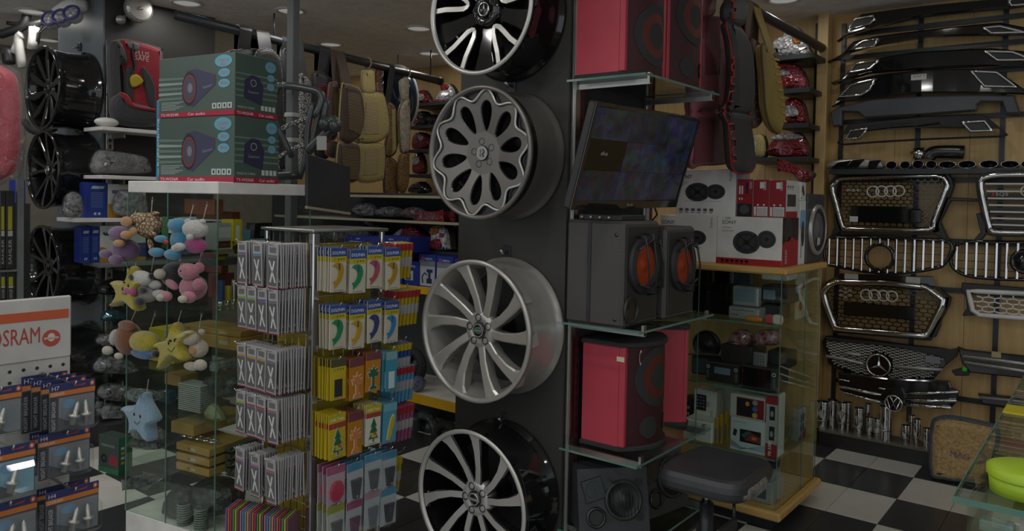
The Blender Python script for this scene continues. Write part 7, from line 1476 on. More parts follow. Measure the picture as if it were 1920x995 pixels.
h1 = tbox('kraft_carton', c5, (410, 750, 735, 818), .16, .16, z3 + .09, 'kraft', 'long kraft carton below the gear knobs in the toy case', pr=pl_)
tbox('kraft_carton', c5, (410, 715, 735, 748), .17, .15, h1 + .001, 'kraft', 'flat kraft carton on top of the long one in the toy case', pr=pl_)
tbox('kraft_tower', c5, (232, 720, 370, 900), .12, .12, z3, 'yl', 'tall ochre carton stack with white labels seen through the glass', pr=lambda b, w, h: [b.rect(w * .62, h * (.08 + .18 * i), w * .35, h * .12, '#a8a290', .0003) for i in range(5)])
tbox('silver_tube', c5, (610, 880, 880, 930), None, .05, z3 + .02, 'wrapped_lamp', 'silver wrapped blade pack on the toy case shelf', u=-.05)
# stacked plates, kraft boxes, wiper packs, bags
for i in range(14):
    a = oP(*c8(535, 355), v=.14); c = oP(*c8(660, 355), v=.14); b = B('white'); b.M = CM; z = z4 + i * .0085; b.box((a.x, .12, z), (c.x, .2, z + .006), '#a9a9a4', .002); solo('flat_plate', b, 'thin white plate in the pile on the toy case shelf', 'plate', 'pile of thin white plates')
b = B('straw'); b.M = CM; q = oP(*c8(720, 345), v=.1); pillow(b, smooth([(q.x - .05, z4), (q.x + .06, z4), (q.x + .03, z4 + .05), (q.x - .02, z4 + .06)], 4), 0, .03, '#8a8a68', .03, frame((0, .1, 0), (1, 0, 0), (0, 0, 1)), True); solo('clear_bag', b, 'clear bag of small parts beside the plate pile', 'bag')
for i, z in enumerate((z5, z5 + .042, z5 + .084)):
    for (u0, nm) in ((0, ''),): tbox('kraft_carton', c8, (505, 560 + 0, 690, 600), .03, .20, z, 'kraft', ('lowest', 'middle', 'topmost')[i] + ' flat kraft carton in the pile at the toy case corner', pr=lambda b, w, h: (b.rect(w * .45, h * .3, w * .15, h * .4, '#b0a890', .0003), b.rect(w * .38, h * .4, w * .03, h * .2, '#3a3a6a', .0003)))
tbox('kraft_carton', c8, (600, 470, 900, 530), None, .14, z5 + .14, 'kraft', 'long kraft carton behind the corner pile in the toy case', u=-.2, pr=lambda b, w, h: b.rect(w * .6, h * .3, w * .2, h * .4, '#b0a890', .0003))
for i in range(5):
    q = oP(*c8(560 + 38 * i, 512), v=.08); o = thing('chrome_ring', 'small chrome ring, ' + ('first', 'second', 'third', 'fourth', 'fifth')[i] + ' on the kraft carton pile', 'ring', CM @ V((q.x, .08, z5 + .1265)), 0, 'chrome rings on the kraft pile'); b = B('chrome'); b.torus((0, 0, .006), .018, .005, 'chrome', 18); part('ring', b, o, True)
for i in range(4): tbox('wiper_pack', c8, (805, 560 + 29 * i, 960, 585 + 29 * i), None, .03, z5 + .09 - .03 * i, '#3c3f42', ('topmost', 'second', 'third', 'lowest')[i] + ' dark lettered wiper pack beside the kraft cartons', 'wiper pack', u=-.03, pr=lambda b, w, h: (b.poly([(0, 0), (w * .3, 0), (w * .5, h), (w * .2, h)], '#8a8c8e', .0002), b.text('AUTO', w * .35, h * .25, h * .5, '#c9c9c9', .0004)))
df('bag_dark', '3f4244', .25, 0, 'foil', ns=18, b='1c1e20')
def bag(k, o_, v, z0, m, lab, t_=.05, cat='bag', name='wrapped_bag', wrap=False):
    P = [oP(*k(o_[i], o_[i + 1]), v=v) for i in range(0, len(o_), 2)]; P = smooth([(p.x, p.z) for p in P], 3); dz = z0 - min(p[1] for p in P) if z0 is not None else 0
    b = B(m); b.M = CM @ frame((0, v, 0), (1, 0, 0), (0, 0, 1)); pillow(b, [(x, y + dz) for x, y in P], 0, t_, m, t_ * .8, both=True); return solo(name, b, lab, cat)
bag(c8, (560, 860, 600, 790, 720, 740, 850, 800, 840, 930, 700, 960, 580, 940), .12, .104, 'bag_dark', 'dark glossy wrapped bag on the toy case base', .07)
bag(c8, (450, 920, 470, 820, 530, 770, 590, 800, 600, 930, 520, 950), .06, .104, 'bag_dark', 'arched dark hose bundle on the toy case base', .04)
bag(c8, (240, 880, 260, 845, 380, 840, 440, 870, 420, 915, 300, 905), .2, .104, 'wrapped_dark', 'low heap of dark wrapped parts on the toy case base', .06)
for i, (x, y) in enumerate(((545, 900), (640, 930))):
    q = oP(*c8(x, y), v=.03); o = thing('coil_spring', ('pale stacked coil by the hose bundle', 'pale stacked coil at the toy case corner')[i], 'coil', CM @ V((q.x, .035, .102))); b = B('#9aa09c')
    for j in range(9): b.torus((0, 0, .005 + j * .01), .026, .004, '#7a807c', 14, 5)
    part('coil', b, o, True)
for i, (o_, zz, lab) in enumerate((((280, 470, 300, 430, 380, 440, 430, 480, 420, 520, 300, 515), z5 + .05, 'crumpled silver film pack low in the toy case'), ((250, 590, 300, 550, 430, 570, 470, 600, 400, 630, 290, 620), z5 - .01 + .02, 'flat black and silver film pack low in the toy case'), ((240, 250, 270, 210, 400, 230, 420, 270, 300, 290), z4 + .0, 'film wrapped lamp on the toy case shelf behind the blue star'), ((660, 210, 700, 150, 760, 150, 870, 160, 860, 260, 740, 270), z4 + .06, 'black wrapped mirror pair in the toy case'))): bag(c8, o_, .1 if i != 3 else .2, zz, ('wrapped_lamp', 'wrapped_dark')[i % 2], lab, .04)
tbox('kraft_carton', c8, (440, 200, 530, 260), .2, .1, z4 + .07, 'cardboard', 'small brown carton near the plate pile'); tbox('blue_pouch', c8, (405, 270, 465, 330), .16, .04, z4, '#2f4a68', 'small blue pouch near the plate pile', 'pouch')

# ------------------------------------------------------------------ pole, bicycle carrier and board behind the toy case
pp = PD(548, 200, 4.05)
t = thing('support_pole', 'square steel pole rising to the ceiling behind the toy case', 'pole', (pp.x, pp.y, 0)); b = B('grey_pl'); M = T(pp.x, pp.y, 0, DL); b.M = M
b.box((-.024, -.024, 0), (.024, .024, CEIL), '#5f6365', .004); part('shaft', b, t)
for y in (216, 263): z = PD(548, y, 4.05).z; b = B('white'); b.M = M; b.box((-.03, -.03, z - .012), (.03, .03, z + .012), '#b9b9b5', .004); part('collar', b, t)
t = thing('bicycle_carrier', 'folded grey tubular bicycle carrier behind the toy case', 'bicycle carrier', PD(600, 380, 4.0))
def cp(*f, d=3.95): return [PD(*c3(f[i], f[i + 1]), d) for i in range(0, len(f), 2)]
for P, r in ((cp(-30, 480, 0, 470, 120, 490, 175, 510, 185, 560, 150, 640), .020), (cp(185, 545, 150, 700, 125, 800), .014), (cp(215, 550, 195, 660), .018), (cp(255, 690, 180, 760, 105, 830), .026), (cp(140, 560, 110, 700, 100, 850, 60, 980), .016), (cp(-120, 700, -60, 690, 20, 860), .014), (cp(-80, 600, -60, 480, -30, 475), .018), (cp(60, 960, -100, 970), .022), (cp(200, 670, 250, 660, 262, 690), .028)):
    b = B('frame_grey'); df('frame_grey', '55595b', .35, .4, 'metal'); b.tube(smooth(P, 3, False), r, 8, 'frame_grey'); part('frame_tube', b, t)
for P in (cp(-60, 720, 20, 680, 120, 645), cp(-70, 870, 20, 820, 100, 790)): b = B('black'); b.tube(smooth(P, 3, False), .013, 6, 'mesh_bw', flat=.4); part('strap', b, t)
for c in ((258, 690), (205, 680)): q = PD(*c3(*c), 3.92); b = B('frame_grey'); b.ell(q, .035, 'frame_grey'); part('joint', b, t)
q = PD(*c3(180, 790), 3.9); b = B('white'); b.M = frame(q, CR @ V((1, 0, 0)), (0, 0, 1)); b.box((-.02, -.03, 0), (.03, .04, .004), '#b9b9b5'); part('tag', b, t)
b = B('board'); df('board', '3b3d40', .35); q = oP(575, 340, u=.02); a = [oP(*p, u=.02) for p in ((576, 288), (657, 312), (657, 398), (576, 386))]
o = thing('black_board', 'small dark board with a pale lower edge at the end of the toy case', 'board', CM @ a[3]); b.M = CM @ frame((.02, 0, 0), (0, 1, 0), (0, 0, 1)); b.prism([(p.y, p.z) for p in a], -.012, 0, 'board', (), .002); part('panel', b, o)
b = B('#a39d80'); b.M = CM @ frame((.02, 0, 0), (0, 1, 0), (0, 0, 1)); b.prism([(a[3].y, a[3].z - .012), (a[2].y, a[2].z - .012), (a[2].y, a[2].z), (a[3].y, a[3].z)], -.014, .002); part('lower_edge', b, o)
# ------------------------------------------------------------------ wheel pillar on the far left
YP2, XC2 = 2.2, -4.97
b = B('dark_wall'); df('dark_wall', '646c72', .35, 0, 'plain', ns=2); b.box((-5.62, YP2 + .01, 0), (XC2, 2.95, CEIL), 'panel_black'); wp = struct('wall_pillar', b)
b = B('dark_wall'); b.box((-5.63, YP2, 0), (XC2, YP2 + .01, CEIL), 'dark_wall'); struct('panel', b, wp)
G = 'black alloy wheels on the far pillar'
def wheel2(px, py, R, style, lab, rot, em=None): wheel('alloy_wheel', face_wheel(px, py, YP2, .26), R, .26, style, 'gloss2', 'gloss2', 'gloss2', 'gloss2', lab, G, em, rot)
df('gloss2', '1e1e1f', .12, 0, 'plain', coat=.6)
wheel2(77, 165, .256, 'blade', 'topmost gloss black wheel on the far pillar, beside the red child seat', .2)
wheel2(78, 318, .243, 'twin', 'black twin-spoke wheel on the far pillar, second from the top', .5, 'star')
wheel2(76, 500, .258, 'twin', 'black wheel with fine spokes on the far pillar above the lamp stand', .1)
wheel2(88, 690, .262, 'blade', 'lowest black wheel on the far pillar, mostly behind the lamp stand', .3)
for y in (95, 251, 440):
    p = oY(148, y, YP2 - .01); t = thing('wheel_hook', f'steel hook above the {({95: "topmost", 251: "second", 440: "third"})[y]} wheel of the far pillar', 'hook', p); b = B('steel_black'); b.box((p.x - .02, YP2 - .012, p.z), (p.x + .02, YP2 - .001, p.z + .05), None, .003); part('plate', b, t); b = B('alu'); b.tube([(p.x, YP2 - .01, p.z + .02), (p.x, YP2 - .05, p.z + .01)], .006, 6); part('pin', b, t)
# spot fixture and chrome siren on the pillar
t = thing('spotlight_bar', 'white three-spot lamp bar with violet rims at the pillar top', 'lamp', PD(130, 25, 4.9)); b = B('white'); P = [PD(*c1(*p), 4.85) for p in ((300, 70), (360, 55), (420, 35), (475, 30))]; b.tube(P, [.03, .055, .06, .03], 10, 'white'); part('bar', b, t)
for x, y in ((272, 100), (330, 88), (390, 68)):
    c = PD(*c1(x, y), 4.78); M = frame(c, CR @ V((1, 0, 0)), (0, .5, 1)); b = B('white'); b.M = M; b.lathe([(.02, -.08), (.045, -.06), (.05, 0)], 16, 'white', cap=False); h = part('spot_head', b, t); b = B('#4a4480'); b.M = M; b.torus((0, 0, .0), .047, .009, '#4a4480', 18); part('rim_ring', b, h); b = B('lens_clear'); b.M = M; b.lathe([(.044, .0), (0, .01)], 16, 'lens_clear', cap=False); part('lens', b, h)
c = oX(*c1(775, 45), XC2 + .12); t = thing('chrome_horn', 'round chrome horn fixed to the dark pillar above the child seat', 'horn', (c.x, c.y, c.z - .1)); M = FX(0) @ Matrix.Translation((c.y, c.z, XC2 + .002)); b = B('chrome'); b.M = M; b.lathe([(.05, 0), (.06, .06), (.085, .065), (.085, .1), (.07, .112), (0, .115)], 28, 'silver', sm=False); part('housing', b, t)
b = B('silver'); b.M = M; b.lathe([(0, .115), (.012, .115), (.01, .125), (0, .126)], 12, 'chrome', cap=False); part('centre_screw', b, t); b = B('chrome'); b.M = M; b.ell((-.09, -.08, .04), .03, 'silver'); b.tube([(-.06, -.05, .04), (-.09, -.08, .04)], .012, 8, 'silver'); part('side_knob', b, t)
# shelving on the pillar side
XS = -4.70
t = thing('wall_upright', 'pale slotted shelf upright behind the red child seat', 'upright', (XC2, 2.22, 0)); b = B('alu'); b.box((XC2 + .001, 2.215, .0), (XC2 + .02, 2.26, 2.35), 'alu', .002); part('channel', b, t); b = B('black')
for i in range(55): b.box((XC2 + .0201, 2.23, .05 + i * .042), (XC2 + .021, 2.245, .075 + i * .042))
part('slots', b, t, kind='stuff')
PS = {}
for nm, y, m, lab in (('seat', 240, 'white', 'white shelf under the red child seat'), ('bag', 329, 'white', 'white shelf under the clear wrapped bags'), ('blue1', 408, 'white', 'white shelf under the upper blue bulb boxes'), ('blue2', 491, 'grey_pl', 'shelf under the lower blue bulb boxes'), ('mc', 557, 'glass', 'glass shelf under the black mirror cover'), ('helm', 607, 'glass', 'glass shelf under the mirror covers'), ('w1', 655, 'glass', 'glass shelf behind the brown plush dog'), ('w2', 708, 'glass', 'glass shelf with film wrapped headlamps, upper'), ('w3', 762, 'glass', 'glass shelf with film wrapped headlamps, lower')):
    z = oX(200, y, XC2 + .15).z; PS[nm] = z; o = thing('pillar_shelf', lab, 'shelf', (-4.85, 2.4, z - .02), 0, 'shelves on the far pillar')
    b = B(m); b.box((XC2 + .022, 1.93 if nm == 'blue1' else 2.08, z - .022), (XS, 2.9, z), m, .002); part('board', b, o)
    b = B('alu'); b.box((XC2 + .022, 2.232, z - .055), (XS - .06, 2.242, z - .0225), 'alu'); part('bracket', b, o)
def xbox(name, k, r, X, D, z0, m, lab, cat='box', pr=None, group=None, near=None):
    x0, y0, x1, y1 = r; a, c = oX(*k(x0, (y0 + y1) / 2), X), oX(*k(x1, (y0 + y1) / 2), X); zt, zb = oX(*k((x0 + x1) / 2, y0), X).z, oX(*k((x0 + x1) / 2, y1), X).z; h = zt - zb; z0 = zb if z0 is None else z0
    o = thing(name, lab, cat, (X - D / 2, (a.y + c.y) / 2, z0), 0, group); b = B(m); b.box((X - D, a.y, z0), (X, c.y, z0 + h), m, .003); part('carton', b, o)
    if pr: b = B('white'); b.M = frame((X + .0008, a.y, z0), (0, 1, 0), (0, 0, 1)); pr(b, c.y - a.y, h); part('face_print', b, o)
    return o
def p_bl(b, w, h): b.rect(0, 0, w, h, '#25408c', .0001); b.poly([(w * .2, h * .82), (w * .8, h * .82), (w * .88, h * .9), (w * .28, h * .9)], '#b9bccc', .0003); [b.rect(w * .2, h * (.3 + .05 * i), w * .6, h * .012, '#7f8cc0', .0002) for i in range(9)]; b.rect(w * .35, h * .08, w * .12, h * .07, '#b9bccc', .0003); b.rect(w * .55, h * .08, w * .12, h * .07, '#b9bccc', .0003)
def p_wh(b, w, h): b.poly([(0, 0), (w, 0), (w, h * .1), (w * .4, h * .14), (w * .1, h * .4), (0, h * .42)], '#b88a2a', .0002); b.rect(w * .1, h * .72, w * .5, h * .1, '#5a6a9a', .0003); b.rect(w * .7, 0, w * .3, h * .5, '#25408c', .0001)
G = 'blue and white bulb boxes on the pillar'
for i, (r, pr, z, lab) in enumerate((((475, 28, 588, 222), p_bl, 'blue1', 'deep blue bulb box with white emblem on the upper shelf'), ((592, 40, 800, 222), p_wh, 'blue1', 'white and amber bulb box beside the deep blue one'), ((445, 268, 495, 465), p_bl, 'blue2', 'blue bulb box spine, first on the lower shelf'), ((499, 268, 546, 465), p_bl, 'blue2', 'blue bulb box spine, second on the lower shelf'), ((548, 272, 800, 468), p_wh, 'blue2', 'white and amber bulb box behind the purple plush bear'))): xbox('bulb_carton', c4, r, XS - .12, .1, PS[z], 'blue_box' if pr is p_bl else 'white', lab, pr=pr, group=G)
def xpillow(name, k, o_, X, z0, m, lab, cat, t_=.06, wrap=True, group=None):
    P = smooth(on('X', X, k.l(*o_)), 3); dz = 0 if z0 is None else z0 - min(p[1] for p in P); P = [(x, y + dz) for x, y in P]; o = thing(name, lab, cat, (X, sum(p[0] for p in P) / len(P), min(p[1] for p in P)), 0, group)
    b = B(m); b.M = FX(X); pillow(b, fill_inset(P, .006), 0, t_ * .85, m, t_ * .8, both=True); part('content', b, o)
    if wrap: b = B('wrap'); b.M = FX(X); pillow(b, P, 0, t_, 'wrap', t_ * .8, both=True); part('plastic_wrap', b, o)
    return o
df('wrap_pale', '9fa1a0', .25, 0, 'foil', ns=16, b='6a6c6c')
xpillow('wrapped_bag', c1, (495, 940, 520, 830, 600, 818, 780, 850, 815, 900, 810, 955, 600, 962), XS - .12, PS['bag'] + .002, 'wrap_pale', 'pale grey goods in clear film under the child seat', 'bag', .09)
for i, (o_, lab) in enumerate((((347, 190, 352, 90, 400, 55, 450, 90, 452, 190, 400, 205), 'round clear wrapped headlamp before the upper blue box'), ((625, 200, 632, 80, 700, 60, 790, 90, 800, 205), 'large clear wrapped headlamp on the upper blue box shelf'))): xpillow('headlamp', c4, o_, XS - .058, PS['blue1'] + .002, 'wrapped_lamp', lab, 'headlamp', .05)
xpillow('mirror_cover', c4, (540, 650, 545, 590, 600, 560, 650, 570, 655, 655), XS - .1, PS['mc'] + .002, 'gloss', 'black mirror cover beside the upper yellow star', 'mirror cover', .06, False)
xpillow('mirror_cover', c4, (550, 790, 560, 740, 620, 718, 690, 740, 695, 795), XS - .1, PS['helm'] + .002, 'chrome_blue', 'chrome blue mirror cover on the glass shelf', 'mirror cover', .06, False) if df('chrome_blue', '5a7a88', .12, .8, 'metal') is None else 0
for i, (k, o_, s, m, lab) in enumerate(((c4, (530, 945, 545, 890, 620, 880, 680, 920, 680, 960), 'w1', 'wrapped_lamp', 'small film wrapped lamp behind the brown plush dog'), (c7, (525, 145, 535, 75, 600, 45, 720, 70, 770, 130, 700, 160), 'w2', 'wrapped_lamp', 'film wrapped headlamp on the upper glass pillar shelf'), (c7, (540, 280, 560, 215, 640, 200, 760, 230, 770, 300, 650, 315), 'w3', 'wrapped_lamp', 'film wrapped headlamp on the lower glass pillar shelf'))): xpillow('headlamp', k, o_, XS - .1, PS[s] + .002, m, lab, 'headlamp', .07, group='film wrapped headlamps on the pillar')
p = oZ(180, 803, .3); b = B('black_m'); b.box((-4.94, 2.1, 0), (-4.66, 2.9, .12), 'black_m'); solo('plinth_box', b, 'low black plinth under the pillar shelves', 'plinth')
xpillow('headlamp', c7, (525, 425, 530, 405, 600, 395, 720, 400, 770, 420, 720, 440, 600, 442), XS - .1, .122, 'wrapped_lamp', 'film wrapped headlamp lowest by the pillar', 'headlamp', .07)
# green car cover box on the floor
q = oZ(*c7(660, 690), 0.); a = oZ(*c7(540, 650), 0.); M = T(q.x, q.y, 0, DL, .47)
t = thing('cover_box', 'green and grey car cover box standing on the floor behind the toy case', 'box', (q.x, q.y, 0)); MW[t.name] = M; t.matrix_world = M
b = B('teal'); b.box((-.36, 0, 0), (0, .17, .42), '#3c4a44', .004); part('carton', b, t, True)
b = B('white'); b.M = frame((-.36, -.0008, 0), (1, 0, 0), (0, 0, 1)); b.rect(0, 0, .36, .06, '#2f6a4a', .0001); b.text('WINDOW COVER', .05, .3, .03, '#9aa6a0', .0003, w=.24); b.disc(.1, .16, .05, .05, '#1c1c1e', .0003, 18, ri=.5); b.poly([(.19, .1), (.34, .1), (.35, .16), (.3, .22), (.22, .22), (.19, .16)], '#8a3040', .0003); part('front_print', b, t, True)
b = B('white'); b.M = frame((.0008, 0, 0), (0, 1, 0), (0, 0, 1)); b.rect(0, 0, .17, .42, '#2f6a4a', .0001); [b.rect(.03 + .05 * (i % 2), .12 + .055 * (i // 2), .04, .03, ('#b3a11c', '#a03038', '#c0c0c0', '#3a5a9a')[i % 4], .0003) for i in range(8)]; part('side_print', b, t, True)

# ------------------------------------------------------------------ child car seat
X0 = XS - .05; t = thing('child_seat', 'red and black child car seat with harness and a yellow tag', 'child seat', (X0, oX(250, 240, X0).y, PS['seat'])); zs = PS['seat'] + .003
def sp_(o_, X, t_, m, nm, both=True, e=None):
    P = smooth(on('X', X, c1.l(*o_)), 3); dz = .003 + max(0, zs - min(p[1] for p in P) - .002) if False else 0; b = B(m); b.M = FX(X); pillow(b, [(x, max(y, zs + .001 * i / len(P))) for i, (x, y) in enumerate(P)], 0, t_, m, e or t_, both=both); return part(nm, b, t)
df('seat_black', '36373a', .7, 0, 'cloth'); df('seat_red', '9c1a2c', .7, 0, 'cloth')
sp_((585, 240, 620, 222, 700, 215, 860, 255, 885, 300, 880, 600, 850, 660, 640, 670, 600, 560), X0 - .16, .07, 'seat_black', 'shell')
sp_((655, 235, 700, 222, 855, 262, 880, 320, 870, 600, 700, 590, 680, 400), X0 - .07, .03, 'seat_red', 'backrest')
sp_((590, 250, 650, 225, 690, 300, 690, 350, 650, 370, 655, 520, 610, 560, 595, 480), X0 - .05, .05, 'seat_black', 'side_wing')
sp_((600, 560, 660, 505, 720, 560, 850, 600, 850, 690, 640, 680), X0 - .01, .05, 'seat_black', 'seat_base')
sp_((655, 505, 700, 520, 740, 575, 850, 595, 850, 610, 730, 590, 680, 545), X0 + .04, .01, 'seat_red', 'seat_edge')
for o_ in ((690, 370, 725, 375, 730, 470, 725, 560, 685, 510), (775, 380, 805, 385, 850, 480, 845, 600, 810, 560)): sp_(o_, X0 - .035, .012, 'seat_black', 'shoulder_pad')
b = B('black'); P = [oX(*c1(*p), X0 - .025) for p in ((730, 240), (725, 300), (740, 370), (720, 400))]; b.tube(smooth(P, 3, False), .018, 6, 'black', flat=.3); part('harness_strap', b, t)
sp_((705, 225, 760, 245, 755, 278, 708, 262), X0 - .03, .012, 'grey_pl', 'buckle'); sp_((712, 425, 750, 408, 785, 440, 770, 465, 725, 478), X0 - .015, .01, 'yl', 'tag')
for p in on('X', X0 - .034, c1.l(740, 300)): b = B('white'); b.M = FX(X0 - .034); b.text('PLUS', p[0], p[1], .03, '#c9b8b8', 0); b.text('SAFE', p[0], p[1] - .03, .03, '#c9b8b8', 0); part('logo_print', b, t)
b = B('white'); c = oX(*c1(585, 660), XS - .06); b.ell((c.x, c.y, PS['seat'] + .03), (.05, .07, .028), 'white'); solo('white_tray', b, 'small white dish beside the child seat', 'dish')

# ------------------------------------------------------------------ bicycle, wrapped red jacket and oil boxes at the picture edge
t = thing('bicycle', 'white bicycle with drop handlebars hung high at the picture edge', 'bicycle', PD(40, 150, 5.3))
for nm, pts, r, m in (('handlebar', ((0, 190), (60, 170), (130, 140), (150, 60), (160, 35), (120, 60)), .03, 'black'), ('handlebar', ((130, 140), (200, 130), (260, 110)), .022, 'black'), ('brake_lever', ((40, 125), (100, 130), (150, 105)), .014, 'black'), ('frame', ((190, 150), (180, 270)), .035, 'white'), ('frame', ((120, 190), (100, 220), (125, 370)), .03, 'white'), ('frame', ((70, 290), (110, 200)), .022, 'white'), ('brake_cable', ((215, 185), (250, 150), (280, 130), (240, 120), (220, 170)), .005, 'black'), ('front_fork', ((185, 130), (205, 200), (180, 270)), .02, 'black'), ('bicycle_tyre', ((130, 660), (170, 710), (230, 725), (300, 700), (325, 660)), .025, 'tyre'), ('saddle', ((20, 290), (40, 285), (50, 350)), .04, 'black')):
    b = B(m); b.tube(smooth([PD(*c1(*p), 5.35) for p in pts], 3, False), r, 8, m); part(nm, b, t)
t = thing('wrapped_jacket', 'bright red seat cover in clear film at the picture edge', 'seat cover', PD(15, 335, 3.9)); M = frame(PD(15, 230, 3.9), CR @ V((1, 0, 0)), (0, 0, 1)); f = lambda P: [((x - 15) * 3.9 / 1450, -(y - 230) * 3.9 / 1450) for x, y in P]
df('red_cloth', 'a81c34', .6, 0, 'cloth'); b = B('red_cloth'); b.M = M; pillow(b, smooth(f([(-40, 130), (20, 132), (34, 170), (36, 250), (28, 310), (10, 332), (-40, 330)]), 3), 0, .05, 'red_cloth', .05, both=True); part('cover', b, t)
b = B('wrap'); b.M = M; pillow(b, smooth(f([(-44, 124), (25, 126), (42, 160), (44, 260), (36, 320), (15, 340), (-44, 338)]), 3), 0, .06, 'wrap', .05, both=True); part('plastic_wrap', b, t)
xe = PD(18, 480, 4.1); BX = xe.x
for i, (r, tx, lab) in enumerate((((0, 80, 32, 510), 1, 'black shock absorber box with yellow print at the picture edge'), ((34, 80, 80, 510), 1, 'black shock absorber box with yellow print nearest the wheels'), ((0, 520, 36, 680), 1, 'short black lettered box at the picture edge, lower row'), ((38, 520, 84, 680), 1, 'short black lettered box nearest the wheels, lower row'))):
    xbox('shock_box', c4, r, BX, .12, None, 'black', lab, pr=lambda b, w, h: (b.rect(w * .2, h * .5, w * .5, h * .3, '#9a9a1e', .0002), b.rect(w * .2, h * .42, w * .55, h * .07, '#a8a8a0', .0002), b.text('SAHLER', w * .65, h * .06, w * .4, '#a8a8a8', .0004, rot=PI / 2, w=h * .32)), group='black shock absorber boxes')
p = oX(20, 610, BX); b = B('alu'); y0, y1 = oX(-90, 500, BX).y, oX(32, 500, BX).y
t = thing('box_shelf', 'grey steel shelf unit holding the black shock absorber boxes', 'shelf', (BX - .1, (y0 + y1) / 2, 0))
for py in (c4(40, 512)[1], c4(40, 683)[1]): z = oX(15, py, BX).z; b = B('grey_pl'); b.box((BX - .2, y0, z - .012), (BX + .01, y1, z - .001), 'grey_pl'); part('board', b, t)
b = B('grey_pl'); b.box((BX - .02, y1, 0), (BX + .005, y1 + .03, 1.75), 'grey_pl'); part('post', b, t)
xbox('blue_carton', c4, (85, 20, 140, 150), BX - .3, .1, None, 'blue_box', 'dark blue carton behind the second pillar wheel', pr=lambda b, w, h: b.rect(w * .4, h * .1, w * .4, h * .2, '#b0b0b8', .0003)); b = B('grey_pl'); q = [o for o in COL.objects if o.name.startswith('blue_carton')][0]; c = q.location; b.box((c.x - .05, c.y - .05, 0), (c.x + .05, c.y + .05, c.z - .001), 'black_m'); solo('carton_stand', b, 'dark narrow stand under the dark blue carton', 'stand')

# ------------------------------------------------------------------ bulb stand
XO = -2.30
df('stand_white', 'b9b7b2', .5)
t = thing('bulb_stand', 'white pegboard stand with orange striped header for boxed lamps', 'display stand', (XO, .8, 0))
y0, y1 = oX(-120, 700, XO).y, oX(134, 640, XO).y; zt = oX(60, 559, XO).z; zh = oX(60, 678, XO).z
b = B('white'); b.M = FX(XO); b.box((y0, zh, -.012), (y1, zt, 0), 'stand_white', .004); part('header', b, t)
b = B('white'); b.M = FX(XO); zs_ = [oX(*c4(200, y), XO).z for y in (742, 792)]; b.rect(y0, zs_[1], y1 - y0 - .008, zs_[0] - zs_[1], '#b9542e', .001)
a, c = oX(*c4(-60, 935), XO), oX(*c4(218, 920), XO); b.text('OSRAM', a.y, (a.z + c.z) / 2, .045, '#a83c30', .001, w=c.y - a.y); q = oX(*c4(281, 887), XO); r = .023; b.disc(q.y, q.z, r, r, '#b04a36', .001, 28); b.disc(q.y, q.z + r * .1, r * .42, r * .5, '#c9c4bc', .0013, 18); b.rect(q.y - r * .8, q.z - r * .12, r * 1.6, r * .24, '#c9c4bc', .0016); b.text('OSRAM', q.y, q.z - r * .1, r * .18, '#a83c30', .002, al='c', w=r * 1.4); part('header_print', b, t)
b = B('peg_white'); df('peg_white', 'b4b3af', .5); b.M = FX(XO - .004); b.box((y0, .02, -.01), (y1 - .002, zh, 0), 'peg_white'); part('pegboard', b, t)
b = B('black'); b.M = FX(XO - .0035)
for i in range(22):
    for j in range(4): b.disc(y1 - .02 - .033 * i, zh - .02 - .03 * j, .005, .005, 'black', 0, 8)
part('peg_holes', b, t, kind='stuff')
b = B('black'); b.box((XO - .12, y0, 0), (XO + .12, y1, .02), 'black', .004); part('foot', b, t)
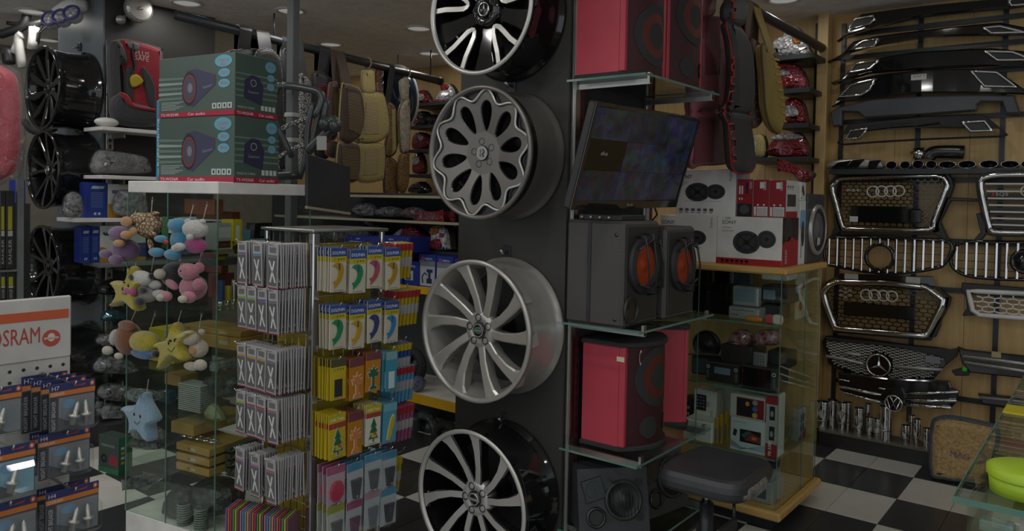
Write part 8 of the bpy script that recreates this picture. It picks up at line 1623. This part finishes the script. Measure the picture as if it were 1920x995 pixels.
def osr(name, k, pts, X, code, lab, strip='#8a8c90', bulb=2):
    """blister pack: pts = pixel corners tl, tr, br, bl on the plane X"""
    tl, tr, br, bl = [oX(*k(*p), X) for p in pts]; w = tr.y - tl.y; h = ((tl.z - bl.z) + (tr.z - br.z)) / 2; z0 = (bl.z + br.z) / 2; o = thing(name, lab, 'bulb pack', (X, (tl.y + tr.y) / 2, z0), 0, 'boxed lamp bulbs on the stand'); F_ = frame((X, tl.y, z0), (0, 1, 0), (0, 0, 1))
    b = B('card_dark'); b.M = F_; b.box((0, 0, -.003), (w, h, 0), 'card_dark', .001); part('card', b, o)
    b = B('white'); b.M = F_; b.rect(0, h * .84, w, h * .16, '#2c3060', .0004); b.rect(0, h * .74, w, h * .1, '#c0702c', .0004); b.text(code, w * .04, h * .87, h * .09, '#c4c6d4', .0008); b.text('OSRAM', w * .03, h * .755, h * .065, '#d8c4b0', .0008, w=w * .28); b.disc(w * .93, h * .92, h * .05, h * .06, '#b9542e', .0008, 16); b.disc(w * .93, h * .92, h * .022, h * .03, '#c9c4bc', .001, 10)
    b.rect(w * .02, 0, w * .14, h * .72, '#3a3c40', .0004); b.text('NIGHT BREAKER', w * .13, h * .03, w * .085, '#b0b2b6', .0008, rot=PI / 2, w=h * .62); b.rect(w * .2, h * .02, w * .78, h * .68, strip, .0004); b.poly([(w * .2, h * .02), (w * .7, h * .02), (w * .2, h * .3)], '#55585c', .0006); b.disc(w * .42, h * .56, w * .14, h * .1, '#6f93b0', .0006, 16); b.poly([(w * .5, h * .9), (w * .8, h * .95), (w * .75, h * .9)], '#9a4030', .0008); part('card_print', b, o)
    for i in range(bulb):
        x = w * (.42 + .32 * i); b = B('silver'); b.M = F_ @ Matrix.Translation((x, h * .14, .02)) @ Matrix.Rotation(-.25 + .3 * i, 4, 'Z') @ Matrix.Rotation(-PI / 2, 4, 'X'); s = h / .14; b.lathe([(.0, 0), (.009 * s, 0), (.009 * s, .02 * s), (.016 * s, .022 * s), (.016 * s, .028 * s), (.007 * s, .03 * s), (.006 * s, .06 * s), (0, .068 * s)], 12, 'silver'); part('bulb', b, o)
    b = B('clear'); b.M = F_; b.box((w * .2, h * .02, .001), (w * .98, h * .7, .042), 'clear', .012); part('blister', b, o)
df('card_dark', '4a4c52', .5)
PK = [('H7', ((120, 130), (375, 110), (380, 420), (125, 440)), -.0, 'rearmost small-bulb pack of the upper row'), ('H7', ((175, 150), (425, 118), (430, 400), (160, 415)), .05, 'second pack of the upper row on the lamp stand'), ('H7', ((228, 165), (480, 128), (470, 410), (205, 430)), .1, 'third pack of the upper row on the lamp stand'), ('H7', ((275, 190), (530, 140), (515, 400), (262, 460)), .16, 'front pack of the upper row with two silver bulbs'), ('H11', ((-140, 215), (120, 180), (125, 440), (-140, 480)), .15, 'upper row pack cut off by the picture edge'),
      ('H4', ((165, 455), (420, 400), (420, 640), (165, 690)), .03, 'rear pack of the middle row on the lamp stand'), ('H4', ((212, 470), (502, 408), (502, 635), (215, 735)), .14, 'front pack of the middle row, two large clear bulbs'), ('HB4', ((-80, 540), (195, 500), (210, 775), (-80, 830)), .18, 'pale blue middle row pack at the picture edge'),
      ('H4', ((205, 770), (500, 690), (500, 940), (200, 1000)), .05, 'rear pack of the bottom row on the lamp stand'), ('H4', ((255, 790), (550, 712), (548, 960), (255, 1060)), .14, 'front pack of the bottom row on the lamp stand'), ('H1', ((-120, 850), (205, 810), (215, 1100), (-120, 1140)), .12, 'bottom row pack cut off by the picture corner')]
for i, (code, pts, dx, lab) in enumerate(PK):
    o = osr('bulb_pack', c7, pts, XO + .03 + dx, code, lab, '#7fa4b4' if code == 'HB4' else '#7c7f84', 1 if code in ('HB4', 'H11') else 2); m = [c for c in (pts[0], pts[1])]
    p = oX(*c7((pts[0][0] + pts[1][0]) / 2, (pts[0][1] + pts[1][1]) / 2 + 12), XO + .03 + dx); b = B('alu'); b.tube([(XO - .003, p.y, p.z), (XO + .05 + dx, p.y, p.z), (XO + .055 + dx, p.y, p.z + .012)], .0025, 6, 'alu'); part('peg_hook', b, t)
